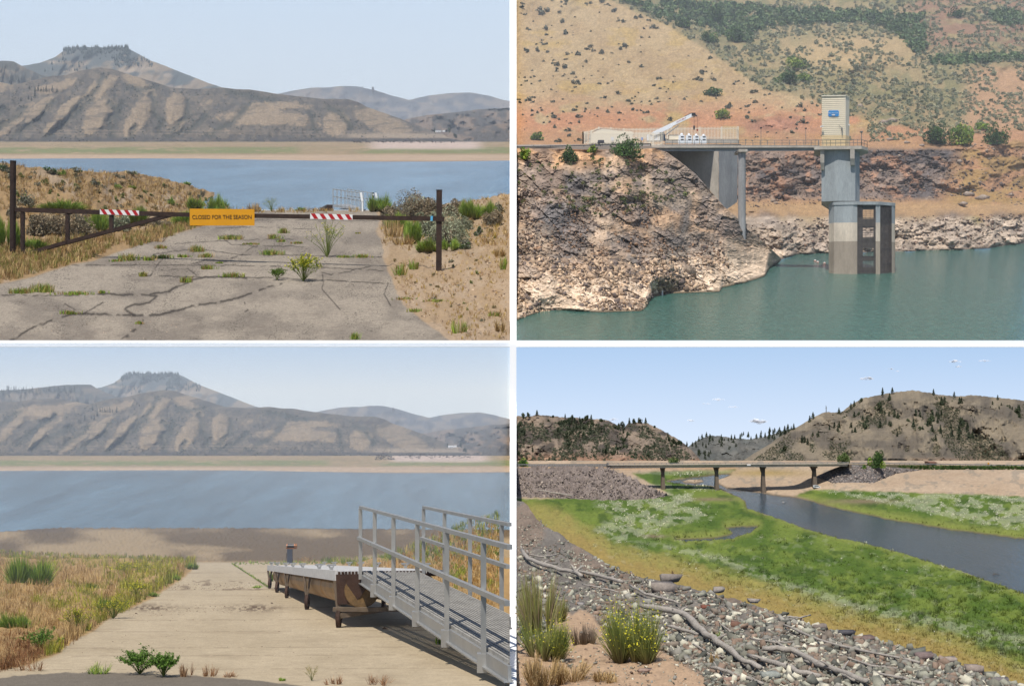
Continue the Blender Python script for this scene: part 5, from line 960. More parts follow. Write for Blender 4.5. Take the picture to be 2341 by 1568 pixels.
def fence(name, pts, h, label, pitch=6.4):
    """picket fence through (zx, zbase, ztop, Y) corners"""
    t = thing(name, Q(pts[0][0], pts[0][1], pts[0][3]), label, 'fence'); pk = B(); rl = B()
    for (a, b_) in zip(pts[:-1], pts[1:]):
        n = max(2, int(math.hypot(b_[0]-a[0], (b_[3]-a[3])*1.5)/pitch)); L = lambda k, i: a[i]+(b_[i]-a[i])*k
        for i in range(n): k = i/n; pk.bar(Q(L(k, 0), L(k, 1), L(k, 3)), Q(L(k, 0), L(k, 2), L(k, 3)), 2.7*s, 1.4*s, up=(0, 1, 0))
        for f in (.12, .85): rl.bar(Q(a[0], a[1]+(a[2]-a[1])*f, a[3]), Q(b_[0], b_[1]+(b_[2]-b_[1])*f, b_[3]), 2*s, 2.4*s)
        B().bar(Q(a[0], a[1], a[3]), Q(a[0], a[2]-1, a[3]), 6*s, 6*s, up=(0, 1, 0)).build('post', M_beige, t)
    pk.build('pickets', M_beige, t); rl.build('rails', M_beige, t); return t
fence('front_fence', [(312, 665, 608, 782), (400, 665, 609, 782), (500, 665, 610, 782), (620, 664, 610, 783), (634, 690, 612, 776), (686, 664, 606, 783)], 0, 'cream steel picket fence in front of the yard at the left of the crane')
fence('rear_fence', [(312, 664, 607, 782), (350, 640, 601, 800), (385, 636, 586, 830), (440, 640, 588, 850), (500, 640, 592, 860), (700, 640, 588, 862), (850, 640, 586, 864), (950, 640, 585, 866), (1025, 640, 584, 868), (1026, 660, 588, 820)], 0, 'tall cream picket fence along the back of the yard')
yd = B(); yd.hexa([Q(690, 660, 862), Q(1030, 660, 866), Q(1030, 660, 872), Q(690, 660, 870), Q(690, 640, 862), Q(1030, 640, 866), Q(1030, 640, 872), Q(690, 640, 870)]); tag(yd.build('yard_wall', M_con, loc=Q(860, 660, 862)), 'low grey concrete wall under the rear fence at the right end of the yard', 'wall')
# concrete retaining wall below the bridge
rw = thing('retaining_wall', Q(860, 950, 845), 'tall stained concrete retaining wall behind the round bridge pier', 'wall')
b = B(); b.hexa([Q(690, 990, 842), Q(935, 990, 832), Q(935, 990, 850), Q(690, 990, 860), Q(690, 692, 842), Q(935, 692, 832), Q(935, 692, 850), Q(690, 692, 860)]); b.build('left_face', M_con, rw)
b = B(); b.hexa([Q(936, 990, 832), Q(1022, 930, 848), Q(1022, 930, 862), Q(936, 990, 850), Q(936, 692, 832), Q(1024, 692, 848), Q(1024, 692, 862), Q(936, 692, 850)]); b.build('right_face', M_con2, rw)
# access bridge
Yb = lambda zx: 772-(zx-640)/760*14
br = thing('access_bridge', Q(1043, 1070, 762), 'grey girder footbridge from the yard to the intake tower on one round concrete pier', 'bridge')
b = B(); b.hexa([Q(628, 697, 772), Q(1405, 695, 756), Q(1405, 695, 764), Q(660, 697, 782), Q(640, 681, 772), Q(1405, 680, 756), Q(1405, 680, 764), Q(660, 681, 782)]); b.build('girder', M_grey, br)
b = B(); b.hexa([Q(628, 681, 770), Q(1405, 680, 754.5), Q(1405, 680, 766), Q(640, 681, 784), Q(628, 670, 770), Q(1405, 672, 754.5), Q(1405, 672, 766), Q(640, 670, 784)]); b.build('deck', M_con, br)
for dy in (-.9, 9.5):
    b = B()
    for f in (0, .45, 1): b.bar(Q(690, 669-23*f, Yb(690)+dy), Q(1400, 671-25*f, Yb(1400)+dy), 1.8*s)
    for i in range(22): zx = 690+i*33.6; b.bar(Q(zx, 671, Yb(zx)+dy), Q(zx, 646, Yb(zx)+dy), 2*s)
    b.build('railing', M_rail, br)
b = B(); pc = Vector(((d2(1043, 0)[0]-CX)/F*762, 762, 0)); zt = Q(0, 700, 762).z; zb = Q(0, 1085, 762).z; b.tube([Vector((pc.x, pc.y, zb-6)), Vector((pc.x, pc.y, zt))], 17.5*s*.98, 22); b.build('pier', M_con2, br, smooth=False)
b = B(); b.box((pc.x, pc.y+3, zt+.3), (40*s, 14, 1.6)); b.build('pier_cap', M_con, br)
b = B()
for a in (925, 1165): b.bar(Q(a, 696, Yb(a)-.15), Q(a, 682, Yb(a)-.15), 1.2*s, up=(0, 1, 0))
b.build('girder_joint', M_dark, br)
# crane
cr = thing('mobile_crane', Q(670, 640, 800), 'white truck crane with raised telescopic boom behind the front fence', 'crane'); M_cw = mat('white_crane_paint', (.72, .74, .76), .4)
b = B(); b.bar(Q(630, 618, 800), Q(815, 530, 800), 1.4, 15*s, up=(0, 0, 1)); b.bar(Q(630, 622, 800), Q(720, 577, 800), 1.7, 19*s); bo = b.build('boom', M_cw, cr)
text('boom_lettering', 'Link-Belt', 2, Q(764, 552, 799.1)+Vector((0, 0, 0)), Q(815, 530, 800)-Q(630, 618, 800), Vector((.43, 0, .9)), M_red, bo, fit=48*s)
b = B(); b.box(Q(820, 528, 800), (18*s, 2, 14*s)); b.bar(Q(822, 526, 800), Q(836, 536, 800), 6*s); b.bar(Q(780, 538, 800), Q(812, 522, 800), 4*s); b.build('boom_head', M_dark, cr)
b = B(); b.box(Q(640, 636, 803), (70*s, 6, 30*s)); b.build('crane_body', M_cw, cr)
b = B(); b.hexa([Q(670, 650, 798), Q(694, 650, 798), Q(694, 650, 803), Q(670, 650, 803), Q(664, 610, 798), Q(686, 610, 798), Q(686, 610, 803), Q(664, 610, 803)]); b.build('cab', mat('dark_cab_glass', (.03, .045, .07), .15), cr)
b = B(); b.bar(Q(690, 624, 799), Q(752, 578, 799), 4*s); b.build('lift_cylinder', M_grey, cr)
b = B(); b.bar(Q(823, 532, 800), Q(823, 590, 800), 1*s); b.bar(Q(838, 536, 800), Q(838, 598, 800), 1*s); b.build('hoist_rope', M_dark, cr)
b = B(); b.tube([Q(823, 598, 800), Q(823, 584, 800), Q(823, 578, 800)], [3*s, 5*s, 2*s], 8); b.build('hook_block', M_dark, cr); b = B(); b.tube([Q(838, 604, 800), Q(838, 596, 800)], [2*s, 4*s], 8); b.build('red_hook', M_red, cr)
for i, l in enumerate(('leftmost', 'second from the left', 'third from the left', 'rightmost')):
    x0 = 750+i*33.5; t = thing('white_tank', Q(x0+15, 662, 792), f'white blocky tank with dark vents, {l} of four in the yard', 'tank', 'white tanks on the yard')
    b = B(); b.hexa([Q(x0, 662, 790), Q(x0+30, 662, 790), Q(x0+30, 662, 797), Q(x0, 662, 797), Q(x0+2, 622+i*1.5, 790), Q(x0+29, 622+i*1.5, 790), Q(x0+29, 622+i*1.5, 797), Q(x0+2, 622+i*1.5, 797)]); b.build('tank_body', M_cw, t)
    b = B(); b.tube([Q(x0+16, 622+i*1.5, 793), Q(x0+16, 614+i*1.5, 793)], [7*s, 5*s], 10); b.build('cap', M_cw, t)
    for k in range(2): B().box(Q(x0+19, 630+k*13, 789.9), (13*s, .3, 3.5*s)).build('vent', M_dark, t)
ct = thing('equipment_box', Q(735, 645, 796), 'tan equipment box behind the white tanks beside the crane cab', 'box'); b = B(); b.box(Q(728, 636, 797), (44*s, 4, 20*s)); b.build('box_body', M_cream, ct); b = B(); b.box(Q(728, 625, 797), (46*s, 4.3, 2*s)); b.build('lid', M_grey, ct)
sd = thing('storage_building', Q(450, 662, 800), 'cream arched storage shelter behind the left fence', 'shed'); b = B(); b.box(Q(440, 640, 803), (200*s, 9, 44*s)); b.build('wall', M_beige, sd)
b = B(); b.prism([Q(345, 620, 799), Q(375, 602, 799), Q(405, 594, 799), Q(430, 597, 799), Q(480, 602, 799), Q(540, 606, 799), Q(545, 620, 799)], (0, 9, 0)); b.build('arched_roof', M_beige, sd)
b = B(); b.box(Q(447, 640, 781.2), (13*s, .2, 17*s)); o = b.build('warning_sign', M_wref, loc=Q(447, 640, 781.2)); tag(o, 'white warning sign on the left of the front fence', 'sign')
b = B(); b.box(Q(584, 640, 781.2), (9*s, .2, 14*s)); o = b.build('warning_sign', mat('blue_white_sign', tuple(lin(150, 170, 210, .8)), .5), loc=Q(584, 640, 781.2)); tag(o, 'blue and white warning sign on the front fence near the crane', 'sign')
# intake tower
dT = lambda cx, cy: (1832.6+cx/3.631, 210.1+cy/3.631)
Y0 = 753.; R_ = lambda cx, cy, dy=0: Vector((V(*dT(cx, cy), Y0).x*(Y0+dy)/Y0, Y0+dy, V(*dT(cx, cy), Y0).z)); sT = Y0/F/3.631
zT = lambda cy: R_(0, cy).z; xT = lambda cx, d=0: R_(cx, 0).x*(Y0+d)/Y0
tw = thing('intake_tower', Vector((xT(480, 15), Y0+15, zT(1515))), 'tall concrete intake tower in the lake with a cream house on top', 'tower')
def pl(name, pts, c0, c1, m, par=tw):
    b = B(); b.prism([Vector((xT(x, d), Y0+d, zT(c0))) for x, d in pts], (0, 0, zT(c1)-zT(c0))); return b.build(name, m, par)
M_cl = mat('tower_concrete', tuple(lin(206, 192, 174, .85)), .85, n=[(.14, .2), (1.2, .1)], bump=(1.5, .12, .3), sc=(1, 1, .3))
M_cd = mat('tower_concrete_dark', tuple(lin(172, 158, 142, .75)), .85, n=[(.14, .2), (1.2, .1)], sc=(1, 1, .3)); M_ct = mat('tower_concrete_grey', tuple(lin(158, 164, 166, .8)), .85, n=[(.12, .2), (1.2, .12)], bump=(1.5, .12, .3), sc=(1, 1, .25))  # the darker tone serves the lowest shaft and pillar bands and the corbel
sol = [(225, 7), (268, 2), (425, 0), (462, .2), (462, 24), (250, 26)]
pl('lower_shaft', sol, 1540, 1240, M_cd); pl('lower_shaft', sol, 1240, 1085, M_cl); pl('lower_shaft', sol, 1085, 938, M_ct)
for (c0, c1, m) in ((1540, 1240, M_cd), (1240, 1085, M_cl), (1085, 938, M_ct)):
    pl('pillar', [(615, 0), (652, .3), (652, 3), (615, 3)], c0, c1, m); pl('pillar', [(748, 5), (774, 7), (774, 12), (748, 9)], c0, c1, m)
pl('top_slab', [(222, 7), (266, 1.6), (440, -.5), (640, -.5), (778, 6.5), (778, 14), (640, 28), (240, 28)], 938, 912, M_ct)
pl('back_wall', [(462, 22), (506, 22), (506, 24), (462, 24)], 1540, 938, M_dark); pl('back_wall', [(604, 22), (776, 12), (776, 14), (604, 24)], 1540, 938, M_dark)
pl('inner_wall', [(652, 6), (748, 10), (748, 12), (652, 8)], 1540, 938, mat('dark_inner_wall', (.16, .13, .11), .9, n=[(.5, .4)]))  # dark mottled colour for the wall behind the right-hand rack
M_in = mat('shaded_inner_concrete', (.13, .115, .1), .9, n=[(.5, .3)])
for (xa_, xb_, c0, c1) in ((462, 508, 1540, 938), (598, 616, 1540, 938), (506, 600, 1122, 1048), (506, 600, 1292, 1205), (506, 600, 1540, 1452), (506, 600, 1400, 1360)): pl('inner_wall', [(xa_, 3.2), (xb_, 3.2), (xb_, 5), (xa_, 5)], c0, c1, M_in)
M_bar = mat('dark_trash_rack', (.1, .09, .09), .6)
for (xa, da, xb, db, nv_) in ((463, .6, 614, .6, 17), (653, .9, 747, 5.4, 12)):
    b = B()
    for i in range(nv_+1):
        k = i/nv_; x = xa+(xb-xa)*k; d = da+(db-da)*k; b.bar(Vector((xT(x, d), Y0+d, zT(1535))), Vector((xT(x, d), Y0+d, zT(940))), 1.5*sT*(1.9 if i % 4 == 0 else 1), up=(0, 1, 0))
    for i in range(34): z = zT(940+i*17.6); b.bar(Vector((xT(xa, da), Y0+da, z)), Vector((xT(xb, db), Y0+db, z)), 1.3*sT*(3 if i % 7 == 6 else 1))
    b.build('trash_rack', M_bar, tw)
pl('upper_shaft', [(165, 4), (300, 1), (446, 1), (458, 6), (482, 9), (482, 22), (165, 24)], 905, 482, M_ct)
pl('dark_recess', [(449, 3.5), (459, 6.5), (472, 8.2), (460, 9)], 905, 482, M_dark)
b = B(); b.hexa([R_(225, 942, 8), R_(450, 942, 2), R_(450, 942, 22), R_(225, 942, 24), R_(165, 903, 4), R_(450, 903, 1.1), R_(450, 903, 22), R_(165, 903, 24)]); b.build('corbel', M_cd, tw)
for (x0, x1, c1, c2, d) in ((155, 188, 588, 645, 1.5), (403, 440, 560, 612, -1.2)):
    b = B(); b.hexa([R_(x0+8, c2, d), R_(x1, c2, d), R_(x1, c2, d+5), R_(x0+8, c2, d+5), R_(x0, c1, d-1.5), R_(x1, c1, d-1.5), R_(x1, c1, d+5), R_(x0, c1, d+5)]); b.hexa([R_(x0, c1, d-1.5), R_(x1, c1, d-1.5), R_(x1, c1, d+5), R_(x0, c1, d+5), R_(x0, 484, d-1.5), R_(x1, 484, d-1.5), R_(x1, 484, d+5), R_(x0, 484, d+5)]); b.build('bracket', M_con, tw)
pl('platform', [(103, -1), (500, -3), (552, 4), (552, 14), (480, 26), (103, 24)], 482, 456, M_con)
b = B(); ring = [(112, -.6), (240, -1.3), (367, -2), (495, -2.6), (545, 4.2), (545, 13.5)]
for f in (0, .5, 1):
    for (x, d), (x2, d2_) in zip(ring[:-1], ring[1:]): b.bar(Vector((xT(x, d), Y0+d, zT(456-54*f))), Vector((xT(x2, d2_), Y0+d2_, zT(456-54*f))), 3.4*sT)
for (x, d), (x2, d2_) in zip(ring[:-1], ring[1:]):
    n = max(2, int(abs(x2-x)/32)) if abs(x2-x) > 20 else 6
    for i in range(n+1): k = i/n; b.bar(Vector((xT(x+(x2-x)*k, d+(d2_-d)*k), Y0+d+(d2_-d)*k, zT(456))), Vector((xT(x+(x2-x)*k, d+(d2_-d)*k), Y0+d+(d2_-d)*k, zT(401))), 2.6*sT)
b.build('railing', M_rail, tw)
HP = [(168, 1.5), (365, .5), (396, 6), (396, 17), (175, 18)]
hs = pl('house', HP, 454, 358, M_cream2); hu = pl('house', HP, 358, 34, M_cream); pl('roof_edge', [(164, .9), (367, 0), (399, 6), (399, 17.5), (164, 18.5)], 36, 28, M_beige)
b = B()
for i in range(26):
    c = 46+i*16; b.bar(Vector((xT(168), Y0+1.42, zT(c))), Vector((xT(365), Y0+.42, zT(c))), .12, .16)
b.build('siding_seams', mat('seam', tuple(lin(224, 208, 178, .84)), .8), hu)
M_bs = mat('blue_sign_paint', tuple(lin(60, 140, 205, .85)), .5)
def board(x0, x1, c0, c1, dy, m, par, th=.15, nm='sign_board'):
    b = B(); dd = lambda x: 1.5-(x-168)/197-dy; ch = (x1-x0)*.08; pts = [(x0+ch, c0), (x1-ch, c0), (x1, c0+(c1-c0)*.2), (x1, c0+(c1-c0)*.8), (x1-ch, c1), (x0+ch, c1), (x0, c0+(c1-c0)*.8), (x0, c0+(c1-c0)*.2)]
    b.prism([Vector((xT(x, dd(x)), Y0+dd(x), zT(c))) for x, c in pts], (0, -th, 0)); return b.build(nm, m, par)
board(218, 312, 151, 207, .05, M_wref, tw, nm='sign_border'); sb = board(221, 309, 154, 204, .25, M_bs, tw)
text('sign_lettering', 'Blue Mesa Dam', 2, Vector((xT(265), Y0+.4, zT(176))), (1, -.03, 0), (0, 0, 1), M_wref, sb, fit=78*sT)
b = B(); b.tube([Vector((xT(265), Y0+.45, zT(192))), Vector((xT(265), Y0+.3, zT(192)))], 9*sT, 14); b.v = [Vector((v.x*1.0+(v.x-xT(265))*.7, v.y, v.z-(v.z-zT(192))*.35)) for v in b.v]; b.build('sign_emblem', M_wref, sb)
b = B(); b.box((xT(381), Y0+3.0, zT(181)), (.8, .3, 46*sT), .0); b.build('side_sign', M_bs, tw)
b = B(); b.box((xT(379), Y0+2.5, zT(75)), (.5, .5, 26*sT)); b.build('vent', M_dark, tw)
for (x, c, d) in ((168, 288, 0), (404, 267, 5)): b = B(); b.box((xT(x), Y0+d-.6, zT(c)), (24*sT, .9, 8*sT)); b.tube([Vector((xT(x)-.8, Y0+d-.6, zT(c+2))), Vector((xT(x)-.8, Y0+d-.6, zT(c+9)))], [.3, .5], 8); b.build('camera_housing', M_wref, tw)
b = B(); b.box((xT(334), Y0-.2, zT(310)), (9*sT, .8, 22*sT)); b.bar(Vector((xT(337), Y0-.1, zT(320))), Vector((xT(337), Y0-.1, zT(362))), .35); b.bar(Vector((xT(310), Y0+.2, zT(275))), Vector((xT(332), Y0+.2, zT(300))), .15); b.build('hoist_box', M_rail, tw)
lm = thing('lamp_post', Vector((xT(493), Y0-1, zT(456))), 'short lamp post on the tower platform right of the cream house', 'lamp'); b = B(); b.bar(Vector((xT(493), Y0-1, zT(456))), Vector((xT(493), Y0-1, zT(345))), .35); b.build('pole', M_rail, lm); b = B(); b.tube([Vector((xT(493), Y0-1, zT(346))), Vector((xT(493), Y0-1, zT(334))), Vector((xT(493), Y0-1, zT(330)))], [6*sT, 15*sT, 3*sT], 12); b.build('lamp_head', M_grey, lm)
for (zx, y0_, y1_, l) in ((1131, 668, 590, 'thin lamp pole on the access bridge'), (1337, 668, 592, 'thin lamp pole on the bridge near the tower')):
    Yk = Yb(zx); lm = thing('lamp_pole', Q(zx, y0_, Yk), l, 'lamp'); B().bar(Q(zx, y0_, Yk), Q(zx, y1_, Yk), 1.8*s).build('pole', M_rail, lm); b = B(); b.box(Q(zx, y1_, Yk), (9*s, .8, 5*s)); b.build('lamp_head', M_dark, lm)
for (a, b_, l) in ((1380, 1200, 'leftmost'), (1392, 1206, 'middle'), (1423, 1211, 'rightmost')):
    px, py = d2(a, b_); p = V(px, py, float(pl2(py))); u = p.y/F/Z2; t = thing('buoy', p, f'small orange and white round buoy, {l} of the three left of the tower', 'buoy', 'buoys left of the tower'); b = B(); b.tube([p+Vector((0, 0, -3*u)), p+Vector((0, 0, -1*u)), p+Vector((0, 0, 1.2*u))], [3*u, 6*u, 6*u], 10); b.build('float', mat('orange_float', tuple(lin(225, 120, 80, .8)), .5), t); b = B(); b.tube([p+Vector((0, 0, 1.2*u)), p+Vector((0, 0, 3.6*u)), p+Vector((0, 0, 5*u))], [5.6*u, 4.4*u, 1.5*u], 10); b.build('cap', M_wref, t)
p = gB(675, 1362); u = p.y/F/Z2; mk = thing('marker_post', p, 'white marker post standing at the waterline of the headland', 'post'); B().bar(p-Vector((0, 2, 1)), p+Vector((0, -2, 22*u)), 6*u).build('post', M_wref, mk); B().bar(p+Vector((0, -2, 22*u)), p+Vector((0, -2, 25*u)), 7*u).build('cap', M_cream, mk)
# ================================================================ lower right view: river bridge over a drained green valley
HR = 25.
def pl4(row): return HR*F/(np.maximum(row-CY, 60))
def ZY4(PX, PY): return (PX-1177.8)*Z2, (PY-792.6)*Z2
M_w4 = mat('river_water', tuple(lin(42, 66, 82, .85)), .16, n=[(1, .2)], bump=(1.5, .10, .6), spec=.5, sc=(1.2, .35, 1))
npobj('river_water', [(.4, 80, -HR), (60, 80, -HR), (130, 262, -HR), (1, 262, -HR)], [np.array([[0, 1, 2, 3]])], M_w4)['kind'] = 'structure'
RIV = [(955, 588), (860, 598), (700, 620), (760, 630), (900, 640), (945, 652), (1030, 690), (1062, 715), (1068, 742), (1150, 770), (1240, 802), (1345, 842), (1480, 880), (1640, 912), (1760, 945), (1900, 990), (2050, 1030), (2200, 1090), (2341, 1138), (2420, 1160), (2420, 895), (2341, 886), (2000, 842), (1700, 792), (1480, 745), (1400, 722), (1280, 692), (1190, 683), (1100, 668), (975, 650), (930, 628), (928, 612), (990, 588)]
ISL = [(765, 618), (800, 610), (862, 612), (868, 622), (830, 629), (780, 627)]
POND = [(738, 889), (860, 884), (930, 880), (985, 868), (1002, 855), (972, 836), (1050, 829), (1112, 829), (1080, 856), (1000, 883), (900, 891), (780, 897)]
def wat(zx, zy):
    wx = zx+10*(fbm(zx*.03, zy*.06, 3, 501)-.5); wy = zy+8*(fbm(zx*.03, zy*.06, 3, 502)-.5)
    return np.maximum(np.minimum(sdp(wx, wy, RIV), -sdp(wx, wy, ISL)), sdp(wx, wy, POND))
def Y4(PX, PY, t=None):
    PX = np.asarray(PX, float); PY = np.asarray(PY, float); zx, zy = ZY4(PX, PY); m = 1-.086*sst(1090, 1370, zx)*(1-sst(590, 790, zy))*sst(2, 130, -np.minimum(sdp(zx, zy, RIV), 0))
    return pl4(PY)*m
def dp4(PX, PY, t, Y):
    zx, zy = ZY4(PX, PY); w_ = wat(zx, zy); sc = (zy+60)/900
    return np.where(w_ > 0, -.05-.35*sst(0, 14, w_), .03+.35*sst(0, 16, -w_))*np.clip(Y/150, .4, 1)+(w_ < -8)*(fbm(zx*.06, zy*.12, 4, 505)-.5)*.5*sst(680, 760, zy)
def bnd(pts): return curve(pts)
crest = bnd([(-40, 700), (30, 712), (60, 735), (95, 790), (180, 850), (320, 935), (400, 985), (460, 1022), (600, 1062), (770, 1095), (900, 1135), (1050, 1175), (1200, 1220), (1400, 1285), (1650, 1350), (1800, 1385), (2000, 1440), (2200, 1520), (2341, 1566), (2400, 1580)])
def fl4(zx, zy):   # where white flowers stand
    n = fbm(zx*.03, zy*.07, 4, 511)
    A_ = sst(-20, 20, sdp(zx, zy, [(370, 730), (560, 715), (760, 680), (870, 740), (900, 790), (700, 830), (600, 890), (480, 910), (370, 860), (470, 790)])+60*(n-.5))*sst(.42, .52, n)
    b_ = crest(zx); st_ = np.exp(-((zy-np.interp(zx, [560, 950, 1250, 1600, 1900, 2341], [905, 990, 1110, 1220, 1275, 1375]))/np.interp(zx, [560, 1000, 2341], [8, 18, 34]))**2)*sst(.38, .5, n)*sst(560, 700, zx)
    r_ = sst(-6, 8, sdp(zx, zy, [(1400, 672), (1700, 678), (2400, 702), (2400, 870), (2100, 820), (1850, 765), (1560, 700)]))*sst(.40, .52, n)
    k_ = sst(-5, 5, sdp(zx, zy, [(560, 640), (900, 650), (920, 668), (600, 668)]))*sst(.4, .5, n)*.7+sst(-3, 3, sdp(zx, zy, [(540, 588), (800, 580), (1000, 574), (1010, 582), (700, 600)]))*.5
    return np.clip(A_+st_+r_+k_+.35*sst(.66, .7, fbm(zx*.03, zy*.06, 3, 513))*(zy > 880), 0, 1)*(wat(zx, zy) < -4)*(zy < crest(zx)-20)
def col4(PX, PY, t):
    zx, zy = ZY4(PX, PY); N_ = lambda s, a, b, o=4: fbm(zx*a, zy*b, o, s); w_ = wat(zx, zy)
    sand = mixc(lin(206, 184, 158, .62), lin(186, 160, 132, .58), N_(521, .006, .03)); sand = mixc(sand, lin(160, 150, 134, .55), sst(.55, .7, N_(522, .03, .06))*.6)
    g = mixc(lin(92, 118, 42, .56), lin(120, 138, 58, .58), sst(.35, .65, N_(523, .008, .02))); g = mixc(g, lin(68, 96, 34, .5), sst(.5, .7, N_(524, .02, .05))*.7)
    yg = mixc(lin(152, 150, 80, .6), lin(164, 150, 86, .58), N_(525, .02, .04))
    # valley floor
    gl = np.maximum(sst(-8, 8, sdp(zx, zy, [(-60, 700), (60, 712), (720, 690), (560, 610), (540, 590), (700, 582), (1010, 574), (960, 590), (700, 620), (900, 645), (1060, 712), (1070, 745), (1345, 842), (1760, 945), (2400, 1160), (2400, 1700), (-60, 1700)])+16*(N_(526, .02, .04)-.5)),
        sst(-6, 6, sdp(zx, zy, [(1290, 690), (1380, 668), (1700, 676), (2400, 700), (2400, 900), (2000, 845), (1700, 795), (1480, 748), (1400, 722)])+14*(N_(527, .03, .06)-.5)))
    c = mixc(sand, g, gl); c = mixc(c, lin(192, 150, 104, .58), np.exp(-((zy-562)/14)**2)*(1-sst(980, 1060, zx))*.6)
    c = mixc(c, lin(176, 150, 86, .56), np.exp(-((zx-1150)/200)**2-((zy-590)/18)**2)*.8)
    dc = crest(zx)-zy; c = mixc(c, yg, sst(135, 75, dc+50*(N_(528, .02, .03)-.5))*gl*sst(705, 760, zy)); c = mixc(c, lin(176, 146, 88, .56), sst(80, 20, dc+50*(N_(529, .03, .03)-.5))*.6*sst(800, 900, zy))
    c = mixc(c, lin(148, 154, 78, .58), sst(-40, -5, w_)*(w_ < 0)*gl*sst(650, 720, zy)*.7)
    mud = lin(120, 104, 84, .5); c = mixc(c, mud, sst(-7, -1, w_)*.8); c = mixc(c, lin(150, 130, 106, .55), (np.exp(-((zx-900)/110)**2-((zy-712)/9)**2)+np.exp(-((zx-640)/60)**2-((zy-884)/9)**2)+np.exp(-((zx-1600)/170)**2-((zy-722)/12)**2))*.8)
    c = mixc(c, lin(205, 205, 180, .66), fl4(zx, zy)*.3)
    c = mixc(c, lin(60, 56, 50, .4), sst(0, 6, w_)); return c*(1+.3*(fbm(zx*.15, zy*.3, 3, 530)-.5))[..., None]
M_g4 = mat('valley_floor', None, .95, n=[(1.2, .14), (6, .1)], bump=(4, .15, .6))
sheet('valley_floor', 1180.2, 2368, 760, lambda x: x*0+1590, lambda x: x*0+d4(0, 532)[1], 420, Y4, col4, M_g4, dp4)
def f4(q): px, py = d4(q[:, 0], q[:, 1]); return P(px, py, Y4(px, py))
def g4(zx, zy): px, py = d4(zx, zy); return V(px, py, float(Y4(px, py)))
q = samp(30000, [(12, 705), (720, 690), (900, 690), (1060, 715), (1150, 780), (1345, 845), (1760, 950), (2380, 1155), (2380, 1560), (1650, 1345), (770, 1085), (320, 925), (90, 780)])
q = np.r_[q, samp(4000, [(1380, 670), (1700, 678), (2380, 702), (2380, 890), (2000, 842), (1600, 770)]), samp(800, [(560, 600), (1000, 580), (900, 640), (1050, 700), (800, 690)])]; q = q[(wat(q[:, 0], q[:, 1]) < -5) & (q[:, 1] < crest(q[:, 0])+15)]
W = f4(q)+np.array([0, 0, .15]); u = W[:, 1]/F/Z2; cc = col4(*d4(q[:, 0], q[:, 1]), None)*1.15
grass('meadow', W, u*RNG.uniform(7, 15, len(W))*np.clip((q[:, 1]-400)/600, .5, 1.5), u*2.2, cc, M_grass, k=3, spread=.8, var=.2)
cl_ = q[fbm(q[:, 0]*.025, q[:, 1]*.05, 4, 515) > .56]; cl_ = cl_[(crest(cl_[:, 0])-cl_[:, 1] > 60)]; W = f4(cl_); u = W[:, 1]/F/Z2; cc = col4(*d4(cl_[:, 0], cl_[:, 1]), None)*RNG.uniform(.6, 1.0, (len(cl_), 1))
grass('tall_meadow_plants', W, u*RNG.uniform(14, 30, len(W))*np.clip((cl_[:, 1]-400)/600, .5, 1.4), u*2.6, cc, M_grass, k=4, spread=.45, var=.2)
fq = q[RNG.uniform(0, 1, len(q)) < fl4(q[:, 0], q[:, 1])]; fq = np.repeat(fq, 9, 0)+RNG.normal(0, 5, (len(fq)*9, 2)); W = f4(fq); u = W[:, 1]/F/Z2; W[:, 2] += u*10
Vs, fs, m = leaves(W, u*RNG.uniform(1.8, 4.6, len(W)), .8, up=np.array([0, -.5, 1])); tag(npobj('white_flowers', Vs, fs, M_leaf, np.repeat(pick([lin(224, 222, 200, .85), lin(200, 202, 160, .8), lin(212, 210, 176, .8)], len(W), .06), m, 0)), kind='stuff')
# hills
M_h4 = mat('rocky_hill', None, .95, n=[(.3, .14), (1.6, .12)], bump=(.8, .5, .6))
def hill4(name, sil, base, yb, yr, cf, rough_, seed, nu, nv):
    sl_ = curve(sil, d4); xs = [p[0] for p in sil]
    def dp(PX, PY, t, Y):
        zx, zy = ZY4(PX, PY); a, _, _ = blocks(zx/42, zy/26, seed); b, _, _ = blocks(zx/16, zy/10, seed+1); r = rough_(zx, zy)
        return (((fbm(zx*.006, zy*.006, 3, seed+2)-.5)*1.0+(fbm(zx*.03, zy*.03, 3, seed+3)-.5)*.22)*(yr-yb)*.5+(r*(a*3.2+b*1.6)))*np.clip((1-t)*7, .03, 1)*np.clip(t*9, 0, 1)
    def cc(PX, PY, t):
        zx, zy = ZY4(PX, PY); _, a, _ = blocks(zx/42, zy/26, seed); _, b, e = blocks(zx/16, zy/10, seed+1); r = rough_(zx, zy); c = cf(zx, zy)
        return c*(1+r*((a-.5)*.5+(b-.5)*.4))[..., None]
    sheet(name, max(1180.2, d4(xs[0], 0)[0]), min(2368, d4(xs[-1], 0)[0]), nu, lambda x: x*0+d4(0, base)[1], lambda x: sl_(x)+(fbm(x*.2, x*0, 4, seed)-.5)*3.2, nv, lambda a, b, t: yb+(yr-yb)*t**1.15, cc, M_h4, dp, (1.04, 3), smooth=False, ray=True)
    def pos(zx, zy):
        px, py = d4(np.asarray(zx, float), np.asarray(zy, float)); s = sl_(px); bb = d4(0, base)[1]; t = np.clip((bb-py)/(bb-s), 0, 1); return P(px, py, yb+(yr-yb)*t**1.15-1.5)
    return pos
c_l = lambda zx, zy: mixc(mixc(lin(154, 136, 118, .6), lin(104, 94, 84, .48), sst(.4, .6, fbm(zx*.02, zy*.03, 4, 541))), lin(186, 142, 112, .55), np.clip(sst(470, 530, zy)*.8*sst(.3, .5, fbm(zx*.01, zy*.02, 3, 542)), 0, 1))
c_m = lambda zx, zy: mixc(lin(126, 122, 114, .62), lin(98, 102, 98, .55), fbm(zx*.02, zy*.03, 4, 543))
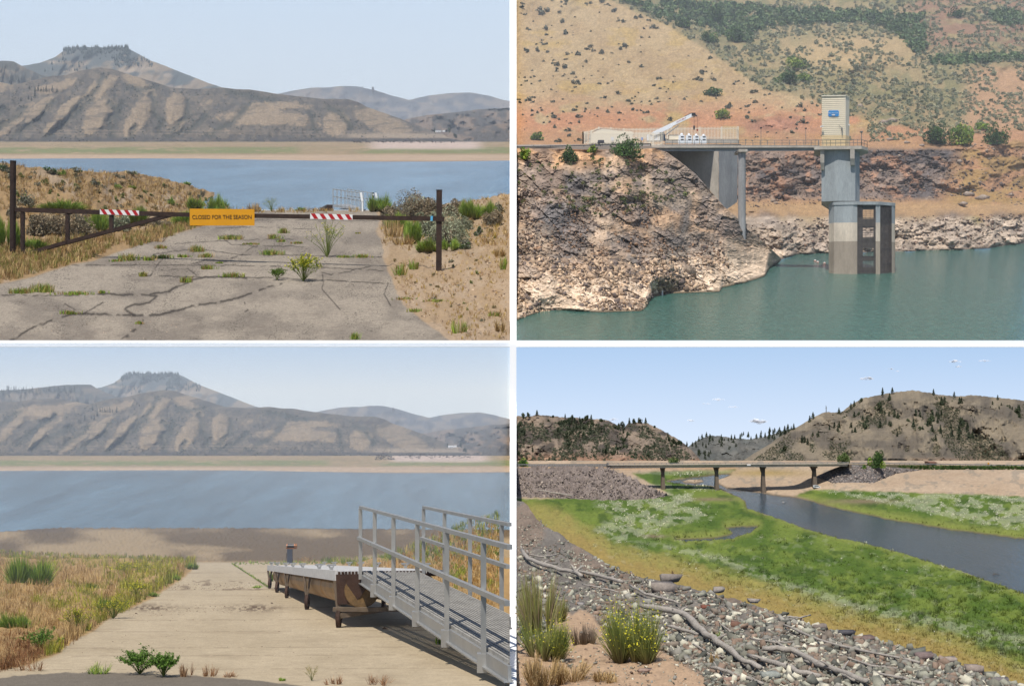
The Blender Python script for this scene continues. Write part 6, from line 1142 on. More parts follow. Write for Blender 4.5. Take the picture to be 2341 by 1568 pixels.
c_r = lambda zx, zy: mixc(mixc(lin(156, 142, 120, .56), lin(126, 116, 102, .5), sst(.35, .65, fbm(zx*.012, zy*.02, 4, 544))), lin(178, 138, 108, .56), sst(500, 540, zy)*sst(1700, 1900, zx)*.7)
SILC = [(740, 500), (805, 462), (850, 425), (900, 407), (960, 412), (1020, 422), (1080, 424), (1140, 415), (1200, 398), (1290, 372), (1340, 362)]
SILL = [(2, 318), (60, 322), (100, 312), (200, 322), (300, 328), (370, 332), (430, 338), (470, 362), (500, 372), (520, 352), (570, 346), (610, 352), (660, 375), (700, 398), (750, 425), (790, 455), (815, 480), (835, 500), (858, 532)]
SILR = [(1030, 538), (1080, 505), (1150, 462), (1220, 420), (1250, 395), (1320, 362), (1340, 345), (1400, 310), (1430, 300), (1500, 302), (1540, 285), (1570, 262), (1600, 236), (1650, 228), (1700, 216), (1760, 208), (1830, 200), (1900, 210), (1950, 220), (2040, 228), (2100, 222), (2200, 232), (2280, 240), (2341, 248), (2400, 255)]
pc_ = hill4('middle_hill', SILC, 545, 390, 470, c_m, lambda a, b: .7+0*a, 551, 260, 70)
pl_ = hill4('left_hill', SILL, 547, 262, 360, c_l, lambda a, b: sst(.38, .52, fbm(a*.01, b*.012, 3, 561)), 562, 420, 120)
pr_ = hill4('right_hill', SILR, 552, 264, 375, c_r, lambda a, b: np.clip(1.0*np.exp(-((a-1420)/90)**2-((b-340)/50)**2)+np.exp(-((a-2120)/110)**2-((b-275)/26)**2)+np.exp(-((a-1620)/60)**2-((b-270)/30)**2)+.12, 0, 1), 572, 560, 150)
q = samp(2600, [(12, 350), (400, 360), (600, 370), (840, 520), (12, 530)]); q = q[fbm(q[:, 0]*.02, q[:, 1]*.02, 3, 575) > .36]; W = pl_(q[:, 0], q[:, 1]); k = W[:, 1]/F/Z2
DK = [lin(92, 96, 76, .8), lin(78, 86, 66, .75), lin(110, 108, 88, .8)]
scatter('hill_scrub', tri, W, k*RNG.uniform(7, 17, len(W)), pick(DK, len(W)), M_leaf, tilt=.1)
q = samp(12000, [(1100, 520), (1250, 410), (1450, 320), (1620, 260), (1850, 225), (2380, 270), (2380, 540), (1100, 540)]); q = q[fbm(q[:, 0]*.02, q[:, 1]*.02, 3, 576) > .3]; W = pr_(q[:, 0], q[:, 1]); k = W[:, 1]/F/Z2
scatter('hill_scrub', tri, W, k*RNG.uniform(4, 10, len(W)), pick(DK+[lin(134, 126, 104, .8)], len(W)), M_leaf, tilt=.1)
JM = [blobbush(240, [lin(72, 84, 58, .7), lin(62, 74, 52, .65), lin(92, 98, 70, .7)], h=1.0, ls=.10) for i in range(3)]
CM = [conifer(200+i, n=190, w_=random.uniform(.5, .75), cols=[lin(70, 82, 60, .7), lin(60, 72, 54, .65), lin(86, 94, 68, .7)]) for i in range(5)]
def pines(n, poly, pos, lo, hi, label, group, extra=(), mixm=None, nm='pine_tree'):
    q = samp(n*3, poly); q = q[fbm(q[:, 0]*.012, q[:, 1]*.02, 3, 581) > .47][:n]; q = np.r_[q, np.array(extra).reshape(-1, 2)] if len(extra) else q
    W = pos(q[:, 0], q[:, 1]); copies(nm, mixm or CM, W-np.array([0, 0, .15]), [w_[1]/F/Z2*random.uniform(lo, hi) for w_ in W], label, 'tree', group)
pines(108, [(1560, 300), (1620, 245), (1900, 240), (2341, 300), (2050, 470), (1560, 420), (1300, 470), (1350, 380)], pr_, 26, 46, 'dark pine scattered on the tan right-hand hill beyond the bridge', 'pines on the right-hand hill', [(x, y+6) for x, y in ((1240, 400), (1255, 388), (1282, 378), (1545, 284), (1560, 272), (1590, 250), (1690, 220), (1735, 212), (1925, 218), (2020, 228), (2220, 240), (2262, 285), (2275, 300), (2320, 330), (1355, 345), (1370, 330), (1490, 304), (1240, 475), (1320, 440), (1550, 410), (1525, 330), (1720, 320), (1760, 330), (1920, 340), (2010, 410))], CM+JM[:1])
pines(130, [(14, 330), (300, 335), (420, 345), (520, 370), (640, 375), (760, 450), (600, 520), (350, 500), (14, 480)], pl_, 18, 34, 'dark juniper on the rocky left-hand hill beyond the bridge', 'junipers on the left-hand hill', [(x, y+5) for x, y in ((38, 322), (60, 318), (100, 314), (170, 318), (230, 324), (260, 326), (330, 330), (350, 330), (400, 338), (525, 352), (545, 348), (575, 347), (600, 352), (640, 365), (80, 480), (18, 495), (200, 395), (640, 460), (760, 440), (790, 455))], [CM[0], JM[0], JM[1], CM[1], JM[2]], 'juniper_tree')
pines(55, [(820, 465), (900, 420), (1300, 385), (1150, 470), (1050, 530), (860, 530)], pc_, 16, 30, 'small dark pine on the distant middle hill in the gap', 'pines on the middle hill', [(x, y+4) for x, y in ((815, 455), (830, 445), (845, 432), (860, 425), (880, 412), (1010, 422), (1035, 424), (1085, 424), (1110, 420), (1130, 416), (1150, 414), (1170, 408), (1190, 402), (1210, 398), (1230, 394), (1270, 380))])
p = pr_(1430, 303); p = Vector(p.tolist()); u = p.y/F/Z2; at = thing('antenna_mast', p, 'thin antenna mast on the rocky shoulder of the right-hand hill', 'antenna'); B().bar(p, p+Vector((0, 0, 34*u)), 1.6*u).build('mast', M_rail, at); b = B(); b.bar(p+Vector((2*u, 0, 0)), p+Vector((2*u, 0, 28*u)), 1.4*u); b.bar(p+Vector((-4*u, 0, 20*u)), p+Vector((5*u, 0, 20*u)), 1.2*u); b.build('aerial', M_rail, at)
# clouds
M_cloud = bpy.data.materials.new('cloud'); M_cloud.use_nodes = True; t_ = M_cloud.node_tree; t_.nodes.clear()
N = t_.nodes.new; o_ = N('ShaderNodeOutputMaterial'); df = N('ShaderNodeBsdfDiffuse'); tr = N('ShaderNodeBsdfTranslucent'); tp = N('ShaderNodeBsdfTransparent'); m1 = N('ShaderNodeMixShader'); m2 = N('ShaderNodeMixShader')
df.inputs[0].default_value = (.95, .95, .97, 1); tr.inputs[0].default_value = (.95, .95, .97, 1)
nz = N('ShaderNodeTexNoise'); nz.inputs['Scale'].default_value = .7; nz.inputs['Detail'].default_value = 6; gx = N('ShaderNodeNewGeometry'); mr_ = N('ShaderNodeMapRange'); mr_.inputs[1].default_value = .36; mr_.inputs[2].default_value = .75; mr_.inputs[4].default_value = .62; L_ = t_.links.new
L_(gx.outputs['Position'], nz.inputs[0]); L_(nz.outputs[0], mr_.inputs[0]); L_(df.outputs[0], m1.inputs[1]); L_(tr.outputs[0], m1.inputs[2]); L_(tp.outputs[0], m2.inputs[1]); L_(m1.outputs[0], m2.inputs[2]); L_(mr_.outputs[0], m2.inputs[0]); L_(m2.outputs[0], o_.inputs[0])
for i, (a, b_, w_, h_, l) in enumerate(((1120, 344, 74, 30, 'brightest puffy little cloud above the gap in the hills'), (935, 243, 62, 12, 'flat wispy cloud above and left of the brightest one'), (880, 262, 44, 8, 'thin cloud streak just below the flat wispy cloud'), (1006, 277, 50, 9, 'thin cloud streak between the wispy and the brightest clouds'), (455, 335, 42, 12, 'small cloud over the saddle of the left-hand hill'), (806, 340, 34, 11, 'small faint cloud left of the brightest cloud'), (1620, 148, 66, 20, 'cloud above the rocky shoulder of the right-hand hill'), (2026, 70, 50, 18, 'cloud puff high at the upper right'), (2040, 92, 26, 12, 'small cloud puff right under the high one'), (2160, 65, 60, 10, 'faint streak at the far upper right'), (1728, 102, 30, 9, 'small cloud left of the high puff'), (1762, 113, 24, 6, 'tiny cloud beside the small one'))):
    p = V(*d4(a, b_), 488); s_ = p.y/F/Z2; r = random.Random(i); vs = []; fs = []
    o = None; bmc = bmesh.new()
    for k in range(int(10+w_*.35)):
        f = r.uniform(-1, 1); m4 = Matrix.Translation((f*w_*.45*s_, r.uniform(-1, 1)*h_*.5*s_, r.uniform(-.25, .5)*h_*s_*(1-abs(f)*.8))) @ Matrix.Diagonal((r.uniform(.5, 1)*h_*.55*s_, h_*.4*s_, r.uniform(.35, 1)*h_*.28*s_*(1.1-abs(f)*.8), 1)); bmesh.ops.create_icosphere(bmc, subdivisions=2, radius=1, matrix=m4)
    me = bpy.data.meshes.new('cloud'); bmc.to_mesh(me); bmc.free(); me.polygons.foreach_set('use_smooth', [True]*len(me.polygons)); me.materials.append(M_cloud); o = link('cloud', me, None, p); tag(o, l, 'cloud', 'small clouds over the valley')
sky4 = npobj('sky', [(1.2, 500, -66), (270, 500, -66), (270, 500, -(794-CY)/F*500), (1.2, 500, -(794-CY)/F*500)], [np.array([[0, 1, 2, 3]])], emit('sky_right', lin(205, 218, 236, .92), lin(166, 192, 223, .92), -44, -2)); tag(sky4, kind='structure')

# banks: gravel cone at the left abutment, riprap at the right one, near rocky bank
M_b4 = mat('gravel_bank', None, .95, n=[(.8, .16), (5, .14)], bump=(5, .08, .7))
def cgr(zx, zy, a=(164, 150, 142), b=(128, 116, 110)): return mixc(lin(*a, .56), lin(*b, .5), fbm(zx*.03, zy*.05, 4, 601))*(1+.5*(fbm(zx*.25, zy*.35, 3, 602)-.5))[..., None]
bc = curve([(-20, 696), (60, 703), (200, 706), (400, 716), (560, 714), (640, 708), (716, 692)], d4); tc = curve([(-20, 552), (200, 549), (400, 549), (432, 556), (480, 578), (560, 614), (640, 657), (716, 688)], d4)
YC = lambda PX, PY, t=None: pl4(bc(PX))*.996+(bc(PX)-PY)*.13
sheet('gravel_cone', 1180.2, d4(715, 0)[0], 300, bc, tc, 70, YC, lambda a, b, t: cgr(*ZY4(a, b)), M_b4, lambda a, b, t, Y: (blocks(ZY4(a, b)[0]/14, ZY4(a, b)[1]/9, 605)[0]-.5)*.5*np.clip(t*8, 0, 1), (1.01, 4), smooth=False)
q = samp(3800, [(12, 575), (430, 560), (560, 618), (700, 686), (560, 710), (300, 705), (12, 692)]); px, py = d4(q[:, 0], q[:, 1]); W = P(px, py, YC(px, py)); k = W[:, 1]/F/Z2
GR = [lin(176, 162, 152, .58), lin(140, 128, 122, .52), lin(108, 100, 98, .48), lin(192, 176, 160, .6)]
scatter('riprap', HULLS, W, k*(1.5+RNG.gamma(2, 1.1, len(W))), pick(GR, len(W)), M_rock)
br_ = curve([(1375, 603), (1460, 630), (1650, 634), (1750, 592), (1885, 572)], d4); tr_ = curve([(1375, 600), (1450, 566), (1520, 540), (1700, 552), (1885, 566)], d4)
YR = lambda PX, PY, t=None: Y4(PX, br_(PX))*.995+(br_(PX)-PY)*.13
sheet('right_abutment_slope', d4(1376, 0)[0], d4(1884, 0)[0], 150, br_, tr_, 40, YR, lambda a, b, t: cgr(*ZY4(a, b), (150, 144, 140), (104, 100, 98)), M_b4, None, (1.01, 3), smooth=False)
q = samp(1300, [(1390, 600), (1460, 570), (1525, 548), (1700, 556), (1880, 568), (1740, 590), (1650, 630), (1460, 626)]); px, py = d4(q[:, 0], q[:, 1]); W = P(px, py, YR(px, py)); k = W[:, 1]/F/Z2; scatter('riprap', HULLS, W, k*(2+RNG.gamma(2, 1.4, len(W))), pick(GR[:3], len(W)), M_rock)
# roads at both ends
M_rd = mat('road_surface', tuple(lin(150, 146, 142, .6)), .9)
K4 = lambda zx, zy, Y: V(*d4(zx, zy), Y)
b = B(); b.hexa([K4(6, 552, 216), K4(426, 553, 213), K4(426, 550, 222), K4(6, 549, 226), K4(6, 545, 216), K4(426, 543, 213), K4(426, 541, 222), K4(6, 543, 226)]); tag(b.build('road', M_rd), kind='structure')
b = B(); b.hexa([K4(1525, 563, 220), K4(2380, 566, 221), K4(2380, 562, 237), K4(1525, 558, 235), K4(1525, 541, 222), K4(2380, 549, 223), K4(2380, 547, 232), K4(1525, 539, 230)]); tag(b.build('road_embankment', mat('embankment_soil', tuple(lin(120, 112, 84, .34)), .95, n=[(1, .2)])), kind='structure')
s4 = 213/F/Z2
for (pts, l) in (([(8, 541, 214), (424, 540, 212)], 'long grey guardrail on the road left of the bridge'), ([(1535, 533, 221), (2375, 545, 222)], 'pale guardrail on the road right of the bridge')):
    g_ = thing('guardrail', K4(*pts[0]), l, 'guardrail'); b = B(); b.bar(K4(*pts[0]), K4(*pts[1]), 1.5*s4, 4*s4); b.build('rail', M_rail, g_); b = B(); n = 36
    for i in range(n+1): k = i/n; a = [pts[0][j]+(pts[1][j]-pts[0][j])*k for j in range(3)]; b.bar(K4(a[0], a[1]+6, a[2]), K4(*a), 1.4*s4)
    b.build('posts', M_leg, g_)
q = samp(420, [(1755, 549), (2380, 552), (2380, 568), (1900, 566), (1780, 560)]); px, py = d4(q[:, 0], q[:, 1]); W = P(px, py, 219.5+0*q[:, 0]); k = W[:, 1]/F/Z2
scatter('roadside_scrub', tri, W, k*RNG.uniform(7, 15, len(W)), pick(DGREEN+[lin(120, 130, 70, .45)], len(W)), M_leaf, tilt=.1)
# bridge
M_bc = mat('bridge_concrete', tuple(lin(188, 180, 168, .8)), .85, n=[(.6, .14), (4, .1)], sc=(1, 1, .4)); M_pc = mat('pier_concrete', tuple(lin(128, 114, 100, .52)), .85, n=[(.5, .25), (4, .12)], sc=(1, 1, .3))
bg4 = thing('river_bridge', K4(937, 673, 206), 'long concrete road bridge on four flared piers across the river valley', 'bridge')
YL, YR_ = 209, 204; yb4 = lambda zx: YL+(YR_-YL)*(zx-425)/1105
b = B(); b.hexa([K4(432, 559, YL), K4(1530, 549, YR_), K4(1530, 549, YR_+3.4), K4(432, 559, YL+3.4), K4(432, 545, YL), K4(1530, 539, YR_), K4(1530, 539, YR_+3.4), K4(432, 545, YL+3.4)]); b.build('girder', M_bc, bg4)
b = B(); b.hexa([K4(425, 545, YL-.5), K4(1535, 539, YR_-.5), K4(1535, 539, YR_+4), K4(425, 545, YL+4), K4(425, 541, YL-.5), K4(1535, 536, YR_-.5), K4(1535, 536, YR_+4), K4(425, 541, YL+4)]); b.build('deck', M_bc, bg4)
for dy in (-.4, 3.8):
    b = B(); b.bar(K4(425, 535, YL+dy), K4(1535, 530.5, YR_+dy), 1.3*s4, 1.5*s4); b.bar(K4(425, 538, YL+dy), K4(1535, 533.5, YR_+dy), 1.1*s4, 1.1*s4)
    for i in range(46): k = i/45; b.bar(K4(425+1110*k, 541-5*k, yb4(425+1110*k)+dy), K4(425+1110*k, 534.5-4.5*k, yb4(425+1110*k)+dy), 1.6*s4)
    b.build('railing', M_rail, bg4)
for (zx, zb, Yp) in ((677, 662, 209.6), (937, 675, 205.5), (1162, 687, 203), (1361, 619, 208)):
    w0, w1, w2 = 10*s4, 6.5*s4, 9.5*s4; x = K4(zx, 0, Yp).x; Yp = yb4(zx)+.4; Yc = Yp-1.2; zt_ = K4(zx, 551, Yp).z; zb_ = -25.3 if zx < 1300 else K4(zx, 622, Yp).z-.9; zm = zt_-(zt_-zb_)*min(.27, 3.2*s4*10/(zt_-zb_)); b = B()
    b.hexa([(x-w2, Yp-w2*1.2, zb_-.5), (x+w2, Yp-w2*1.2, zb_-.5), (x+w2, Yc+2.6, zb_-.5), (x-w2, Yc+2.6, zb_-.5), (x-w1, Yp+.3, zm), (x+w1, Yp+.3, zm), (x+w1, Yc+2.4, zm), (x-w1, Yc+2.4, zm)]); pr = b.build('pier', M_pc, bg4)
    b = B(); b.hexa([(x-w1, Yp+.3, zm), (x+w1, Yp+.3, zm), (x+w1, Yc+2.4, zm), (x-w1, Yc+2.4, zm), (x-w0*1.15, Yp+1, zt_-.25), (x+w0*1.15, Yp+1, zt_-.25), (x+w0*1.15, Yc+3, zt_-.25), (x-w0*1.15, Yc+3, zt_-.25)]); b.box((x, (Yp+Yc+4)/2, zt_-.12), (w0*2.2, 2.6, .3)); b.build('pier_head', M_pc, pr)
b = B(); b.box(K4(1075, 543.5, yb4(1075)-.55), (16*s4, .1, 5*s4)); b.build('name_plate', M_wref, bg4); b = B(); b.box(K4(428, 549, YL+1.5), (8*s4, 4, 20*s4)); b.build('abutment', M_dark, bg4); b = B(); b.box(K4(1528, 545, YR_+1.5), (10*s4, 4, 14*s4)); b.build('abutment', M_pc, bg4)
# parked car
p = g4(1388, 661)+Vector((0, 0, .38)); u = p.y/F/Z2; sv = thing('parked_car', p, 'silver-white off-road car parked alone on the sand beyond the river', 'car'); M_car = mat('silver_paint', (.62, .65, .68), .3, metal=.3)
def cx_(x, y, z): return p+Vector((x*u, y*u, z*u))
b = B(); b.prism([cx_(x, -7, z) for x, z in ((-16, 3), (16.5, 3), (17, 8), (10, 9.5), (6, 14.5), (-14, 14.5), (-16.5, 9))], (0, 14*u, 0)); bd_ = b.build('body', M_car, sv)
b = B(); b.prism([cx_(x, -7.2, z) for x, z in ((-13.5, 9.6), (8.5, 9.6), (5.2, 13.6), (-12.5, 13.6))], (0, 14.4*u, 0)); b.build('window', mat('car_glass', (.02, .025, .03), .1), bd_)
for x in (-10, 10.5):
    for y in (-7, 6): b = B(); b.tube([cx_(x, y, 3), cx_(x, y+1.6, 3)], 3.1*u, 12); b.build('wheel', M_dark, sv)
# roadside trees, hut, sign
for (a, b_, w_, h_, l) in ((1510, 541, 72, 52, 'pale green rounded willow at the right end of the bridge'), (1663, 556, 72, 84, 'tall green tree beside the road right of the bridge'), (728, 536, 50, 26, 'bright green shrub behind the left half of the bridge'), (38, 548, 52, 38, 'green bush at the left edge by the road'), (1606, 566, 22, 26, 'small green shrub on the riprap below the tall tree')):
    p = K4(a, b_, 216 if a < 1500 else 218 if a < 1600 else 206); u = p.y/F/Z2; bush('round_tree' if h_ > 40 else 'green_bush', p, w_*u*1.1, h_*u*1.1, l, 'tree' if h_ > 40 else 'bush', n=int(w_*h_*.5)+400, ls=3.2*u, cols=[lin(124, 146, 84, .5), lin(104, 128, 70, .48)] if a in (1510, 728) else DGREEN+GREEN[:1], st_=6)
p = K4(1911, 540, 228); u = p.y/F/Z2; ht = thing('roadside_hut', p, 'small tan hut with a low brown roof by the road under the right-hand hill', 'building'); b = B(); b.box(p+Vector((0, 0, 5*u)), (30*u, 3, 10*u)); b.build('wall', mat('tan_wall', tuple(lin(190, 150, 120, .6)), .9), ht); b = B(); b.prism([p+Vector((-19*u, -2, 10*u)), p+Vector((-19*u, 2, 10*u)), p+Vector((-19*u, 0, 14*u))], (38*u, 0, 0)); b.build('roof', mat('brown_roof', tuple(lin(130, 96, 78, .6)), .8), ht); B().box(p+Vector((4*u, -1.55, 4*u)), (5*u, .1, 8*u)).build('door', M_dark, ht)
p = K4(2178, 548, 221.5); u = p.y/F/Z2; rs_ = thing('road_sign', p, 'small orange diamond road sign beside the road at the right', 'sign'); B().bar(p, p+Vector((0, 0, 8*u)), 1.2*u).build('pole', M_rail, rs_); b = B(); b.prism([p+Vector((0, 0, 6*u)), p+Vector((5*u, 0, 11*u)), p+Vector((0, 0, 16*u)), p+Vector((-5*u, 0, 11*u))], (0, .1, 0)); b.build('sign_panel', M_sign, rs_)
p = g4(1234, 716); p.z = -HR+.02; u = p.y/F/Z2; tag(npobj('river_rock', HULLS[3][0]*11*u*np.array([1, 1, .8])+np.array(p), [HULLS[3][1]], mat('river_stone', tuple(lin(160, 156, 150, .6)), .8, n=[(2, .2)]), loc=p), 'pale rock standing out of the river below the third pier', 'rock')
p = g4(2212, 1048); p.z = -HR; u = p.y/F/Z2; b = B(); b.tube([p+Vector((-16*u, 0, 0)), p+Vector((-4*u, 0, 6*u)), p+Vector((16*u, 0, 1*u))], [1.6*u, 2*u, .7*u], 6); b.tube([p+Vector((-8*u, 0, 4*u)), p+Vector((-13*u, 0, 14*u))], [1.4*u, .4*u], 5); tag(b.build('river_snag', M_bark, loc=p), 'dark branched snag sticking out of the river near the right edge', 'branch')

# near rocky bank
CB, SB = 1.94, .115
YN = lambda PX, PY, t=None: CB*F/np.maximum(PY-CY-SB*F, 26)
edge = lambda x: d4(0, 1)[1]-1/Z2+crest((x-1177.8)*Z2)/Z2
SOIL = [(180, 1230), (330, 1210), (420, 1300), (700, 1400), (760, 1450), (860, 1500), (900, 1600), (-40, 1600), (-40, 1380), (160, 1330)]
def colN(PX, PY, t):
    zx, zy = ZY4(PX, PY); c = mixc(cgr(zx, zy, (158, 150, 140), (122, 114, 106)), cgr(zx, zy, (172, 152, 134), (130, 114, 100)), sst(.4, .6, fbm(zx*.01, zy*.01, 3, 611)))
    return mixc(c, lin(204, 172, 140, .62)*(1+.4*(fbm(zx*.12, zy*.12, 4, 613)-.5))[..., None], sst(-12, 14, sdp(zx, zy, SOIL)+40*(fbm(zx*.03, zy*.03, 3, 612)-.5))*.9)
M_n4 = mat('rocky_bank', None, .95, n=[(6, .16), (40, .12)], bump=(30, .02, .8))
sheet('rocky_bank', 1180.2, 2366, 520, lambda x: np.maximum(x*0+1574, edge(x)+4), edge, 240, YN, colN, M_n4, lambda a, b, t, Y: (fbm(ZY4(a, b)[0]*.02, ZY4(a, b)[1]*.03, 3, 615)-.5)*.004*Y, (1.0, 2.5))
def fN(q): px, py = d4(q[:, 0], q[:, 1]); return P(px, py, YN(px, py))
def gN(zx, zy, l=0): px, py = d4(zx, zy); return V(px, py, float(YN(px, py)))+Vector((0, 0, l))
GN = [lin(156, 154, 144, .62), lin(132, 130, 122, .56), lin(110, 110, 106, .5), lin(190, 184, 172, .68), lin(150, 128, 116, .54), lin(136, 124, 116, .54), lin(146, 142, 138, .57)]
q = samp(15000, [(12, 715), (60, 740), (180, 855), (400, 990), (600, 1066), (1050, 1180), (1400, 1290), (1800, 1390), (2380, 1580), (12, 1580)]); sd_ = sdp(q[:, 0], q[:, 1], SOIL); q = q[(sd_ < 0) | (RNG.uniform(0, 1, len(q)) < .22)]
W = fN(q); far = np.clip((q[:, 1]-650)/800, .14, 1); k = W[:, 1]/F/Z2; sz = k*far*(3.4+RNG.gamma(1.3, 6.8, len(W))); inS = sdp(q[:, 0], q[:, 1], SOIL) > 0; sz = np.where(inS, sz*.45, sz); sz = np.minimum(sz, k*52*far)
cc = pick(GN, len(W), .12)*np.array([1, 1.01, .93]); W[:, 2] += sz*.25
scatter('riprap', HULLB, W, sz, cc*1.25, M_rockn, tilt=.8)
for (a, b_, r, l, c_) in ((718, 1082, 54, 'large flat-topped grey boulder on the crest of the rocky bank at left', (160, 150, 142)), (680, 1130, 60, 'large tilted smooth slab below the flat-topped boulder', (172, 160, 150)), (930, 1130, 34, 'pale boulder on the crest left of the middle', (176, 166, 156)), (1095, 1180, 36, 'pale rounded boulder on the crest near the middle', (182, 172, 162)), (1400, 1300, 40, 'brown-grey boulder on the crest behind the thin driftwood', (150, 138, 130)), (1520, 1330, 46, 'dark grey angular boulder beside the brown-grey one on the crest', (104, 102, 106)), (1620, 1352, 40, 'reddish grey boulder right of the dark angular one', (140, 120, 114)), (1880, 1440, 50, 'purplish boulder on the crest right of the middle', (146, 128, 124)), (1990, 1455, 52, 'large pale pinkish boulder on the crest', (186, 170, 158)), (2110, 1500, 56, 'large pale boulder nearest the lower right corner', (176, 160, 148)), (2230, 1550, 50, 'grey boulder in the lower right corner', (140, 132, 130)), (875, 1205, 26, 'small rust-red block standing among grey riprap', (150, 96, 80)), (1170, 1530, 64, 'big white-stained boulder at the bottom of the view beside driftwood', (172, 176, 168)), (300, 1190, 24, 'pale block left of the thin driftwood', (176, 170, 166)), (1010, 1290, 34, 'brown angular block in the middle of the riprap', (142, 108, 92)), (985, 1545, 44, 'pinkish block at the bottom of the view', (180, 150, 134)), (590, 1500, 40, 'flat pinkish stone lying on the bare soil', (186, 160, 146))):
    p = gN(a, b_); u = p.y/F/Z2; vs, fs = hullb(a); tag(npobj('boulder', vs*r*u+np.array(p)+np.array([0, 0, r*u*.35]), [fs], mat('boulder_stone', tuple(lin(*c_, .58)), .9, n=[(5, .25), (25, .15)], bump=(20, .02, .7)), loc=p), l, 'boulder')
M_drift = mat('bleached_driftwood', tuple(lin(178, 170, 160, .66)), .85, n=[(8, .25), (60, .2)], bump=(60, .01, .8), sc=(1, 1, 4))
LG = [([(30, 965), (60, 1002), (150, 1038), (270, 1066), (305, 1082)], 10, 'driftwood log with an upturned root end at the left edge'), ([(268, 1050), (400, 1082), (495, 1108)], 8, 'straight driftwood pole right of the log with the upturned root'), ([(310, 1112), (400, 1130), (475, 1148)], 4, 'thin driftwood stick under the straight pole'), ([(530, 1122), (600, 1162), (680, 1180), (750, 1202)], 7, 'forked driftwood branch left of the tilted slab'), ([(570, 1222), (700, 1245), (780, 1265), (860, 1345), (930, 1392), (1060, 1480), (1130, 1512)], 15, 'thickest grey driftwood trunk running to the bottom middle'), ([(1075, 1452), (1200, 1492), (1300, 1520), (1400, 1548)], 13, 'pale driftwood trunk lying right beside the thickest one'), ([(1140, 1418), (1280, 1432), (1400, 1492), (1500, 1530), (1620, 1572)], 14, 'long twisted driftwood trunk reaching the bottom edge'), ([(1220, 1295), (1400, 1372), (1600, 1422), (1860, 1474)], 6.5, 'long slender driftwood pole pointing to the lower right'), ([(1080, 1360), (1200, 1380), (1285, 1378)], 4.5, 'short thin driftwood stick in the middle'), ([(1190, 1366), (1240, 1405), (1300, 1445)], 5, 'thin driftwood stick crossing above the twisted trunk'), ([(100, 676), (180, 690), (260, 702)], 2.5, 'thin distant driftwood stick on the far gravel at left'), ([(700, 1308), (780, 1330), (840, 1348)], 8, 'short weathered log left of the thickest trunk'), ([(1250, 1262), (1310, 1268), (1360, 1255)], 5, 'small driftwood tangle on the crest in the middle'), ([(940, 1290), (990, 1330)], 4, 'short stick beside the brown angular block'), ([(900, 1500), (1010, 1530), (1140, 1575)], 9, 'weathered grey log at the bottom left of the white-stained boulder'), ([(1330, 1470), (1450, 1500), (1560, 1560)], 8, 'pale cracked driftwood pole at the bottom middle'), ([(1500, 1440), (1640, 1490), (1760, 1500)], 5, 'thin grey pole right of the twisted trunk'), ([(820, 1390), (900, 1440), (960, 1450)], 6, 'short curved log left of the thickest trunk end'), ([(1650, 1520), (1760, 1545), (1880, 1572)], 7, 'grey driftwood log near the bottom right'), ([(60, 975), (130, 985), (190, 978)], 4, 'curved thin driftwood branch above the root log')]
for (pts, r, l) in LG:
    P_ = [];
    for (a, c), (a2, c2) in zip(pts[:-1], pts[1:]):
        for k in range(4): f = k/4; P_.append((a+(a2-a)*f+random.gauss(0, r*.18), c+(c2-c)*f+random.gauss(0, r*.18)))
    P_.append(pts[-1]); k0 = gN(*P_[0]).y/F/Z2; W = [gN(a, c) if pts[0][1] != 676 else V(*d4(a, c), float(YC(d4(a, c)[0], d4(a, c)[1]))) for a, c in P_]; W = [w_+Vector((0, 0, (r*1.3+15)*(w_.y/F/Z2)+random.uniform(0, .3)*r*k0)) for w_ in W]; n = len(W)
    b = B(); b.tube(W, [r*(W[i].y/F/Z2)*(1.0-.55*i/n if pts[0][1] > pts[-1][1] else .55+.45*math.sin(pi*(.15+.7*i/n)))*random.uniform(.85, 1.15) for i in range(n)], 9)
    for k in range(3 if r > 5 else 1):
        i = random.randrange(1, n-1); e = W[i]+Vector((random.uniform(-.5, .5)*r*7*k0, random.uniform(-1, 1)*r*3*k0, random.uniform(.5, 3)*r*k0)); b.tube([W[i], W[i].lerp(e, .5)+Vector((0, 0, r*.3*k0)), e], [r*.5*k0, r*.35*k0, r*.1*k0], 6)
    if 'root' in l: b.tube([W[0], W[0]+Vector((-6*k0, 0, 22*k0))], [9*k0, 2*k0], 7)
    tag(b.build('driftwood', M_drift, loc=W[0], smooth=True), l, 'driftwood')
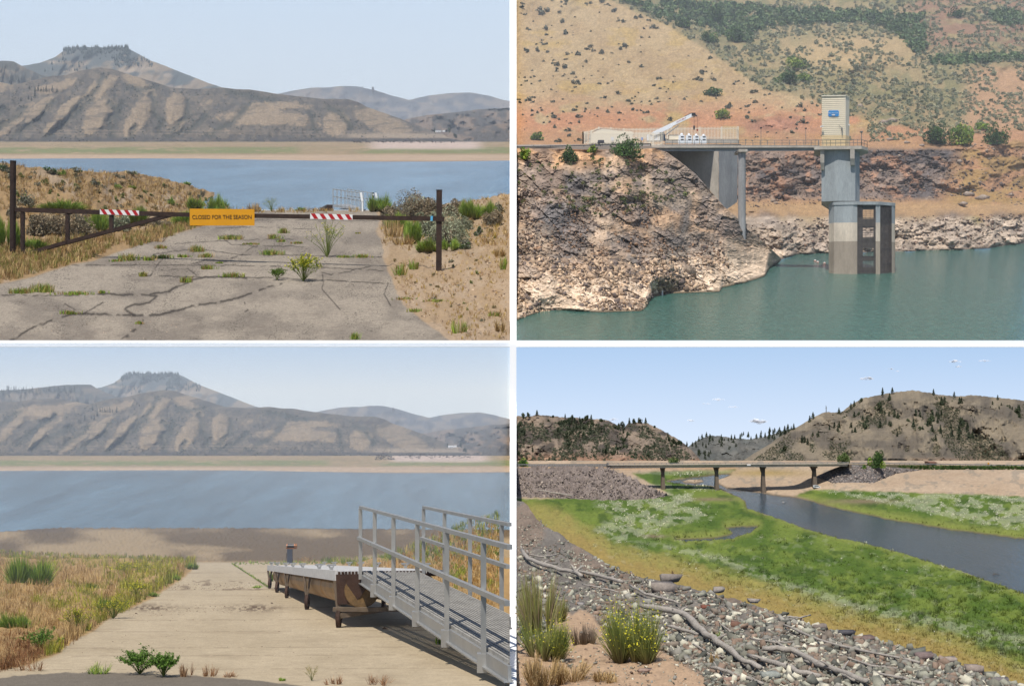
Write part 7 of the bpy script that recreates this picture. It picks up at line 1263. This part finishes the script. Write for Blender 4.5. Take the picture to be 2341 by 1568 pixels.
for (a, b_, w_, h_, k, l) in ((555, 1440, 330, 270, 'U', 'large upright green rabbitbrush with yellow tips on the near bank'), (138, 1440, 230, 200, 'U', 'green and yellow rabbitbrush in the lower left corner'), (104, 1330, 170, 300, 'T', 'tall grey-green shrub at the left edge of the near bank'), (185, 1260, 120, 130, 'T', 'grey-green shrub just right of the tall one at the left edge'), (320, 1370, 150, 110, 'D', 'grey dead brush between the two rabbitbrushes'), (128, 1560, 220, 150, 'R', 'tangle of pale dry grass in the lower left corner'), (250, 1540, 280, 110, 'R', 'pale dry grass clump below the rabbitbrush'), (915, 1470, 60, 70, 'R', 'small dry grass clump beside the thickest driftwood'), (930, 1345, 40, 40, 'g', 'small green plant behind the thickest driftwood'), (725, 1062, 14, 40, 'R', 'dead weed stalk on the crest above the flat-topped boulder'), (420, 1540, 160, 60, 'R', 'low straw grass under the large rabbitbrush')):
    p = gN(a, b_); u = p.y/F/Z2; W_, H_ = w_*u, h_*u; n = int(w_*h_*.022)+150
    if k == 'U': upbush('rabbitbrush', p, W_, H_, l, n=n, cols=[lin(134, 146, 78, .8), lin(110, 128, 62, .75), lin(158, 162, 92, .8)], wd=2.6*u, tips=YEL)
    elif k == 'T': upbush('sagebrush', p, W_, H_, l, n=n, cols=[lin(150, 156, 100, .75), lin(176, 178, 96, .75), lin(168, 150, 122, .7)], wd=2.4*u)
    elif k == 'D': upbush('dead_brush', p, W_, H_, l, 'brush', n=n, cols=[lin(168, 152, 134, .7), lin(140, 126, 112, .65)], wd=1.8*u, sag=.3)
    elif k == 'R': upbush('dry_grass_clump', p, W_, H_, l, 'grass', n=n, cols=DRY+[lin(210, 180, 140, .6)], wd=1.8*u, woody=False, sag=.5)
    else: upbush('green_plant', p, W_, H_, l, 'plant', n=140, cols=GREEN, wd=2*u, woody=False)
# ---------------------------------------------------------------- white walls between the four landscapes
def wall(name, lo, hi): b = B(); b.box([(a+c)/2 for a, c in zip(lo, hi)], [c-a for a, c in zip(lo, hi)]); return tag(b.build(name, M_white), kind='structure')
wall('terrace_wall', (-260, 503, -(793-CY)/F*503), (260, 506, -(778.2-CY)/F*503))
prof = [(506.5, 784-.002*2826), (515, 777)]+[(float(pl2(r)), r-3) for r in (765, 750, 738)]+[(575, 715), (600, 640), (640, 520), (690, 380), (712, 334), (1100, 326)]
for r in (300, 250, 200, 150, 100, 50, 0, -16): prof.append((float(YA(1181., float(r)))+2, r-4))
def divider(prof, zb):
  b = B()
  for (y0, r0), (y1, r1) in zip(prof[:-1], prof[1:]):
    xl = lambda y: (1165.5-CX)/F*y; xr = lambda y: (1180.5-CX)/F*y; z0, z1 = -(r0-CY)/F*y0, -(r1-CY)/F*y1
    b.hexa([(xl(y0), y0, zb), (xr(y0), y0, zb), (xr(y1), y1, zb), (xl(y1), y1, zb), (xl(y0), y0, z0), (xr(y0), y0, z0), (xr(y1), y1, z1), (xl(y1), y1, z1)])
  bm = bmesh.new(); vs_ = [bm.verts.new(v) for v in b.v]; [bm.faces.new([vs_[i] for i in f]) for f in b.f]; bmesh.ops.remove_doubles(bm, verts=bm.verts, dist=.001)
  me = bpy.data.meshes.new('divider_wall'); bm.to_mesh(me); bm.free(); me.materials.append(M_white); tag(link('divider_wall', me), kind='structure')
divider(prof, -6)
lo_ = lambda y: CY+F*(1.2/y+.1648) if y < 100 else np.interp(y, [100, 135], [1283.7, 1206.5]) if y < 135 else CY+20.2/y*F if y < 222 else 1040
rb_ = lambda y: CY+F*(1.94/y+.115) if y < 150 else 1140
divider([(y, min(lo_(y), rb_(y), 1578)-(9 if y < 60 else 3)) for y in (9.9, 10.6, 11.2, 12, 13, 14.5, 16, 18, 21, 25, 30, 40, 60, 99, 118, 135, 160, 190)]+[(205, 1058), (214, 1048), (262, 1035), (300, 1000), (376, 938), (476, 925)], -30)
b = B(); b.hexa([((1165.5-CX)/F*476, 476, -30), ((1180.5-CX)/F*476, 476, -30), ((1180.5-CX)/F*479, 479, -30), ((1165.5-CX)/F*479, 479, -30), ((1165.5-CX)/F*476, 476, -.5), ((1180.5-CX)/F*476, 476, -.5), ((1180.5-CX)/F*479, 479, -.5), ((1165.5-CX)/F*479, 479, -.5)]); tag(b.build('divider_pillar', M_white), kind='structure')
# ---------------------------------------------------------------- the air
def haze(name, lo, hi, dens, c):
    b = B(); b.box([(a+c)/2 for a, c in zip(lo, hi)], [c-a for a, c in zip(lo, hi)]); m = bpy.data.materials.new(name); m.use_nodes = True; t = m.node_tree; t.nodes.clear()
    o = t.nodes.new('ShaderNodeOutputMaterial'); v = t.nodes.new('ShaderNodeVolumePrincipled'); v.inputs['Density'].default_value = dens; v.inputs['Color'].default_value = (*c, 1); v.inputs['Anisotropy'].default_value = .0
    t.links.new(v.outputs[0], o.inputs['Volume']); return tag(b.build(name, m), kind='stuff')
haze('haze', (-22000, 507.8, -60), (-8, 46000, 5400), 2.4e-5, (.80, .89, 1))
haze('haze', (8, 507.8, -60), (1600, 2400, 700), 1.7e-4, (.84, .91, 1))
sky1 = npobj('sky', [(-24000, 46500, -100), (0, 46500, -100), (0, 46500, 14000), (-24000, 46500, 14000)], [np.array([[0, 1, 2, 3]])], emit('sky_upper', lin(224, 230, 233, .95), lin(196, 214, 233, .95), 5500, 13500)); tag(sky1, kind='structure')
haze('haze', (-250, 10.45, -62), (-.95, 478, -.001), .0016, (.80, .89, 1))
